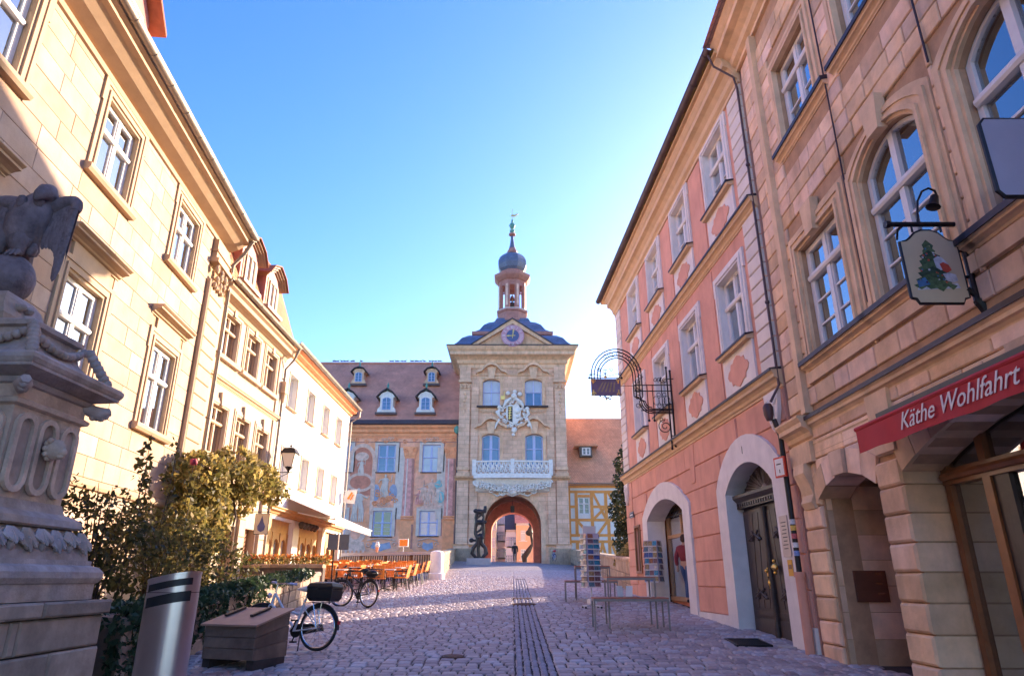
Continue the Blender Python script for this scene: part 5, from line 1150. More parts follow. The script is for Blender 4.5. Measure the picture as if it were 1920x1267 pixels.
def figure(x, z, h, m, seed, y=-.05, sp=1.):
    """a loosely painted standing figure: head, torso, robe folds"""
    r_ = random.Random(seed); b = MB(); b.ball((x,y*.5,z+h*.92),(h*.06,.05,h*.075),8,5); b.ball((x,y*.5,z+h*.7),(h*.12*sp,.06,h*.15),8,5)
    for i in range(7):
        q = -1+2*i/6; b.tube([(x+q*h*.07*sp,y*.5,z+h*.62),(x+q*h*.11*sp+r_.uniform(-.05,.05)*h,y*.6,z+h*.3),(x+q*h*.13*sp,y*.5,z)], [h*.04,h*.045,h*.02], 6)
    for s in (-1,1): b.tube([(x+s*h*.1,y*.5,z+h*.78),(x+s*h*.2*sp,y*.6,z+h*(.62+.12*r_.random())),(x+s*h*.22*sp,y*.5,z+h*r_.uniform(.5,.95))], [h*.035,h*.03,h*.02], 6)
    b.build('painted_figure', M[m], rh, smooth=70)
figure(c, 8.3, 1.9, 'frescogrey', 1); figure(c-.1, 3.4, 3.6, 'frescogrey', 2, sp=1.4); figure(.75, 6.0, 2.5, 'frescogrey', 3, sp=1.3)
b = MB()
for i in range(16): scroll(b, .7+1.35*math.cos(i*2.4)*(.4+.04*i), 5.9+.9*math.sin(i*1.9)*(.4+.03*i), .3, 1.2, -.04, .07, 1 if i%2 else -1)
b.build('painted_scrolls', M['frescogold'], rh, smooth=60)
for q, m in ((-.95,'frescoblue'),(.95,'frescoblue')): paint('painted_cloud', arc(.7+q,6.5,.45,.9,0,360,14), m, -.03)
for i,(x,z,h,m,s) in enumerate(((5.0,5.4,2.0,'flesh',4),(5.9,5.6,2.4,'flesh',5),(6.6,5.3,1.9,'frescogrey',6),(5.5,5.0,1.6,'flesh',7),(4.5,5.2,1.5,'marble',8),(6.2,4.9,1.4,'flesh',9))): figure(x,z,h,m,s,sp=1.8)
paint('painted_shield', arc(6.85,6.0,.4,.6,0,360,16), 'frescocyan', -.08); paint('painted_drape', [(6.0,7.4),(6.7,7.9),(7.0,7.2),(6.4,6.9)], 'frescocyan', -.07)
paint('painted_swag', [(4.2,4.9),(5.0,4.7),(6.6,4.75),(7.1,5.1),(6.4,5.2),(5.0,5.1)], 'flesh', -.05)
b = MB(); P = arc(c-.1,2.2,.55,.6,0,360,18); Q = arc(c-.1,2.2,1.1,1.0,0,360,18)
for i in range(18): b.prism([P[i],P[i+1],Q[i+1],Q[i]], -.05, 0)
for i in range(5): b.box(c-1.1+i*.45,c-.85+i*.45,-.05,0,.1,.5)
b.prism([(c-1.3,.5),(c+1.1,.5),(c+.8,1.4),(c-1.0,1.4)], -.03, 0); b.build('painted_oculus', M['flesh'], rh)
for cx, wv in ((.7,1.1),(5.65,.62)):
    paint('painted_panel', [(cx-wv,.75),(cx-wv*.3,.55),(cx,.4),(cx+wv*.3,.55),(cx+wv,.75),(cx+wv*.8,1.35),(cx,1.15),(cx-wv*.8,1.35)], 'frescoblue', -.04)
    b = MB(); [scroll(b, cx+s*(wv+.25), 1.1, .28, 1.3, -.04, .07, s) for s in (-1,1)]; b.tube([(cx-wv-.4,-.03,1.5),(cx,-.05,1.75),(cx+wv+.4,-.03,1.5)],.08); b.build('painted_frame', M['flesh'], rh, smooth=60)
b = MB()
for i in range(14): scroll(b, -6+i*1.08, 12.15+.12*(i%2), .24, 1.3, -.03, .06, 1 if i%2 else -1)
b.build('painted_frieze', M['frescogold'], rh, smooth=60)
paint('painted_entablature', [(X0,11.98),(X1,11.98),(X1,12.06),(X0,12.06)], 'frescodark', -.03); paint('painted_entablature', [(X0,12.42),(X1,12.42),(X1,12.56),(X0,12.56)], 'frescogold', -.04)
for o_ in ops:
    b = MB(); [scroll(b, (o_[0]+o_[1])/2+q, o_[3]+.62, .22, 1.2, -.03, .06, 1 if q > 0 else -1) for q in (-.5,-.18,.18,.5)]; b.build('painted_crest', M['flesh'], rh, smooth=60)
    paint('painted_line', [(o_[1]+.34,o_[2]),(o_[1]+.46,o_[2]),(o_[1]+.46,o_[3]+.3),(o_[1]+.34,o_[3]+.3)], 'frescodark', -.02)
dpp = MB().tube([(8.55,-.3,13.8),(8.55,-.25,-.2)], .1, 8).build('downpipe', M['dkgutter'], rh, smooth=40)
MB().lathe([(.12,12.9),(.3,13.1),(.36,13.5),(.3,13.75),(.1,13.9)], 10, (8.45,-.4)).build('rain_hopper', M['verdigris'], dpp, smooth=40)
RY, RZ = 6.2, 23.2
b = MB(); b.add([(X0,-.75,13.95),(X1,-.75,13.95),(X1,RY,RZ),(X0,RY,RZ),(X0,13,13.95),(X1,13,13.95)], [(0,1,2,3),(3,2,5,4),(1,5,2),(0,3,4)]); rr_ = b.build('roof', M['tilered'], rh)
b = MB(); b.tube([(X0,RY,RZ+.02),(X1,RY,RZ+.02)], .16, 8); b.build('ridge_tiles', M['tilered'], rr_, smooth=50)
b = MB(); b.add([(X0,-.85,13.9),(X1,-.85,13.9),(X1,-.35,14.5),(X0,-.35,14.5)], [(0,1,2,3)]); b.build('eaves_strip', M['dkgutter'], rr_)
def rdorm(x, z, s, peak):
    yb = -.75+(z-13.95)*(RY+.75)/(RZ-13.95)-.35
    P = [(-1.05,0),(-.98,.45),(-.72,.7),(-.72,1.75),(-.95,1.8),(-.6,2.25),(0,2.5 if peak else 2.35),(.6,2.25),(.95,1.8),(.72,1.75),(.72,.7),(.98,.45),(1.05,0)]
    m_ = MB(); m_.prism([(x+a*s, z+c*s) for a,c in P], yb, yb+2.2*s); d_ = m_.build('dormer', M['carving'] if peak else M['towertrim'], rr_)
    Pt = [(-1.2,1.72),(-.7,2.3),(0,2.75 if peak else 2.5),(.7,2.3),(1.2,1.72)]; Q = [(a,c+.12) for a,c in Pt]
    MB().prism([(x+a*s,z+c*s) for a,c in Pt+Q[::-1]], yb-.25, yb+3.2*s).build('dormer_roof', M['lead'], d_)
    MB().box(x-1.2*s,x+1.2*s,yb-.25,yb+.6,z-.25,z).build('dormer_sill', M['dkgutter'], d_)
    MB().lathe([(.12*s,z+2.6*s),(.2*s,z+2.8*s),(.08*s,z+3.0*s),(.16*s,z+3.2*s),(.03*s,z+3.6*s)],8,(x,yb+.3)).build('finial', M['verdigris'], d_, smooth=50)
    window(rh, x-.5*s, z+.3*s, 1.0*s, 1.45*s, y=yb-.07, cols=2, rows=3, fmat='bluepaint', glass='blueglass', arch=.2*s, fr=.07, mull=.07, name='dormer_window')
for x, z in ((.3,15.4),(4.75,15.4),(-4.2,15.4)): rdorm(x, z, 1.0, True)
for x, z in ((-3.9,19.7),(4.9,19.7)): rdorm(x, z, .82, False)
# pigeons on the ridge
pg = MB(); pg.ball((0,0,.14),(.16,.08,.09),8,5); pg.ball((.13,0,.26),(.055,.05,.06),6,4); pg.prism([(-.32,.08),(-.12,.18),(-.12,.08)],-.04,.04); pg.tube([(0,0,0),(0,0,.1)],.012,4); pgm = pg.mesh('pigeon', M['lead'], 60)
px_ = [612,616,621,628,634,640,648,652,666,723,728,734,738,746,752,764,767,772,776,783,789,800,806,812,817,821]
for i, u in enumerate(px_):
    X = (u-960)*.0648; o = link('pigeon', pgm, None, (X, 80.2, 27.38), random.Random(i).choice((0,math.pi,.6,2.5)))
    tag(o, 'small dark pigeon perched on the ridge of the red tiled roof', 'bird', 'pigeons along the town hall ridge')

# ------------------------------------------------------------------ half timbered house right of the tower
ht = thing('half_timbered_house', 'half timbered house with ochre beams and orange tiled roof beside the tower', 'building', (6.1,75,3.5))
L = 12.0; ops = [(1.15,2.45,4.8,6.62),(1.1,2.7,-.2,1.9),(6.3,7.6,4.8,6.62)]
w = MB(); wall_cells(w, 0, L, -9, 8.0, ops, 0, .4); w.box(L-.4,L,.4,8,-9,8); w.box(0,L-.4,7.6,8,-9,8); w.build('wall', M['infill'], ht); MB().box(.1,L-.4,1.,1.05,-1,8).build('interior_wall', M['room'], ht)
def beam(p, q, wd=.32): 
    a = Vector((p[0],0,p[1])); c = Vector((q[0],0,q[1])); d = (c-a).normalized(); nn = Vector((-d.z,0,d.x))*wd/2
    MB().prism([((a-nn).x,(a-nn).z),((c-nn).x,(c-nn).z),((c+nn).x,(c+nn).z),((a+nn).x,(a+nn).z)], -.05-random.random()*.012, 0).build('beam', M['timber'], ht)
for p, q in (((0,7.75),(L,7.75)),((0,7.2),(L,7.2)),((0,4.2),(L,4.2)),((0,2.6),(L,2.6)),((0,1.95),(L,1.95)),((.15,-2),(.15,7.9)),((.95,2.6),(.95,7.2)),((2.65,2.6),(2.65,7.2)),((4.2,4.2),(4.2,7.2)),((4.4,-2),(4.4,4.2)),((6.1,2.6),(6.1,7.2)),((7.8,2.6),(7.8,7.2)),((.95,-2),(.95,1.95)),((2.85,-2),(2.85,1.95)),((6.4,-2),(6.4,1.95)),
    ((.15,5.6),(.95,5.6)),((2.65,5.6),(4.2,5.6)),((4.2,5.6),(6.1,5.6)),((0,.4),(.95,.4)),((2.8,7.1),(4.1,4.4)),((4.1,5.5),(2.8,4.3)),((1.0,4.1),(2.3,2.7)),((4.3,4.1),(3.2,2.7)),((4.5,7.1),(6.0,4.4)),((3.0,-.4),(3.7,1.9)),((4.2,-.4),(3.6,1.9)),((4.6,1.9),(5.4,-.4)),((6.2,1.9),(5.6,-.4)),((2.85,.5),(4.4,.5)),((4.4,.5),(6.4,.5)),((1.15,6.75),(2.45,6.75))): beam(p, q, .28 if p[0] != q[0] else .34)
for o_ in ops: window(ht, o_[0]+.01, o_[2]+.01, o_[1]-o_[0]-.02, o_[3]-o_[2]-.02, y=.06, cols=2, rows=2, trans=(o_[3]-o_[2])*.6, glass='darkglass', fr=.1, mull=.14)
b = MB(); b.add([(-.1,-.7,8.0),(L+.3,-.7,8.0),(L+.3,5,16.6),(-.1,5,16.6),(L+.3,9,8.0),(-.1,9,8)], [(0,1,2,3),(3,2,4,5),(1,4,2),(0,3,5)]); hr = b.build('roof', M['tileorange'], ht)
gutter(ht, M['gutter'], -.1, L+.3, -.75, 8.05, .11)
b = MB(); b.box(1.6,3.0,.6,3.0,11.2,12.4); dd = b.build('dormer', M['dkwood'], hr); MB().prism([(1.0,12.35),(3.7,12.35),(3.5,12.6),(1.2,12.6)], .3, 3.4).build('dormer_roof', M['tileorange'], dd)
window(ht, 1.85, 11.35, .95, .85, y=.54, cols=2, rows=2, glass='darkglass', fr=.1, mull=.1, name='dormer_window')

# ------------------------------------------------------------------ houses seen through the arch
def far_house(label, x0, x1, y, ze, wall, roof, cols, rows, wz=2.6, rz=0, zb=0, frame='white', rh_=3.0, hipped=False):
    t = thing('far_house', label, 'building', (x0, y, zb), rz); wd = x1-x0
    MB().box(0,wd,0,8,-3,ze).build('wall', wall, t)
    MB().add([(-.2,-.4,ze),(wd+.2,-.4,ze),(wd+.2,4,ze+rh_),(-.2,4,ze+rh_),(wd+.2,8.4,ze),(-.2,8.4,ze)], [(0,1,2,3),(3,2,4,5),(1,4,2),(0,3,5)]).build('roof', roof, t)
    MB().prof([(-.0,ze-.3),(-.3,ze-.1),(-.35,ze),(0,ze)], 0, wd).build('cornice', M['offwhite'], t)
    for i in range(cols):
        for j in range(rows):
            cx = wd*(i+.5)/cols; z = ze-2.4-j*wz
            window(t, cx-.33, z, .66, 1.4, y=-.08, cols=2, rows=1, trans=1.0, fmat=frame, glass='blueglass' if (i+j)%3 else 'paleglass', fr=.09, mull=.1)
            MB().box(cx-.6,cx+.6,-.1,0,z-.14,z-.02).build('sill', M['offwhite'], t)
    return t
pl = lambda n, c: mat(n, c, .85, var=.1, vs=1)
far_house('pale yellow house with blue slate roof seen through the gate arch', -5.4, -2.45, 108, 11.3, pl('pale_yellow',(.74,.68,.5)), M['slate'], 3, 4)
far_house('rose and blue striped house seen through the gate arch', -2.4, -1.0, 112, 12.4, pl('rose_grey',(.7,.58,.62)), M['slate'], 3, 4, frame='bluepaint')
far_house('tall bluish house with dark gable seen through the arch behind the walker', -.95, .9, 116, 14.2, pl('blue_grey',(.55,.6,.75)), M['lead'], 2, 5, frame='bluepaint')
far_house('low blue house with dark eaves seen through the arch', -.9, .55, 104, 8.6, pl('blue_white',(.62,.68,.8)), M['lead'], 3, 3, frame='bluepaint')
far_house('apricot house with brown hipped roof seen through the arch', .6, 4.6, 101, 9.3, pl('apricot',(.74,.46,.28)), M['tilered'], 2, 3, rh_=2.6)
# ------------------------------------------------------------------ eagle monument on the left
pc = (-5.60, 7.15)
pd_ = thing('monument_pedestal', 'tall carved stone pedestal with fluted panels carrying the eagle', 'pedestal', (pc[0],pc[1],.3))
def sq(b, prof, cx=0, cy=0):      # square moulded block from (half width, z)
    rg = [[(cx-h,cy-h,z),(cx+h,cy-h,z),(cx+h,cy+h,z),(cx-h,cy+h,z)] for h, z in prof]
    for A, B in zip(rg, rg[1:]): b.add(A+B, [(i,(i+1)%4,4+(i+1)%4,4+i) for i in range(4)])
    b.add(rg[0], [(3,2,1,0)]); b.add(rg[-1], [(0,1,2,3)]); return b
rq = random.Random(12)
for k, (z0, z1, h) in enumerate(((-.3,.22,1.02),(.22,.66,1.0),(.66,.98,.99),(.98,1.14,1.04))):                 # rough plinth stones
    cuts = [-h]+sorted(rq.uniform(-.5,.5)*h for _ in range(1 if k%2 else 2))+[h]
    for a, b_ in zip(cuts, cuts[1:]):
        MB().block(a+.008,b_-.008,-h,-h+.4,z0+.008,z1-.008,.02).build('plinth_stone', M['rough'], pd_)
    for a, b_ in zip(cuts, cuts[1:]):
        MB().block(a+.008,b_-.008,-h,-h+.4,z0+.008,z1-.008,.02).xf(Matrix.Rotation(R(90),4,'Z')).build('plinth_stone', M['rough'], pd_)
MB().box(-.85,.85,-.85,.85,-.3,1.13).build('plinth_core', M['roughback'], pd_)
sq(MB(), [(.88,1.14),(.88,1.30),(.90,1.31),(.93,1.36),(.93,1.42),(.89,1.47),(.83,1.49),(.83,1.54)]).build('base_moulding', M['pedstone'], pd_)
lb_ = sq(MB(), [(.80,1.54),(.79,1.62),(.73,1.72),(.66,1.84),(.63,1.86)]).build('leaf_band', M['pedstone'], pd_)
def acanthus(b, big):
    for i in range(7):
        q = (i-3)/3; l = .23 if big else .16
        b.tube([(q*.03,-.0,.27),(q*.12,-.05,.27-l*.55),(q*.10,-.09-.02*(i%2),.27-l*(1-.3*abs(q)))], [.018,.03,.012], 5)
    b.ball((0,-.05,.12),(.05,.04,.08),6,4)
for side in (0,1):
    for i in range(7):
        x = -.68+i*.227; big = i%2 == 0
        o = put('acanthus_leaf', ('ac',big), lambda b: acanthus(b, big), M['pedstone'], lb_, (x,-.73,1.56) if side == 0 else (.73,x,1.56), 0 if side == 0 else R(90), smooth=60)
sq(MB(), [(.70,1.86),(.72,1.88),(.70,1.95),(.64,1.99),(.57,2.02),(.54,2.12)]).build('torus', M['pedstone'], pd_)
# die, slightly tapering, with three stadium flutes per side
die = sq(MB(), [(.53,2.12),(.55,3.02)][::1]).build('die', M['pedwarm'], pd_)
def stad(b, w, z0, z1, y0, y1, rw, n=8):
    r_ = w/2; O = arc(0,z1-r_,r_,r_,0,180,n)+arc(0,z0+r_,r_,r_,180,360,n); ri = r_-rw; I = arc(0,z1-r_,ri,ri,0,180,n)+arc(0,z0+r_,ri,ri,180,360,n); m = len(O)
    for i in range(m): j = (i+1)%m; b.prism([I[i],I[j],O[j],O[i]], y0, y1)
for side in (0,1):
    for i in range(3):
        x = -.35+i*.35
        fr_ = put('flute_frame', 'stad', lambda b: stad(b,.31,2.17,2.98,-.045,0,.06), M['pedwarm'], pd_, (x,-.55,0) if side == 0 else (.55,x,0), 0 if side == 0 else R(90))
        put('flute', 'flutein', lambda b: b.prism(arc(0,2.98-.155,.09,.09,0,180,8)+arc(0,2.17+.155,.09,.09,180,360,8), -.012, -.006), M['rough'], fr_, (0,0,0))
def lion(b):
    b.ball((0,-.09,0),(.1,.11,.115),10,6); b.ball((0,-.17,-.03),(.055,.06,.05),8,5); b.ball((0,-.16,-.075),(.045,.05,.03),8,5)
    for s in (-1,1): b.ball((s*.04,-.155,.03),.02,6,4); b.ball((s*.085,-.08,.08),(.03,.03,.035),6,4)
    for i in range(10): a = i*.628; b.ball((.085*math.cos(a),-.045,.095*math.sin(a)),.035,6,4)
put('lion_mask', 'lion', lion, M['pedwarm'], pd_, (.58,.02,2.66), R(90), smooth=60)
sq(MB(), [(.55,3.02),(.60,3.04),(.61,3.08),(.565,3.11)]).build('die_moulding', M['pedwarm'], pd_)
sq(MB(), [(.56,2.80+.31),(.56,3.24)]).build('frieze', M['pedwarm'], pd_)
sq(MB(), [(.56,3.24),(.60,3.25),(.62,3.29),(.62,3.3),(.60,3.31),(.70,3.34),(.79,3.37),(.79,3.40),(.80,3.41),(.82,3.45),(.82,3.49),(.79,3.52),(.66,3.56)]).build('cap', M['pedstone'], pd_)
for s in (-1,1):
    b = MB(); b.tube([(.5,s*.5,3.26),(.66,s*.66,3.2),(.74,s*.74,3.24)], [.05,.09,.05], 6); [b.ball((.62+.03*i,s*(.62+.03*i),3.16+.03*(i%2)),.05,6,4) for i in range(4)]; b.build('corner_leaf', M['pedstone'], pd_, smooth=60)
sq(MB(), [(.66,3.56),(.52,3.62),(.44,3.72),(.40,3.84),(.39,3.92),(.44,3.94),(.45,3.99),(.40,4.02)]).build('upper_pedestal', M['pedstone'], pd_)
b = MB()
for a0 in range(4):
    a = a0*math.pi/2; c, s = math.cos(a), math.sin(a)
    for i in range(13):
        q = -1+2*i/12; x, y, z = q*.46, -.47-.02*math.cos(q*3), 3.90-.16*(1-q*q); b.ball((c*x-s*y, s*x+c*y, z), (.055,.055,.05), 6, 4)
    for i in range(7): x, y, z = .5+.028*i, -.5-.028*i, 3.9-.055*i; b.ball((c*x-s*y, s*x+c*y, z), (.07,.07,.06), 6, 4)
b.build('garland', M['pedstone'], pd_, smooth=60)
# eagle statue: rock, globe, bird
eg = thing('eagle_statue', 'weathered stone eagle with drooping wings perched on a globe', 'statue', (-5.90,7.12,4.30)); eg.scale = (.86,.9,1.0)
b = MB(); rk = random.Random(5)
sq(b, [(.40,.02),(.42,.1),(.38,.2),(.33,.32),(.26,.40)]); i0 = len(b.v)
for i in range(len(b.v)): x,y,z = b.v[i]; b.v[i] = (x+.02*math.sin(9*y+7*z),y+.02*math.sin(8*x+5*z),z)
for i in range(14): a = rk.uniform(0,6.28); b.ball((.38*math.cos(a),.38*math.sin(a),rk.uniform(.1,.32)),(rk.uniform(.05,.12),rk.uniform(.05,.12),.05),6,4)
b.build('rock', M['pedstone'], eg, smooth=50)
MB().ball((.0,0,.66),.30,20,12).build('globe', M['eagle'], eg, smooth=60)
b = MB()     # body as one lofted surface, hunched, breast towards the street corner
P = [(.02,.0,.98,.10),(.03,.0,1.08,.17),(.02,.0,1.22,.24),(.04,.02,1.38,.27),(.08,.05,1.54,.26),(.14,.06,1.68,.21),(.20,.03,1.77,.15),(.25,-.04,1.80,.115),(.27,-.13,1.76,.10),(.26,-.20,1.68,.07),(.25,-.24,1.60,.025)]
b.tube([p[:3] for p in P], [p[3] for p in P], 16)
b.tube([(-.02,.1,1.1),(-.08,.22,.95),(-.12,.3,.78)], [.15,.13,.1], 8)
b.build('body', M['eagle'], eg, smooth=70)
for s in (-1,1):
    b = MB(); x = -.05+s*.11; b.tube([(x,-.05,1.2),(x+s*.03,-.12,1.06),(x+s*.03,-.06,.95)], [.15,.12,.06], 9)
    for k in (-1,0,1): b.tube([(x+s*.03,-.06,.96),(x+s*.03+k*.06,-.15,.95),(x+s*.03+k*.07,-.21,.88)], [.05,.035,.012], 6)
    b.build('leg', M['eagle'], eg, smooth=60)
    b = MB()            # wing: arm ridge and rows of overlapping feathers
    W_ = lambda u, v: Vector((.1*(1-u)+s*(.22+.44*math.sin(u*1.5)), .10-.10*u-.05*v+.02, 1.66-.10*u+.10*math.sin(u*3)-v*(.42+.50*u**2)))
    b.tube([W_(u,0) for u in seg(0,1,10)], [.13-.07*u for u in seg(0,1,10)], 9)
    G_ = [[W_(u,v) for v in seg(0,1,6)] for u in seg(0,1,10)]
    vs = [tuple(p) for r__ in G_ for p in r__]+[tuple(p+Vector((0,.07,0))) for r__ in G_ for p in r__]; nv = 7; of = 77
    b.add(vs, [(i*nv+j,(i+1)*nv+j,(i+1)*nv+j+1,i*nv+j+1) for i in range(10) for j in range(6)]+[(of+i*nv+j+1,of+(i+1)*nv+j+1,of+(i+1)*nv+j,of+i*nv+j) for i in range(10) for j in range(6)])
    wg = b.build('wing', M['eagle'], eg, smooth=60)
    for row in range(7):
        for k in range(9):
            u = (k+.5*(row%2)+.2)/9.4; v = .06+row*.135; p = W_(min(u,1),min(v,1)); l = .15+.10*row/6+.1*u
            MB().ball((0,0,-.3),(.36,.14,.72),7,5).xf(Matrix.Translation(p+Vector((0,-.035,0)))@Matrix.Rotation(R(-6),4,'X')@Matrix.Diagonal((.17,.16,l,1))).build('feather', M['eagle'], wg, smooth=60)
b = MB()
for i in range(40):
    a = i*2.4; z = 1.05+.6*i/40; r_ = .2+.06*math.sin(z*4); b.ball((.04+r_*math.cos(a),.02+r_*math.sin(a),z),(.075,.075,.10),6,4)
stuff(b.build('breast_feathers', M['eagle'], eg, smooth=60))

# ------------------------------------------------------------------ litter bin, planter box
bn = thing('litter_bin', 'tall brushed steel litter bin with slanted top beside the pedestal', 'litter bin', (-3.66,7.7,gz(7.7)-.02), R(-16))
P = [(.27*math.copysign(abs(math.cos(a))**.75,math.cos(a)), .21*math.copysign(abs(math.sin(a))**.9,math.sin(a))) for a in [2*math.pi*i/40 for i in range(40)]]
def binring(b, z0, z1, slant=0., sc=1.):
    n = len(P); A = [(x*sc,y*sc,z0) for x,y in P]; B = [(x*sc,y*sc,z1+slant*(x/.27)) for x,y in P]; b.add(A+B, [(i,(i+1)%n,n+(i+1)%n,n+i) for i in range(n)]+[tuple(range(n,2*n)), tuple(range(n-1,-1,-1))])
b = MB(); binring(b, .04, 1.32, .05); bo = b.build('body', M['steel'], bn, smooth=50)
b = MB(); binring(b, 0, .05, 0, .94); b.build('foot', M['black'], bn)
b = MB(); binring(b, 1.318, 1.335, .05, 1.02); 
for i in range(40): x,y,z = b.v[i]; b.v[i] = (x,y,1.315+.05*(x/.27))
b.build('lid', M['steel'], bn, smooth=50)
def slot(b, z0, z1):
    I = [i for i in range(40) if P[i][1] < -.03 and P[i][0] > -.16]; I = [i for i in I]; I.sort(key=lambda i: P[i][0])
    vs = [(P[i][0]*1.012,P[i][1]*1.012,z0+.05*P[i][0]/.27) for i in I]+[(P[i][0]*1.012,P[i][1]*1.012,z1+.05*P[i][0]/.27) for i in I]; n = len(I); b.add(vs, [(k,k+1,n+k+1,n+k) for k in range(n-1)])
for z0, z1 in ((1.20,1.27),(1.04,1.14)): b = MB(); slot(b,z0,z1); b.build('slot', M['black'], bn, smooth=60)
b = MB(); binring(b, 1.168, 1.174, 0, 1.004); b.build('seam', M['black'], bn)
bx = thing('wooden_crate', 'weathered wooden grit box with sloping lid in front of the white bicycle', 'box', (-3.83,10.52,gz(10.5)), R(-20))
M['oldwood'] = mat('weathered_brown_wood', (.19,.125,.095), .75, var=.35, vs=3, bump=.35, bs=10, streak=6., rnd=.18, stain=.4); M['lidwood'] = mat('brown_lid', (.36,.22,.165), .55, var=.15, vs=3)
W_, D_ = .44, .36
HF, HB = .53, .72                                   # front and back height
for i in range(3):
    z = .10+i*.143; zk = .10+i*.205
    MB().block(-W_,W_,-D_,-D_+.03,z+.003,z+.140,.006).build('board', M['oldwood'], bx)
    MB().box(-W_,W_,D_-.03,D_,zk+.003,zk+.202).build('board', M['oldwood'], bx)
    for s in (-1,1):
        MB().add([(s*W_,-D_+.031,z+.003),(s*W_,D_-.031,zk+.003),(s*W_,D_-.031,zk+.202),(s*W_,-D_+.031,z+.140),(s*(W_-.03),-D_+.031,z+.003),(s*(W_-.03),D_-.031,zk+.003),(s*(W_-.03),D_-.031,zk+.202),(s*(W_-.03),-D_+.031,z+.140)], [(0,1,2,3),(7,6,5,4),(0,4,5,1),(3,2,6,7),(0,3,7,4),(1,5,6,2)]).build('board', M['oldwood'], bx)
for x in (-.38,.38): MB().box(x-.06,x+.06,-D_+.03,D_-.03,-.03,.10).build('skid', M['dkwood'], bx)
b = MB(); V_ = [(-W_-.05,-D_-.05,HF),(W_+.05,-D_-.05,HF),(W_+.05,D_+.04,HB),(-W_-.05,D_+.04,HB)]; b.add(V_+[(x,y,z+.025) for x,y,z in V_], [(0,3,2,1),(4,5,6,7),(0,1,5,4),(1,2,6,5),(2,3,7,6),(3,0,4,7)]); ld = b.build('lid', M['lidwood'], bx)
for x in (-.36,.10):
    o = MB().box(-.025,.025,-.2,.2,0,.03).build('batten', M['dkwood'], ld, (x,.12,.685)); o.rotation_euler = (math.atan2(HB-HF, 2*D_+.09),0,0)

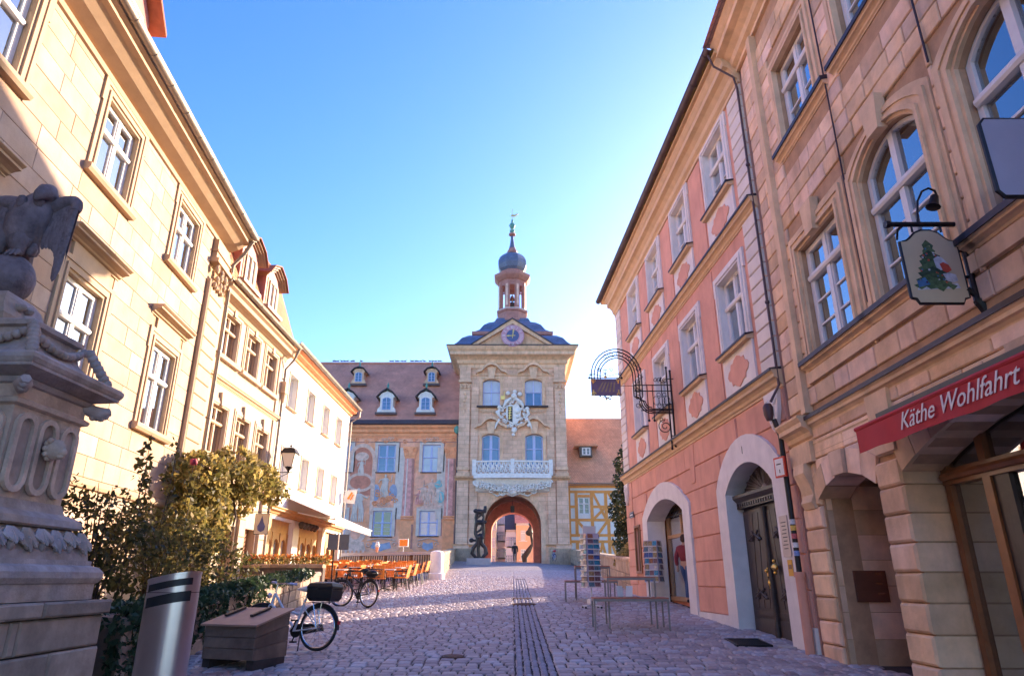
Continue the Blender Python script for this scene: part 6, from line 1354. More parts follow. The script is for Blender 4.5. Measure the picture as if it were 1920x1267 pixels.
# ------------------------------------------------------------------ bicycles (local x forward, front wheel at +.54)
def wheel(b, r=.335, tr=.02):
    pass
def bicycle(label, loc, rz, frame, city, extras, steer=0., group=None, lean=0.):
    t = thing('bicycle', label, 'bicycle', loc, rz); t.rotation_euler = (lean,0,rz)
    def whl(x, st):
        o = put('wheel', 'tyre', lambda b: [b.tube([(.325*math.cos(2*math.pi*i/32),0,.325*math.sin(2*math.pi*i/32)) for i in range(33)], .021, 8, False)], M['rubber'], t, (x,0,.345), st, smooth=60)
        put('rim', 'rim', lambda b: b.tube([(.298*math.cos(2*math.pi*i/32),0,.298*math.sin(2*math.pi*i/32)) for i in range(33)], .012, 6, False), M['chrome'], o, smooth=60)
        def sp(b):
            for i in range(18):
                a = 2*math.pi*i/18; b.tube([(.02*math.cos(a+.9),.025*(-1)**i,.02*math.sin(a+.9)),(.295*math.cos(a),0,.295*math.sin(a))], .0022, 4, False)
            b.tube([(0,-.04,0),(0,.04,0)],.022,8)
        put('spokes', 'spokes', sp, M['chrome'], o)
        put('mudguard', ('mg',x > 0), lambda b: b.tube([(.36*math.cos(R(a)),0,.36*math.sin(R(a))) for a in (range(35,186,10) if x < 0 else range(10,151,10))], .018, 6), frame if not city else M['lead'], o, smooth=60)
    whl(-.53, 0); whl(.55, steer)
    b = MB(); bb = (-.09,0,.29); sx = (-.24,0,.78); hx = (.36,0,.86); hb = (.40,0,.70)
    if city: b.tube([hb,(.18,0,.48),(-.02,0,.40),bb],.024,8); b.tube([hx,(.16,0,.62),(-.1,0,.55),(-.17,0,.55)],.02,8)
    else: b.tube([hb,bb],.022,8); b.tube([hx,(-.19,0,.62)],.019,8)
    b.tube([bb,sx],.02,8); b.tube([hx,hb],.024,8)
    for s in (-1,1): b.tube([(-.1,s*.03,.29),(-.53,s*.055,.345)],.011,6); b.tube([(-.2,s*.02,.68),(-.53,s*.055,.345)],.009,6)
    b.build('frame', frame, t, smooth=60)
    b = MB()
    for s in (-1,1): b.tube([(.405,s*.05,.68),(.47,s*.055,.5),(.55,s*.055,.345)],.012,6)
    b.tube([(.405,-.05,.68),(.405,.05,.68)],.014,6); b.build('fork', frame, t, smooth=60)
    b = MB(); b.tube([(.35,0,.88),(.335,0,1.0)],.014,6); hbar = [(.18,-.3,1.02),(.30,-.24,1.03),(.36,-.08,1.02),(.36,.08,1.02),(.30,.24,1.03),(.18,.3,1.02)]; b.tube(hbar,.012,6); hb_ = b.build('handlebar', M['chrome'] if city else M['black'], t, smooth=60)
    for s in (-1,1): MB().tube([(.27,s*.255,1.028),(.16,s*.31,1.02)],.019,8).build('grip', M['black'] if not city else M['bluepaint'], hb_, smooth=60)
    b = MB(); b.ball((.30,.15,1.06),.03,8,5); b.tube([(.30,-.2,1.03),(.36,-.3,1.0)],.006,4); b.tube([(.30,.2,1.03),(.36,.3,1.0)],.006,4); b.build('brake_lever', M['black'], hb_)
    b = MB(); b.tube([sx,(-.26,0,.90)],.014,8); b.build('seat_post', M['chrome'], t)
    b = MB(); b.tube([(-.40,0,.93),(-.34,0,.945),(-.22,0,.935),(-.12,0,.93),(-.06,0,.92)],[.06,.12,.09,.045,.025],10)
    for i in range(len(b.v)): x_,y_,z_ = b.v[i]; b.v[i] = (x_,y_,.93+(z_-.93)*.55)
    b.build('saddle', M['white'] if extras.get('white_saddle') else M['black'], t, smooth=60)
    b = MB(); b.lathe([(.10,-.006),(.10,.006)],20).xf(Matrix.Translation((-.09,-.05,.29))@Matrix.Rotation(R(90),4,'X')); b.tube([(-.09,-.07,.29),(-.02,-.09,.13)],.012,6); b.tube([(-.09,.07,.29),(-.16,.09,.45)],.012,6); b.box(-.06,.03,-.17,-.09,.11,.135); b.box(-.2,-.11,.09,.17,.44,.465); b.build('crank', M['black'], t)
    if city:
        b = MB(); b.prism([(-.60,.30),(-.56,.40),(-.1,.40),(.0,.36),(.02,.28),(-.06,.20),(-.12,.22),(-.5,.29)], -.075, -.045); b.build('chain_guard', M['black'], t)
    else: MB().tube([(-.09,-.055,.385),(-.53,-.06,.385)],.005,4).tube([(-.09,-.055,.2),(-.53,-.06,.31)],.005,4).lathe([(.045,-.01),(.045,.01)],14,(-.53,0)).build('chain', M['iron'], t)
    b = MB()
    for s in (-1,1): b.tube([(-.22,s*.05,.72),(-.75,s*.06,.73)],.007,5); b.tube([(-.53,s*.07,.345),(-.58,s*.06,.73)],.007,5); b.tube([(-.53,s*.07,.345),(-.42,s*.06,.73)],.007,5)
    for x in (-.4,-.58,-.75): b.tube([(x,-.06,.73),(x,.06,.73)],.006,5)
    b.build('carrier', M['chrome'] if city else M['black'], t)
    MB().tube([(-.25,.06,.28),(-.34,.22,.01)],.009,6).build('kickstand', M['black'], t)
    MB().box(-.912,-.885,-.025,.025,.40,.45).build('rear_reflector', M['redcloth'], t)
    b = MB(); b.ball((.47,0,.83),(.05,.045,.045),8,5); b.build('headlight', M['chrome'], t)
    if extras.get('top_box'):
        b = MB(); sq_ = [(-.38,.70),(-.40,.76),(-.40,.93),(-.36,.98)]
        A = lambda h, z: [(-.58-h*.62,-h*.48,z),(-.58+h*.62,-h*.48,z),(-.58+h*.62,h*.48,z),(-.58-h*.62,h*.48,z)]
        rg = [A(.30,.745),(A(.36,.80)),(A(.37,.91)),(A(.36,.93))]; 
        for Aq, Bq in zip(rg, rg[1:]): b.add(Aq+Bq, [(i,(i+1)%4,4+(i+1)%4,4+i) for i in range(4)])
        b.add(rg[0],[(3,2,1,0)]); tb = b.build('top_box', M['black'], t)
        b = MB(); rg = [A(.38,.932),A(.375,.97),A(.33,1.02),A(.18,1.045)]
        for Aq, Bq in zip(rg, rg[1:]): b.add(Aq+Bq, [(i,(i+1)%4,4+(i+1)%4,4+i) for i in range(4)])
        b.add(rg[-1],[(0,1,2,3)]); b.build('box_lid', M['black'], tb, smooth=60)
    if extras.get('basket'):
        b = MB()
        for z, w in ((.76,.13),(.86,.16),(.98,.18)):
            P_ = [(-.58-w*1.3,-w),(-.58+w*1.3,-w),(-.58+w*1.3,w),(-.58-w*1.3,w),(-.58-w*1.3,-w)]; b.tube([(x,y,z) for x,y in P_],.008,4)
        for i in range(9):
            q = -1+2*i/8
            for s in (-1,1): b.tube([(-.58+q*.17,s*.13,.76),(-.58+q*.23,s*.18,.98)],.005,4); b.tube([(-.58+s*.17,q*.13,.76),(-.58+s*.23,q*.18,.98)],.005,4)
        b.build('basket', M['black'], t)
        b = MB(); b.ball((-.58,0,.86),(.2,.15,.1),10,6); b.build('bag', M['black'], t, smooth=60)
    if extras.get('front_bag'): MB().ball((.42,0,.95),(.12,.16,.12),10,6).build('front_basket', M['redcloth'], t, smooth=60); 
    return t
M['whiteframe'] = mat('white_bike_paint', (.60,.62,.70), .3, var=.03, vs=5); M['blackframe'] = mat('black_bike_paint', (.015,.015,.018), .3, var=.1, vs=5); M['blueframe'] = mat('blue_bike_paint', (.03,.13,.40), .3, var=.05, vs=5)
bicycle('white city bicycle with white saddle and black top box behind the crate', (-3.66,11.9,gz(11.85)), R(164), M['whiteframe'], True, dict(top_box=1, white_saddle=1), .35, lean=R(3))
bicycle('black trekking bicycle with rear basket standing before the orange chairs', (-4.32,19.6,gz(19.55)), R(146), M['blackframe'], False, dict(basket=1), .5, lean=R(2))
bicycle('small blue bicycle with red bag parked at the foot of the tower', (4.15,69.6,gz(69.6)), R(-82), M['blueframe'], True, dict(front_bag=1), .3)

# ------------------------------------------------------------------ orange cafe chairs and tables on the terrace
def chair_proto():
    t = thing('cafe_chair', 'x', 'chair', (0,0,0), 0, 'orange chairs on the terrace')
    b = MB(); b.prof([(-.22,.43),(-.24,.45),(-.2,.47),(.2,.46),(.22,.44)], -.21, .21)
    b.build('seat', M['orange'], t)
    for i in range(5):
        MB().box(-.2+i*.082,-.128+i*.082,-.012,.012,0,.40).xf(Matrix.Translation((0,.22,.47))@Matrix.Rotation(R(-14),4,'X')).build('back_slat', M['orange'], t)
    b = MB(); b.box(-.21,.21,-.015,.015,.36,.43); b.xf(Matrix.Translation((0,.22,.47))@Matrix.Rotation(R(-14),4,'X')).build('back_rail', M['orange'], t)
    for s in (-1,1):
        MB().tube([(s*.22,-.2,.45),(s*.24,-.23,0)],.012,6).build('leg', M['iron'], t)
        MB().tube([(s*.22,.2,.45),(s*.24,.27,0)],.012,6).build('leg', M['iron'], t)
        MB().tube([(s*.235,-.2,.42),(s*.24,-.22,.66),(s*.24,.0,.68),(s*.23,.27,.67)],.012,6).build('armrest', M['iron'], t)
    return t
def table_proto():
    t = thing('cafe_table', 'x', 'table', (0,0,0), 0, 'tables between the orange chairs')
    MB().box(-.38,.38,-.38,.38,.71,.74).build('table_top', mat('grey_table_top',(.42,.34,.30),.4,var=.1,vs=4), t)
    b = MB(); b.tube([(0,0,.04),(0,0,.71)],.03,8); b.build('stem', M['iron'], t)
    for k in range(4): MB().tube([(0,0,.08),(.3*math.cos(k*math.pi/2+.78),.3*math.sin(k*math.pi/2+.78),.015)],.016,6).build('foot', M['iron'], t)
    return t
cp, tp = chair_proto(), table_proto(); used = [0,0]
colw = {-4.75:'road-side', -6.55:'middle', -8.1:'house-side'}
ordn = ['first row','second row','third row','fourth row','last row']
def place(pr, k, x, y, rz, label):
    o = pr if used[k] == 0 else copy_tree(pr); used[k] = 1
    o.location = (x,y,gz(y)+.002); o.rotation_euler = (math.atan(G),0,rz) if abs(math.sin(rz)) < .3 else (0,0,rz); o['label'] = label
rc = random.Random(6)
for ci, cx in enumerate((-4.75,-6.55,-8.1)):
    for ri in range(5):
        cy = 26.4+ri*2.05+.25*ci*(ri > 0)
        if ci == 2 and ri in (0,): cy = 27
        if cy > 35.6-.35*ci*0 or (ci == 0 and cy > 33.2): continue
        place(tp, 1, cx, cy, rc.uniform(-.1,.1), f'square cafe table in the {colw[cx]} column, {ordn[ri]} from the street')
        for k, (dx, dy, rz, w_) in enumerate(((.62,-.2,-90,'right of the'),(.62,.42,-90,'right and rear of the'),(-.62,-.1,90,'left of the'),(0.05,.72,0,'behind the'),(-.05,-.74,180,'in front of the'))):
            if k == 3 and ri == 4: continue
            place(cp, 0, cx+dx+rc.uniform(-.06,.06), cy+dy+rc.uniform(-.06,.06), R(rz+rc.uniform(-14,14)), f'orange chair {w_} table of the {colw[cx]} column, {ordn[ri]}')
# ------------------------------------------------------------------ book tables and postcard racks outside the shop
M['tablewood'] = mat('red_brown_table_top', (.44,.17,.11), .6, spec=.2, var=.12, vs=4); M['tubegrey'] = mat('grey_square_tube', (.22,.185,.18), .45, var=.1, vs=6, metal=.3)
def book_table(label, x0, x1, y0, y1, h, stretch=False):
    t = thing('book_table', label, 'table', ((x0+x1)/2,(y0+y1)/2,gz((y0+y1)/2)), R(-3), 'display tables outside the bookshop'); w, d = (x1-x0)/2, (y1-y0)/2
    MB().box(-w,w,-d,d,h-.025,h).build('table_top', M['tablewood'], t)
    b = MB(); b.box(-w,w,-d,-d+.03,h-.07,h-.027); b.box(-w,w,d-.03,d,h-.07,h-.027); b.box(-w,-w+.03,-d+.03,d-.03,h-.07,h-.027); b.box(w-.03,w,-d+.03,d-.03,h-.07,h-.027); b.build('apron', M['tubegrey'], t)
    for sx in (-1,1):
        for sy in (-1,1): put('leg', ('tleg',h,sy), lambda b: b.box(-.016,.016,-.016,.016,-.05-.02*sy*0,h-.071), M['tubegrey'], t, (sx*(w-.018), sy*(d-.018), 0))
    return t
book_table('low brown table with steel legs nearest the camera by the postcards', 1.66,3.16,14.35,15.15,.60)
book_table('high brown table standing over the nearer low table', 2.0,3.0,14.75,15.6,.98)
book_table('low brown table behind the postcard stand', 1.62,3.2,21.3,22.3,.58)
book_table('high brown table over the farther low table behind the stand', 1.98,3.05,21.8,22.7,.98)
for i, (x, y, a) in enumerate(((2.25,14.8,20),(2.42,14.75,-25),(2.75,14.8,0))):
    t = thing('leaflet_holder', ('upright clear leaflet holder at the left of the near table','tilted clear leaflet holder in the middle of the near table','flat paper leaflet lying on the near table')[i], 'leaflet holder', (x,y,gz(14.75)+.602), R(a))
    if i < 2:
        MB().box(-.07,.07,-.03,.03,0,.01).build('foot', M['concrete'], t); MB().box(-.07,.07,-.003,.003,0,.21).xf(Matrix.Translation((0,0,.011))@Matrix.Rotation(R(-12),4,'X')).build('panel', M['white'], t)
    else: MB().box(-.12,.12,-.08,.08,0,.006).build('sheet', M['white'], t)
cards = [mat('postcard', c, .35, var=.75, vs=26) for c in ((.04,.10,.30),(.30,.12,.07),(.08,.18,.25),(.30,.22,.12),(.45,.44,.44),(.09,.07,.13),(.02,.22,.36),(.18,.10,.12))]
M['violetwhite'] = mat('lilac_board', (.52,.47,.58), .5, var=.05, vs=4)
def rack(label, x, y, z, rz, h, w, rows, cols, seed, four=True, base='cross'):
    t = thing('postcard_rack', label, 'postcard stand', (x,y,z), rz); r_ = random.Random(seed)
    MB().tube([(0,0,.05),(0,0,h-.1)], .02, 8).build('pole', M['white'], t)
    b = MB()
    for k in range(4): a = k*math.pi/2+.5; b.tube([(0,0,.09),(.30*math.cos(a),.30*math.sin(a),.06)], .02, 6)
    if base == 'box': b.box(-.1,.1,-.1,.1,.12,.24)
    b.build('base', M['white'], t)
    for k in range(4): a = k*math.pi/2+.5; MB().ball((.30*math.cos(a),.30*math.sin(a),.03),.03,8,5).build('caster', M['black'], t)
    z0 = .52; ch = (h-z0-.02)/rows
    for f in range(4):
        pf = MB().box(-w/2,w/2,-.006,0,z0,h).build('panel', M['violetwhite'], t, (w/2*math.sin(f*math.pi/2), -w/2*math.cos(f*math.pi/2), 0), f*math.pi/2)
        for i in range(rows):
            for j in range(cols):
                if r_.random() < .08: continue
                cw = w/cols; m_ = r_.randrange(8)
                o = put('postcard', ('pc',round(cw,3),round(ch,3),m_), lambda b: b.box(-cw*.44,cw*.44,-.004,.004,0,ch*.86), cards[m_], pf, (-w/2+cw*(j+.5), -.035, z0+ch*i+.02)); o.rotation_euler = (R(-10),0,0)
        b = MB(); [b.box(-w/2,w/2,-.05,-.03,z0+ch*i+.005,z0+ch*i+.03) for i in range(rows)]; b.build('pocket_rail', M['white'], pf)
    return t
rk1 = rack('tall postcard stand with lilac panel standing in the street', 2.14,19.2,gz(19.2),R(22),1.92,.36,10,2,3,base='box')
MB().box(-.2,.2,-.01,.01,1.92,2.12).box(-.012,.012,-.012,-.01,1.98,2.06).build('header_board', M['white'], rk1)
rack('round postcard stand on a white pole before the bookshop window', 4.28,21.25,gz(21.2)+.03,R(-30),1.72,.40,7,3,5)
# ------------------------------------------------------------------ wrought iron hanging sign on the salmon house
isn = thing('wrought_iron_sign', 'large scrolled wrought iron bracket with a hanging violet sign board', 'sign', (4.50,17.9,5.3))
def irn(pts, r=.018, n=5): return [(x-4.5,0,z-5.3) for x,z in pts], r, n
def rod(name, paths, m='iron', y=0.):
    b = MB()
    for p in paths:
        pts, r_ = (p[0], p[1]) if isinstance(p, tuple) and isinstance(p[0], list) else (p, .016)
        b.tube([(x-4.5,y,z-5.3) for x,z in pts], r_, 6)
    return b.build(name, M[m], isn, smooth=50)
rod('wall_bar', [([(4.42,5.05),(4.42,7.1)],.028),([(4.32,4.98),(4.32,7.2)],.024),([(4.32,5.3),(4.5,5.3)],.015),([(4.32,6.9),(4.5,6.9)],.015)])
neck = lambda r_, x0, zb, dx: [(x0,zb),(x0,6.9)]+[(x0+dx-(dx+0)*math.cos(0)+0,6.9)]
def hook(off):    # crane neck: up from the frame, over to the street and curling back
    cx, cz = 2.95, 6.98; R_ = .80-off
    up = [(3.62-off*.9,6.0+off*.35),(3.62-off*.9,6.4)]
    return up+[(cx+ (3.62-off*.9-cx)*math.cos(R(a))*1.0, cz+R_*math.sin(R(a))) if a < 90 else (cx+(R_*.92)*math.cos(R(a)), cz+R_*math.sin(R(a))) for a in range(0,256,12)]
bar_ = lambda off: [(4.45,5.92+off*.45),(3.85,5.92+off*.45)]+[(3.85+(.33-off*.6)*math.cos(R(a)),6.25+(.33-off*.6)*math.sin(R(a))) for a in range(270,179,-18)]
for off in (0,.09,.19,.27): rod('crane_neck', [(bar_(off)+[p for p in hook(off) if p[1] > 6.3],.017)])
b_ = []
for k in range(12):
    a = R(-40+k*14); r_ = .655; cx, cz = 2.95+.0, 6.98
    if k < 4: x, z = 3.48, 6.15+k*.22
    else: x, z = cx+r_*.95*math.cos(R((k-4)*17)), cz+r_*math.sin(R((k-4)*17))
    b_.append((spiral(x,z,.085,.02,0,420*(1 if k%2 else -1),18),.009))
for q_ in b_: rod('filigree_scroll', [q_])
rod('cross_rail', [([(3.4,6.72),(4.45,6.72)],.015),([(3.4,6.55),(4.45,6.55)],.015),([(3.55,6.0),(4.45,6.0)],.013)])
rod('grille_bar', [([(x,5.75 if x in (3.75,3.9) else 5.98),(x,6.95 if x > 4.1 else 6.74)],.013) for x in (3.75,3.9,4.15)])
rod('grille_rings', [(arc(x,6.28,.085,.12,0,360,16),.009) for x in (3.98,4.14,4.28)]+[(arc(x,z,.05,.05,0,360,12),.008) for x in (4.06,4.22) for z in (6.45,6.12)])
rod('leaf_ornament', [(spiral(4.0+.09*i,6.86,.07,.015,40*i,40*i+400,16),.011) for i in range(4)])
rod('leaf_ornament', [(spiral(4.18,5.55,.2,.03,90,720,26),.013),(spiral(4.1,5.75,.08,.02,0,-400,16),.01)])
bk = MB()
for x, z in ((3.75,5.72),(3.9,5.72),(4.32,4.95),(4.42,5.02),(4.42,7.13),(4.32,7.23),(2.16,6.93),(3.06,6.93)): bk.ball((x-4.5,0,z-5.3),.035,8,5)
bk.build('finial_ball', M['iron'], isn, smooth=60)
rod('hanger', [([(2.16,6.93),(3.06,6.93)],.013),([(2.61,7.18),(2.61,6.95)],.012),(arc(2.61,7.12,.06,.06,0,360,14),.009),([(3.02,6.70),(3.45,6.70)],.008)]+[(spiral(2.61+s*.17,7.16,.06,.012,180 if s > 0 else 0,180+s*-430,18),.009) for s in (-1,1)]+[([(2.61,7.05),(2.61+s*.12,6.98),(2.61+s*.3,7.04),(2.61+s*.45,7.02),(2.61+s*.44,6.97)],.009) for s in (-1,1)]+[(spiral(2.61+s*.40,7.04,.05,.01,0,s*400,14),.008) for s in (-1,1)])
b = MB(); b.prism([(2.20-4.5,6.42-5.3),(3.02-4.5,6.42-5.3),(3.02-4.5,6.90-5.3),(2.20-4.5,6.90-5.3)], -.02, .02); sbd = b.build('sign_board', mat('violet_sign_board',(.16,.10,.16),.45,var=.35,vs=2.5), isn)
b = MB()
for x, z, f in ((2.26,6.46,1),(2.96,6.46,-1),(2.26,6.86,-1),(2.96,6.86,1)):
    b.tube([(p-4.5,-.025,q-5.3) for p,q in spiral(x,z,.07,.015,0,400*f,16)],.014,5); b.tube([(x-4.5,-.025,z-5.3),(x+f*.0-4.5,-.025,(z+.12 if z < 6.6 else z-.10)-5.3)],.02,5)
b.ball((2.61-4.5,-.02,6.95-5.3),.045,8,5); b.tube([(2.5-4.5,-.02,6.39-5.3),(2.61-4.5,-.02,6.33-5.3),(2.72-4.5,-.02,6.39-5.3)],.014,5); b.ball((2.61-4.5,-.02,6.31-5.3),.03,6,4); b.build('gilt_corner', M['gold'], sbd, smooth=60)
b = MB(); [b.prism([(2.35+.11*i-4.5,6.52-5.3),(2.40+.11*i-4.5,6.52-5.3),(2.56+.08*i-4.5,6.8-5.3),(2.51+.08*i-4.5,6.8-5.3)], -.0215, -.02) for i in range(5)]; b.build('faded_lettering', mat('faded_gilt',(.30,.21,.13),.6,var=.3,vs=6), sbd)
# ------------------------------------------------------------------ tree sign over the shop
ts = thing('hanging_shop_sign', 'cream hanging sign painted with a fir tree under a curved lamp arm', 'sign', (4.72,6.2,4.2))
def rd(name, paths, par=None, m='iron'):
    b = MB()
    for p, r_ in paths: b.tube([(x-4.72,0,z-4.2) for x,z in p], r_, 7)
    return b.build(name, M[m], par or ts, smooth=50)
rd('arm', [([(4.72,5.16),(3.98,5.16)],.028),([(3.97,5.16),(3.93,5.16)],.042)]); rd('wall_post', [([(4.70,4.25),(4.70,5.62)],.035),([(4.70,4.3),(4.76,4.18)],.05),([(4.62,4.42),(4.74,4.3)],.03)])
rd('strut', [([(4.66,5.0),(4.7,5.0)],.03),([(4.62,4.55),(4.7,4.55)],.018),([(4.62,4.85),(4.7,4.85)],.018),([(4.14,5.16),(4.05,5.1),(4.02,4.98)],.012),([(4.2,5.16),(4.2,5.07)],.012),([(4.5,5.16),(4.5,5.07)],.012)])
P = [(-.29,-.36),(-.24,-.37),(-.22,-.42),(.22,-.42),(.24,-.37),(.29,-.36),(.29,.27),(.22,.28),(.18,.31),(.12,.37),(.05,.40),(-.05,.40),(-.12,.37),(-.18,.31),(-.22,.28),(-.29,.27)]
bcx, bcz = 4.33-4.72, 4.68-4.2
b = MB(); b.prism([(bcx+x,bcz+z) for x,z in P], -.015, .015); sb = b.build('board', mat('cream_board',(.52,.42,.28),.5,var=.08,vs=3), ts)
b = MB(); b.tube([(bcx+x,0,bcz+z) for x,z in P+P[:1]], .018, 6); b.build('rim', M['iron'], sb)
fir = [mat('painted_fir',(.05,.10,.05),.6,var=.5,vs=18), mat('painted_snow',(.48,.50,.56),.6,var=.35,vs=16), mat('painted_red',(.5,.07,.04),.6,var=.3,vs=14), mat('painted_blue',(.05,.14,.30),.6,var=.4,vs=14)]
rj = random.Random(8)
greens = [mat('fir_green', c, .65, var=.6, vs=30) for c in ((.045,.085,.04),(.07,.12,.055),(.03,.06,.035))]
for i in range(8):                                   # ragged overlapping tiers of painted boughs
    q = i/7; zt = .29-.43*q; w_ = .05+.17*q; n_ = 9; dz = .10+.03*q
    P_ = [(-.02+rj.uniform(-.01,.01), zt)]+[(-.02+w_*(1-2*k/(n_-1))*1.0+rj.uniform(-.012,.012), zt-dz-(.022 if k%2 else -.012)+rj.uniform(-.012,.012)+.03*abs(1-2*k/(n_-1))) for k in range(n_)]
    MB().prism([(bcx+x,bcz+z) for x,z in P_], -.0155-.0004*i, -.015).build('painted_bough', greens[i%3], sb)
for i in range(26):
    q = rj.random(); x = -.02+rj.uniform(-1,1)*(.03+.17*q); z = .22-.42*q; r_ = rj.uniform(.006,.014)
    MB().prism(arc(bcx+x,bcz+z,r_,r_,0,360,6)[:-1], -.0192, -.0186).build('painted_light', fir[rj.choice((1,1,2,3))], sb)
for nm, poly, k, yy in (('painted_snow',[(-.22,-.28),(.22,-.26),(.2,-.2),(.1,-.22),(-.1,-.2),(-.2,-.22)],1,-.018),('painted_patch',[(.01,.07),(.06,.10),(.10,.08),(.15,.01),(.12,-.05),(.06,-.06),(.02,-.03)],1,-.0195),('painted_patch',[(.06,.01),(.10,.03),(.15,.0),(.17,-.06),(.12,-.09),(.08,-.07)],2,-.0202),('painted_patch',[(-.21,-.18),(-.12,-.14),(-.08,-.22),(-.2,-.25)],3,-.0192),('painted_patch',[(.07,-.1),(.13,-.09),(.2,-.11),(.21,-.18),(.16,-.2),(.1,-.18)],1,-.0205)):
    MB().prism([(bcx+x,bcz+z) for x,z in poly], yy, yy+.002).build(nm, fir[k], sb)
rd('lamp_arm', [([(4.28,5.17),(4.30,5.30),(4.33,5.44),(4.40,5.56),(4.48,5.60),(4.54,5.57),(4.55,5.52)],.012)])
b = MB(); b.lathe([(.015,.0),(.04,-.02),(.05,-.12),(.075,-.16),(.07,-.165)],10); lam = b.build('lamp_shade', M['iron'], ts, (4.53-4.72,0,5.52-4.2), smooth=50); lam.rotation_euler = (0,R(18),0)
s2 = thing('hanging_shop_sign', 'blank grey board sign with rounded dark rim above the shop, at the right edge', 'sign', (4.70,4.75,4.4))
b = MB(); Pb = [(-.02,.2),(-.02,.95),(-.66,.95),(-.7,.9),(-.7,.25),(-.66,.2)]; b.prism(Pb, -.02, .02); b.build('board', mat('grey_lilac_board',(.30,.29,.38),.5,var=.06,vs=3), s2); b = MB(); b.tube([(x,0,z) for x,z in Pb+Pb[:1]],.022,6); b.build('rim', M['iron'], s2); MB().tube([(0,0,.1),(0,0,1.1)],.03,8).build('wall_post', M['iron'], s2)
# ------------------------------------------------------------------ lamp, small signs on the left
lp = thing('wall_lantern', 'glass wall lantern on an iron bracket before the white house', 'lamp', (-8.98,24.95,5.25))
MB().tube([(0,0,.12),(.85,0,.12)],.018).tube([(0,0,-.25),(.4,0,-.05),(.7,0,.1)],.012).build('bracket', M['iron'], lp)
b = MB(); A = lambda h, z: [(.68-h,-h,z),(.68+h,-h,z),(.68+h,h,z),(.68-h,h,z)]
for h0,z0,h1,z1 in ((.14,.32,.25,.80),): b.add(A(h0,z0)+A(h1,z1), [(i,(i+1)%4,4+(i+1)%4,4+i) for i in range(4)])
M['milk'] = mat('frosted_lamp_glass', (.70,.64,.55), .3, var=.05, vs=4); b.build('glass', M['milk'], lp)
b = MB(); b.add(A(.30,.80)+A(.18,1.0)+A(.05,1.04), [(i,(i+1)%4,4+(i+1)%4,4+i) for i in range(4)]+[(4+i,4+(i+1)%4,8+(i+1)%4,8+i) for i in range(4)]+[(8,9,10,11),(3,2,1,0)]); b.ball((.68,0,1.1),.05,8,5)
for sx in (-1,1):
    for sy in (-1,1): b.tube([(.68+sx*.14,sy*.14,.32),(.68+sx*.25,sy*.25,.8)],.014,4)
b.lathe([(.03,.12),(.06,.2),(.15,.30),(.15,.33)],8,(.68,0)); b.build('lantern_cage', M['iron'], lp)
t = thing('hanging_sign', 'small hanging sign with a blue drop beside the vine', 'sign', (-8.2,22.6,3.35)); MB().box(-.22,.22,-.015,.015,-.32,.32).build('board', M['quoin'], t)
MB().tube([(-.22,0,-.32),(.22,0,-.32),(.22,0,.32),(-.22,0,.32),(-.22,0,-.32)],.018,5).tube([(-.8,0,.38),(.25,0,.38)],.014).build('frame', M['iron'], t); MB().prism([(0,.26),(.06,.06),(.13,-.08),(.11,-.2),(0,-.26),(-.11,-.2),(-.13,-.08),(-.06,.06)], -.018, -.015).build('drop', mat('blue_drop',(.10,.12,.38),.5,var=.2,vs=8), t)
t = thing('sign_pole', 'thin pole with two grey notice boards behind the black bicycle', 'sign', (-5.25,20.6,gz(20.6)), R(8)); MB().tube([(0,0,-.05),(0,0,1.95)],.022,8).build('pole', M['iron'], t)
for x in (-.02,.30): MB().box(x-.17,x+.12,-.03,-.015,1.48,1.92).build('board', mat('grey_board',(.20,.18,.16),.6,var=.1,vs=4), t)
t = thing('banner', 'small pale banner with orange strokes hung from the white house corner', 'banner', (-8.95,36.1,6.0), R(0)); MB().tube([(0,0,.05),(.75,0,.12)],.015).build('pole', M['white'], t)
b = MB(); b.add([(.08,0,.03),(.72,0,.09),(.6,.05,-.62),(.02,.02,-.55)],[(0,1,2,3)]); b.build('cloth', M['white_cloth'], t); MB().prism([(.2,-.35),(.3,-.4),(.5,-.05),(.42,-.0)],-.012,-.008).prism([(.36,-.42),(.44,-.42),(.56,-.15),(.5,-.1)],-.012,-.008).build('strokes', M['orange'], t)
t = thing('menu_board', 'orange menu board on a post above the terrace railing', 'sign', (-5.6,36.0,gz(36)), R(-14)); MB().tube([(0,0,0),(0,0,1.55)],.02).build('post', M['white'], t); MB().box(-.26,.26,-.02,.02,1.5,1.9).build('frame', M['white'], t); MB().box(-.22,.22,-.024,-.02,1.54,1.86).build('face', M['orange'], t)
t = thing('ice_cream_sign', 'small ice cream cone figure on the terrace railing', 'sign', (-7.05,36.5,gz(36.5)+1.16)); MB().lathe([(.03,0),(.1,.32)],10).build('cone', M['frescogold'], t); MB().ball((0,0,.4),(.13,.13,.12),10,6).ball((0,0,.52),(.09,.09,.09),10,6).build('scoop', M['white'], t, smooth=60)
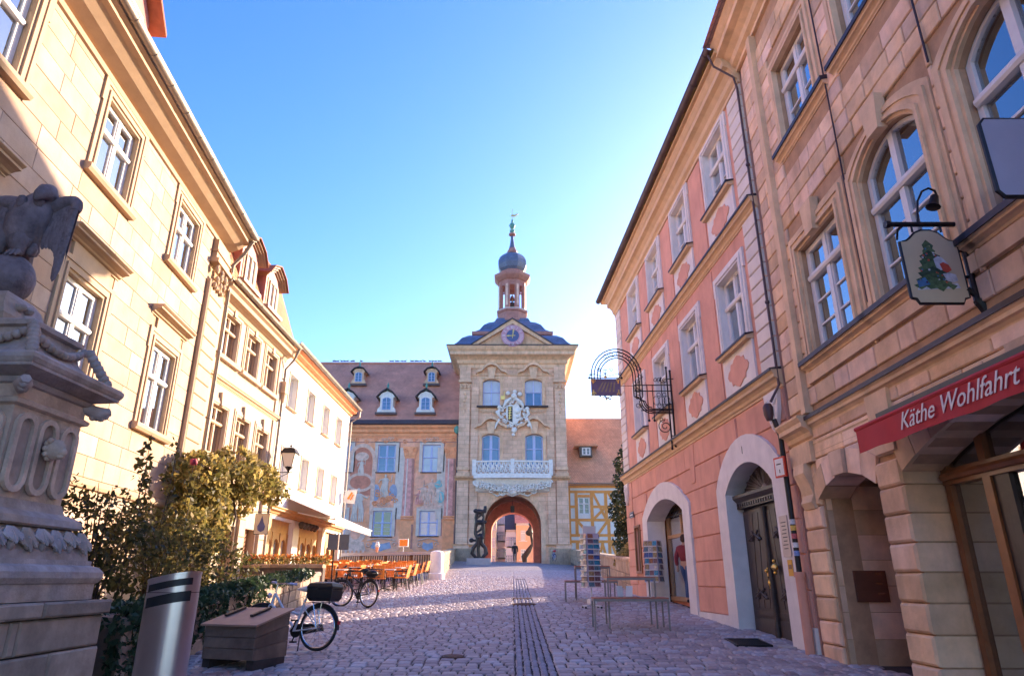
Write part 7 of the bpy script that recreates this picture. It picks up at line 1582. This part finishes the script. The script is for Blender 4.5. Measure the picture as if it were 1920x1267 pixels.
# ------------------------------------------------------------------ bronze sculpture by the tower and one beyond the arch
sc = thing('bronze_sculpture', 'tall dark bronze sculpture of stacked abstract figures left of the arch', 'sculpture', (-2.72,58,gz(58)))
MB().box(-.98,.98,-.8,.8,-.3,.5).build('plinth', M['concrete'], sc)
b = MB()
for s in (-1,1):
    b.tube([(s*.25,0,.75),(s*.72,0,1.3),(s*.6,0,1.9),(s*.2,0,2.4),(s*.1,0,2.9)], [.16,.22,.2,.22,.3], 9)
    b.tube([(s*.15,0,3.0),(s*.42,0,3.5),(s*.4,0,4.2),(s*.28,0,4.7)], [.25,.18,.16,.25], 9)
    b.tube([(s*.3,0,4.8),(s*.42,0,5.3),(s*.25,0,5.8)], [.2,.13,.2], 9)
b.tube([(0,0,.78),(-.1,0,1.8),(0,0,2.9)], [.2,.16,.25], 9); b.ball((-.8,0,2.75),.26,12,8); b.tube([(-.7,0,2.7),(-.3,0,2.75),(.1,0,2.9)], [.12,.14,.25], 8)
b.ball((.1,0,3.1),(.4,.3,.45),12,8); b.ball((0,0,4.75),(.5,.3,.3),12,8); b.tube([(-.2,0,4.7),(.5,0,4.8),(.72,0,4.75)], [.25,.2,.14], 9)
b.ball((-.1,0,5.95),(.45,.3,.32),12,8); b.ball((-.42,0,6.05),.26,12,8); b.tube([(.1,0,5.95),(.5,0,6.0),(.58,0,6.35),(.55,0,6.6)], [.28,.24,.2,.16], 9); b.tube([(-.3,0,5.2),(.1,0,5.6),(.3,0,5.9)],[.12,.14,.2],8); b.tube([(-.3,0,3.6),(.1,0,3.9),(.35,0,4.4)],[.12,.14,.16],8)
b.xf(Matrix.Diagonal((.82,.8,.72,1))@Matrix.Translation((0,0,-.06))); b.build('figure', M['bronze'], sc, smooth=70)
s3 = thing('bronze_sculpture', 'curved dark bronze sculpture standing beyond the arch', 'sculpture', (2.15,90,3.1)); MB().box(-.7,.7,-.5,.5,-.3,.5).build('plinth', M['concrete'], s3)
b = MB(); b.tube([(-.5,0,.5),(-.6,0,1.2),(0,0,2.0),(.5,0,2.8),(.35,0,3.8),(.1,0,4.3),(.3,0,5.0)], [.3,.42,.35,.2,.18,.4,.2], 10); b.ball((.35,0,5.3),.35,10,7); b.ball((.1,0,4.2),(.5,.3,.4),10,7); b.build('figure', M['bronze'], s3, smooth=70)
# ------------------------------------------------------------------ people
def skin(name, m, parent, joints, edges, radii, sub=2):
    me = bpy.data.meshes.new(name); me.from_pydata(joints, edges, []); o = link(name, me, parent); me.materials.append(m)
    sk = o.modifiers.new('skin', 'SKIN'); sk.use_smooth_shade = True
    lay = me.skin_vertices[0].data if me.skin_vertices else None
    if lay is None:
        bm = bmesh.new(); bm.from_mesh(me); bm.verts.layers.skin.verify(); bm.to_mesh(me); bm.free(); lay = me.skin_vertices[0].data
    for i, r_ in enumerate(radii): lay[i].radius = r_ if isinstance(r_, tuple) else (r_, r_)
    lay[0].use_root = True
    s_ = o.modifiers.new('sub', 'SUBSURF'); s_.levels = sub; s_.render_levels = sub
    return o
M['skin'] = mat('skin', (.48,.28,.20), .55, var=.08, vs=8)
def person(label, loc, rz, top, legs, hair, H=1.75, stride=.28, coat=False):
    t = thing('person', label, 'person', loc, rz); k = H/1.75; t.scale = (k,k,k)      # faces -y
    J = [(0,0,.95),(0,.01,1.2),(0,.01,1.42),(0,-.01,1.52),(0,-.02,1.60),(0,-.025,1.72)]; E = [(0,1),(1,2),(2,3),(3,4),(4,5)]; Rd = [(.15,.11),(.14,.1),(.15,.09),.055,.085,.07]
    for s in (-1,1):
        n = len(J); sw = s*stride
        J += [(s*.09,0,.9),(s*.1,-sw*.45-.03,.5),(s*.1,-sw*.5+abs(stride)*.25*(s < 0),.1),(s*.11,-sw*.5-.13+abs(stride)*.2*(s < 0),.05)]; E += [(0,n),(n,n+1),(n+1,n+2),(n+2,n+3)]; Rd += [.085,.06,.042,.035]
        J += [(s*.2,.01,1.4),(s*.25,sw*.3+.02,1.14),(s*.25,sw*.6-.08,.92),(s*.25,sw*.65-.1,.84)]; E += [(2,n+4),(n+4,n+5),(n+5,n+6),(n+6,n+7)]; Rd += [.062,.045,.034,.03]
    skin('body', M['skin'], t, J, E, Rd)
    # jacket and trousers as garments over the body
    JJ = [(0,0,1.0),(0,.01,1.2),(0,.01,1.42),(0,0,1.49)]; EE = [(0,1),(1,2),(2,3)]; RR = [(.185,.14),(.175,.13),(.18,.115),(.08,.08)]
    if coat: JJ[0] = (0,.02,.72); RR[0] = (.21,.17)
    for s in (-1,1):
        n = len(JJ); sw = s*stride; JJ += [(s*.2,.01,1.4),(s*.255,sw*.3+.02,1.14),(s*.255,sw*.6-.07,.93)]; EE += [(2,n),(n,n+1),(n+1,n+2)]; RR += [.085,.066,.052]
    skin('jacket', top, t, JJ, EE, RR)
    for s in (-1,1):
        sw = s*stride; up = abs(stride)*.25*(s < 0)
        skin('trouser_leg', legs, t, [(s*.075,0,1.0),(s*.09,0,.86),(s*.1,-sw*.45-.03,.5),(s*.1,-sw*.5+up,.1)], [(0,1),(1,2),(2,3)], [(.11,.12),.105,.078,.065])
        skin('shoe', M['black'], t, [(s*.1,-sw*.5+up+.03,.045),(s*.105,-sw*.5-.08+up*.8,.04),(s*.11,-sw*.5-.17+up*.8,.035)], [(0,1),(1,2)], [.05,.047,.035], 1)
        hd = skin('hand', M['skin'], t, [(s*.255,sw*.6-.07,.9),(s*.255,sw*.65-.09,.83),(s*.25,sw*.68-.1,.77),(s*.225,sw*.65-.13,.82)], [(0,1),(1,2),(1,3)], [(.024,.03),(.022,.042),(.014,.03),.012], 1)
        MB().ball((s*.078,-.02,1.655),(.014,.026,.034),6,4).build('ear', M['skin'], t, smooth=60)
    b = MB(); b.ball((0,.012,1.69),(.09,.105,.09),12,8); b.ball((0,.05,1.63),(.082,.07,.075),10,6); b.build('hair', hair, t, smooth=70)
    b = MB(); b.tube([(0,-.095,1.69),(0,-.118,1.645),(0,-.1,1.635)],[.012,.017,.012],6); b.build('nose', M['skin'], t, smooth=60)
    for s in (-1,1): MB().ball((s*.032,-.092,1.685),(.012,.008,.009),6,4).build('eye', M['black'], t)
    return t
cl = lambda n, c: mat(n, c, .85, var=.12, vs=8)
person('walker in a long black coat and grey trousers crossing towards the arch', (.28,66.5,gz(66.5)), math.pi, cl('black_coat',(.012,.011,.014)), cl('charcoal_trousers',(.05,.05,.055)), cl('dark_hair',(.02,.015,.012)), 1.76, .34, True)
person('shopper in red jacket and blue jeans stepping into the bookshop', (4.72,19.1,gz(19.1)+.16), R(128), cl('red_jacket',(.22,.03,.04)), cl('blue_jeans',(.05,.09,.19)), cl('brown_hair',(.08,.045,.03)), 1.72, .22)
# ------------------------------------------------------------------ plants
def twigs(b, base, n, h, seed, lean=.35, r=.02):
    r_ = random.Random(seed); tips = []
    for i in range(n):
        a = r_.uniform(0,6.28); l = h*r_.uniform(.6,1.05); dx, dy = lean*h*r_.uniform(-.5,.5), lean*h*r_.uniform(-.5,.5)
        P_ = [(base[0]+r_.uniform(-.1,.1),base[1]+r_.uniform(-.1,.1),base[2]),(base[0]+dx*.4,base[1]+dy*.4,base[2]+l*.5),(base[0]+dx,base[1]+dy,base[2]+l)]; b.tube(P_,[r,r*.7,r*.25],5); tips.append(P_[2])
    return tips
def bush(name, label, x, y, z, blobs, n, size, m, stems, seed, cat='shrub', group=None, hang=0):
    t = thing(name, label, cat, (x,y,z), 0, group); b = MB(); twigs(b, (0,0,-.1), *stems, seed); b.build('stem', M['bark'], t)
    foliage('crown', M[m], t, blobs, n, size, seed, hang); return t
bush('rose_bush', 'tall rose bush with upright shoots right behind the pedestal', -6.3,10.6,.9, [(0,0,1.3,.8,.9,.8),(.3,.4,.9,.9,1.0,.7),(-.3,-.2,1.6,.5,.5,.7)], 3000, .05, 'leafrose', (14,2.2), 3, 'rose bush')
bush('rose_bush', 'dense rose bush with a red bloom in the middle of the garden', -6.6,12.9,.95, [(0,0,1.2,.9,1.0,.8),(.5,.5,.8,.8,.9,.7),(-.4,0,1.5,.5,.6,.6)], 3000, .05, 'leafrose', (14,2.2), 4, 'rose bush')
bush('rose_bush', 'rose bush with yellowing leaves below the vine', -7.0,15.6,1.0, [(0,0,1.0,.9,1.1,.8),(.5,.6,.7,.8,.9,.6)], 2500, .05, 'leafrose', (12,1.8), 5, 'rose bush')
for i,(x,y,h,l) in enumerate(((-6.05,10.9,3.0,'first'),(-6.25,12.2,3.2,'second'),(-6.5,13.6,3.0,'third'),(-6.3,11.5,2.5,'shortest'))):       # long shoots above the bushes
    t = thing('rose_shoot', f'{l} long bare rose shoot standing above the garden bushes', 'rose shoot', (x,y,.9)); b = MB(); P_ = [(0,0,0),(.03,.02,h*.5),(.10,.0,h*.8),(.08,.03,h)]; b.tube(P_,[.014,.011,.008,.004],5); b.build('stem', M['bark'], t)
    foliage('leaves', M['leafrose'], t, [(.06,0,h*.75,.13,.13,h*.25)], 110, .06, 20+i)
t = thing('rose_bloom', 'single pink rose bloom on top of a tall shoot', 'flower', (-6.42,13.5,3.85)); b = MB()
for i in range(9): a = i*.7; b.ball((.035*math.cos(a),.035*math.sin(a),.02*(i%3)),(.045,.045,.05),6,4)
b.build('petals', mat('pink_petals',(.5,.05,.08),.6,var=.2,vs=9), t, smooth=60); MB().tube([(0,0,-.3),(0,0,0)],.006).build('stem', M['bark'], t)
iv = thing('ivy', 'dark green ivy hanging over the low garden wall', 'ivy', (-5.2,12,.6))
B_ = []
for i in range(40):
    q = i/39; y = 9.0+12.2*q; x = -4.85-.107*(y-9.0); B_.append((x-.1+5.2+.0,y-12,gz(y)+.78-.6,.34,.32,.16))
    if i < 24 and (i%5 != 4): B_.append((x+.04+5.2,y-12,gz(y)+.45-.6-.12*math.sin(i*1.3),.14,.30,.42))
foliage('leaves', M['leafdark'], iv, B_, 17000, .05, 11, .35); b = MB()
for i in range(14): y = 9.2+i*.7; x = -4.80-.107*(y-9.0)+5.2; b.tube([(x-.1,y-12,gz(y)+.2),(x+.06,y-12+.1,gz(y)-.1),(x+.07,y-12,gz(y)-.5)],.008,4)
stuff(b.build('stem', M['bark'], iv))
vn = thing('vine', 'golden leafed vine arching over in front of the cream house', 'vine', (-8.3,18.6,.9)); b = MB(); b.tube([(-.1,-.2,-.1),(-.05,-.2,1.6),(.1,-.1,2.9),(.3,.6,3.5),(.5,2.0,3.7),(.55,3.6,3.5)],[.09,.08,.07,.06,.045,.02],7); b.tube([(.2,0,2.9),(.1,-1.0,3.3),(0,-1.8,3.0)],[.05,.04,.02],6); b.tube([(.3,.6,3.5),(.5,.8,2.4),(.4,.7,1.5)],[.04,.03,.015],6); b.build('trunk', M['bark'], vn)
foliage('crown', M['leafvine'], vn, [(.1,-.9,3.2,.7,1.1,.7),(.35,.6,3.6,.7,1.1,.7),(.5,2.0,3.6,.6,1.1,.55),(.55,3.4,3.4,.5,.8,.4),(.2,-.4,2.2,.6,.9,.9),(.2,-1.5,1.8,.5,.7,.9),(.4,1.3,2.9,.4,.6,.5)], 8500, .085, 13, .3)
foliage('yellow_leaves', M['leafgold'], vn, [(.2,-.6,2.6,.6,.9,.9),(.45,1.6,3.4,.5,1.2,.5)], 700, .085, 14, .3)
tr = thing('ivy_tree', 'dark ivy covered tree at the far corner of the salmon house', 'tree', (5.95,31.5,1.4)); b = MB(); b.tube([(0,0,-1.4),(.05,0,2),(.0,.1,4.5),(-.1,.1,6.2)],[.28,.24,.17,.06],9); [b.tube([(0,0,2.0+k*.6),(.5*math.cos(k*2.),.5*math.sin(k*2.),2.6+k*.6),(.9*math.cos(k*2.),.9*math.sin(k*2.),3.0+k*.6)],[.08,.05,.02],6) for k in range(6)]; b.build('trunk', M['bark'], tr)
foliage('crown', M['leafivy'], tr, [(-.3,0,4.9,.9,1.0,1.3),(-.35,.2,3.3,1.1,1.2,1.3),(-.1,.3,1.9,1.2,1.2,1.0),(.5,.2,3.4,1.0,1.1,1.6),(-.2,.1,6.0,.6,.6,.6)], 13000, .085, 15)
bush('yellow_bush', 'sunlit yellow leafed bush behind the parapet by the salmon house', 5.3,29.6,1.3, [(0,0,1.2,.7,1.0,.7),(-.3,.6,1.0,.6,.8,.6),(.3,-.6,1.4,.6,.7,.6)], 3800, .07, 'leafgold', (10,1.6), 16)
fl = thing('flower_bed', 'row of orange and red flowers along the sunny terrace wall', 'flowers', (-7.7,23.85,2.1)); B_ = [(-1.2+i*.28,.15,.15,.2,.2,.16) for i in range(10)]; foliage('leaves', M['leafvine'], fl, B_, 900, .05, 17); 
lf = leaf_mat('flower_petals',(.6,.12,.03),(.7,.35,.05),.3); foliage('blooms', lf, fl, [(x,y,z+.1,rx,ry,rz*.7) for x,y,z,rx,ry,rz in B_], 500, .045, 18)
# ------------------------------------------------------------------ evening haze
hz = MB().box(-905,905,-305,1505,-7,49).build('haze', None)
hz.data.materials.clear(); hm = bpy.data.materials.new('evening_haze'); hm.use_nodes = True; hn = hm.node_tree; hn.nodes.remove(hn.nodes['Principled BSDF'])
pv = hn.nodes.new('ShaderNodeVolumePrincipled'); pv.inputs['Color'].default_value = (.92,.93,.96,1); pv.inputs['Density'].default_value = .00012; pv.inputs['Anisotropy'].default_value = .55
hn.links.new(pv.outputs[0], hn.nodes['Material Output'].inputs['Volume']); hz.data.materials.append(hm); stuff(hz)
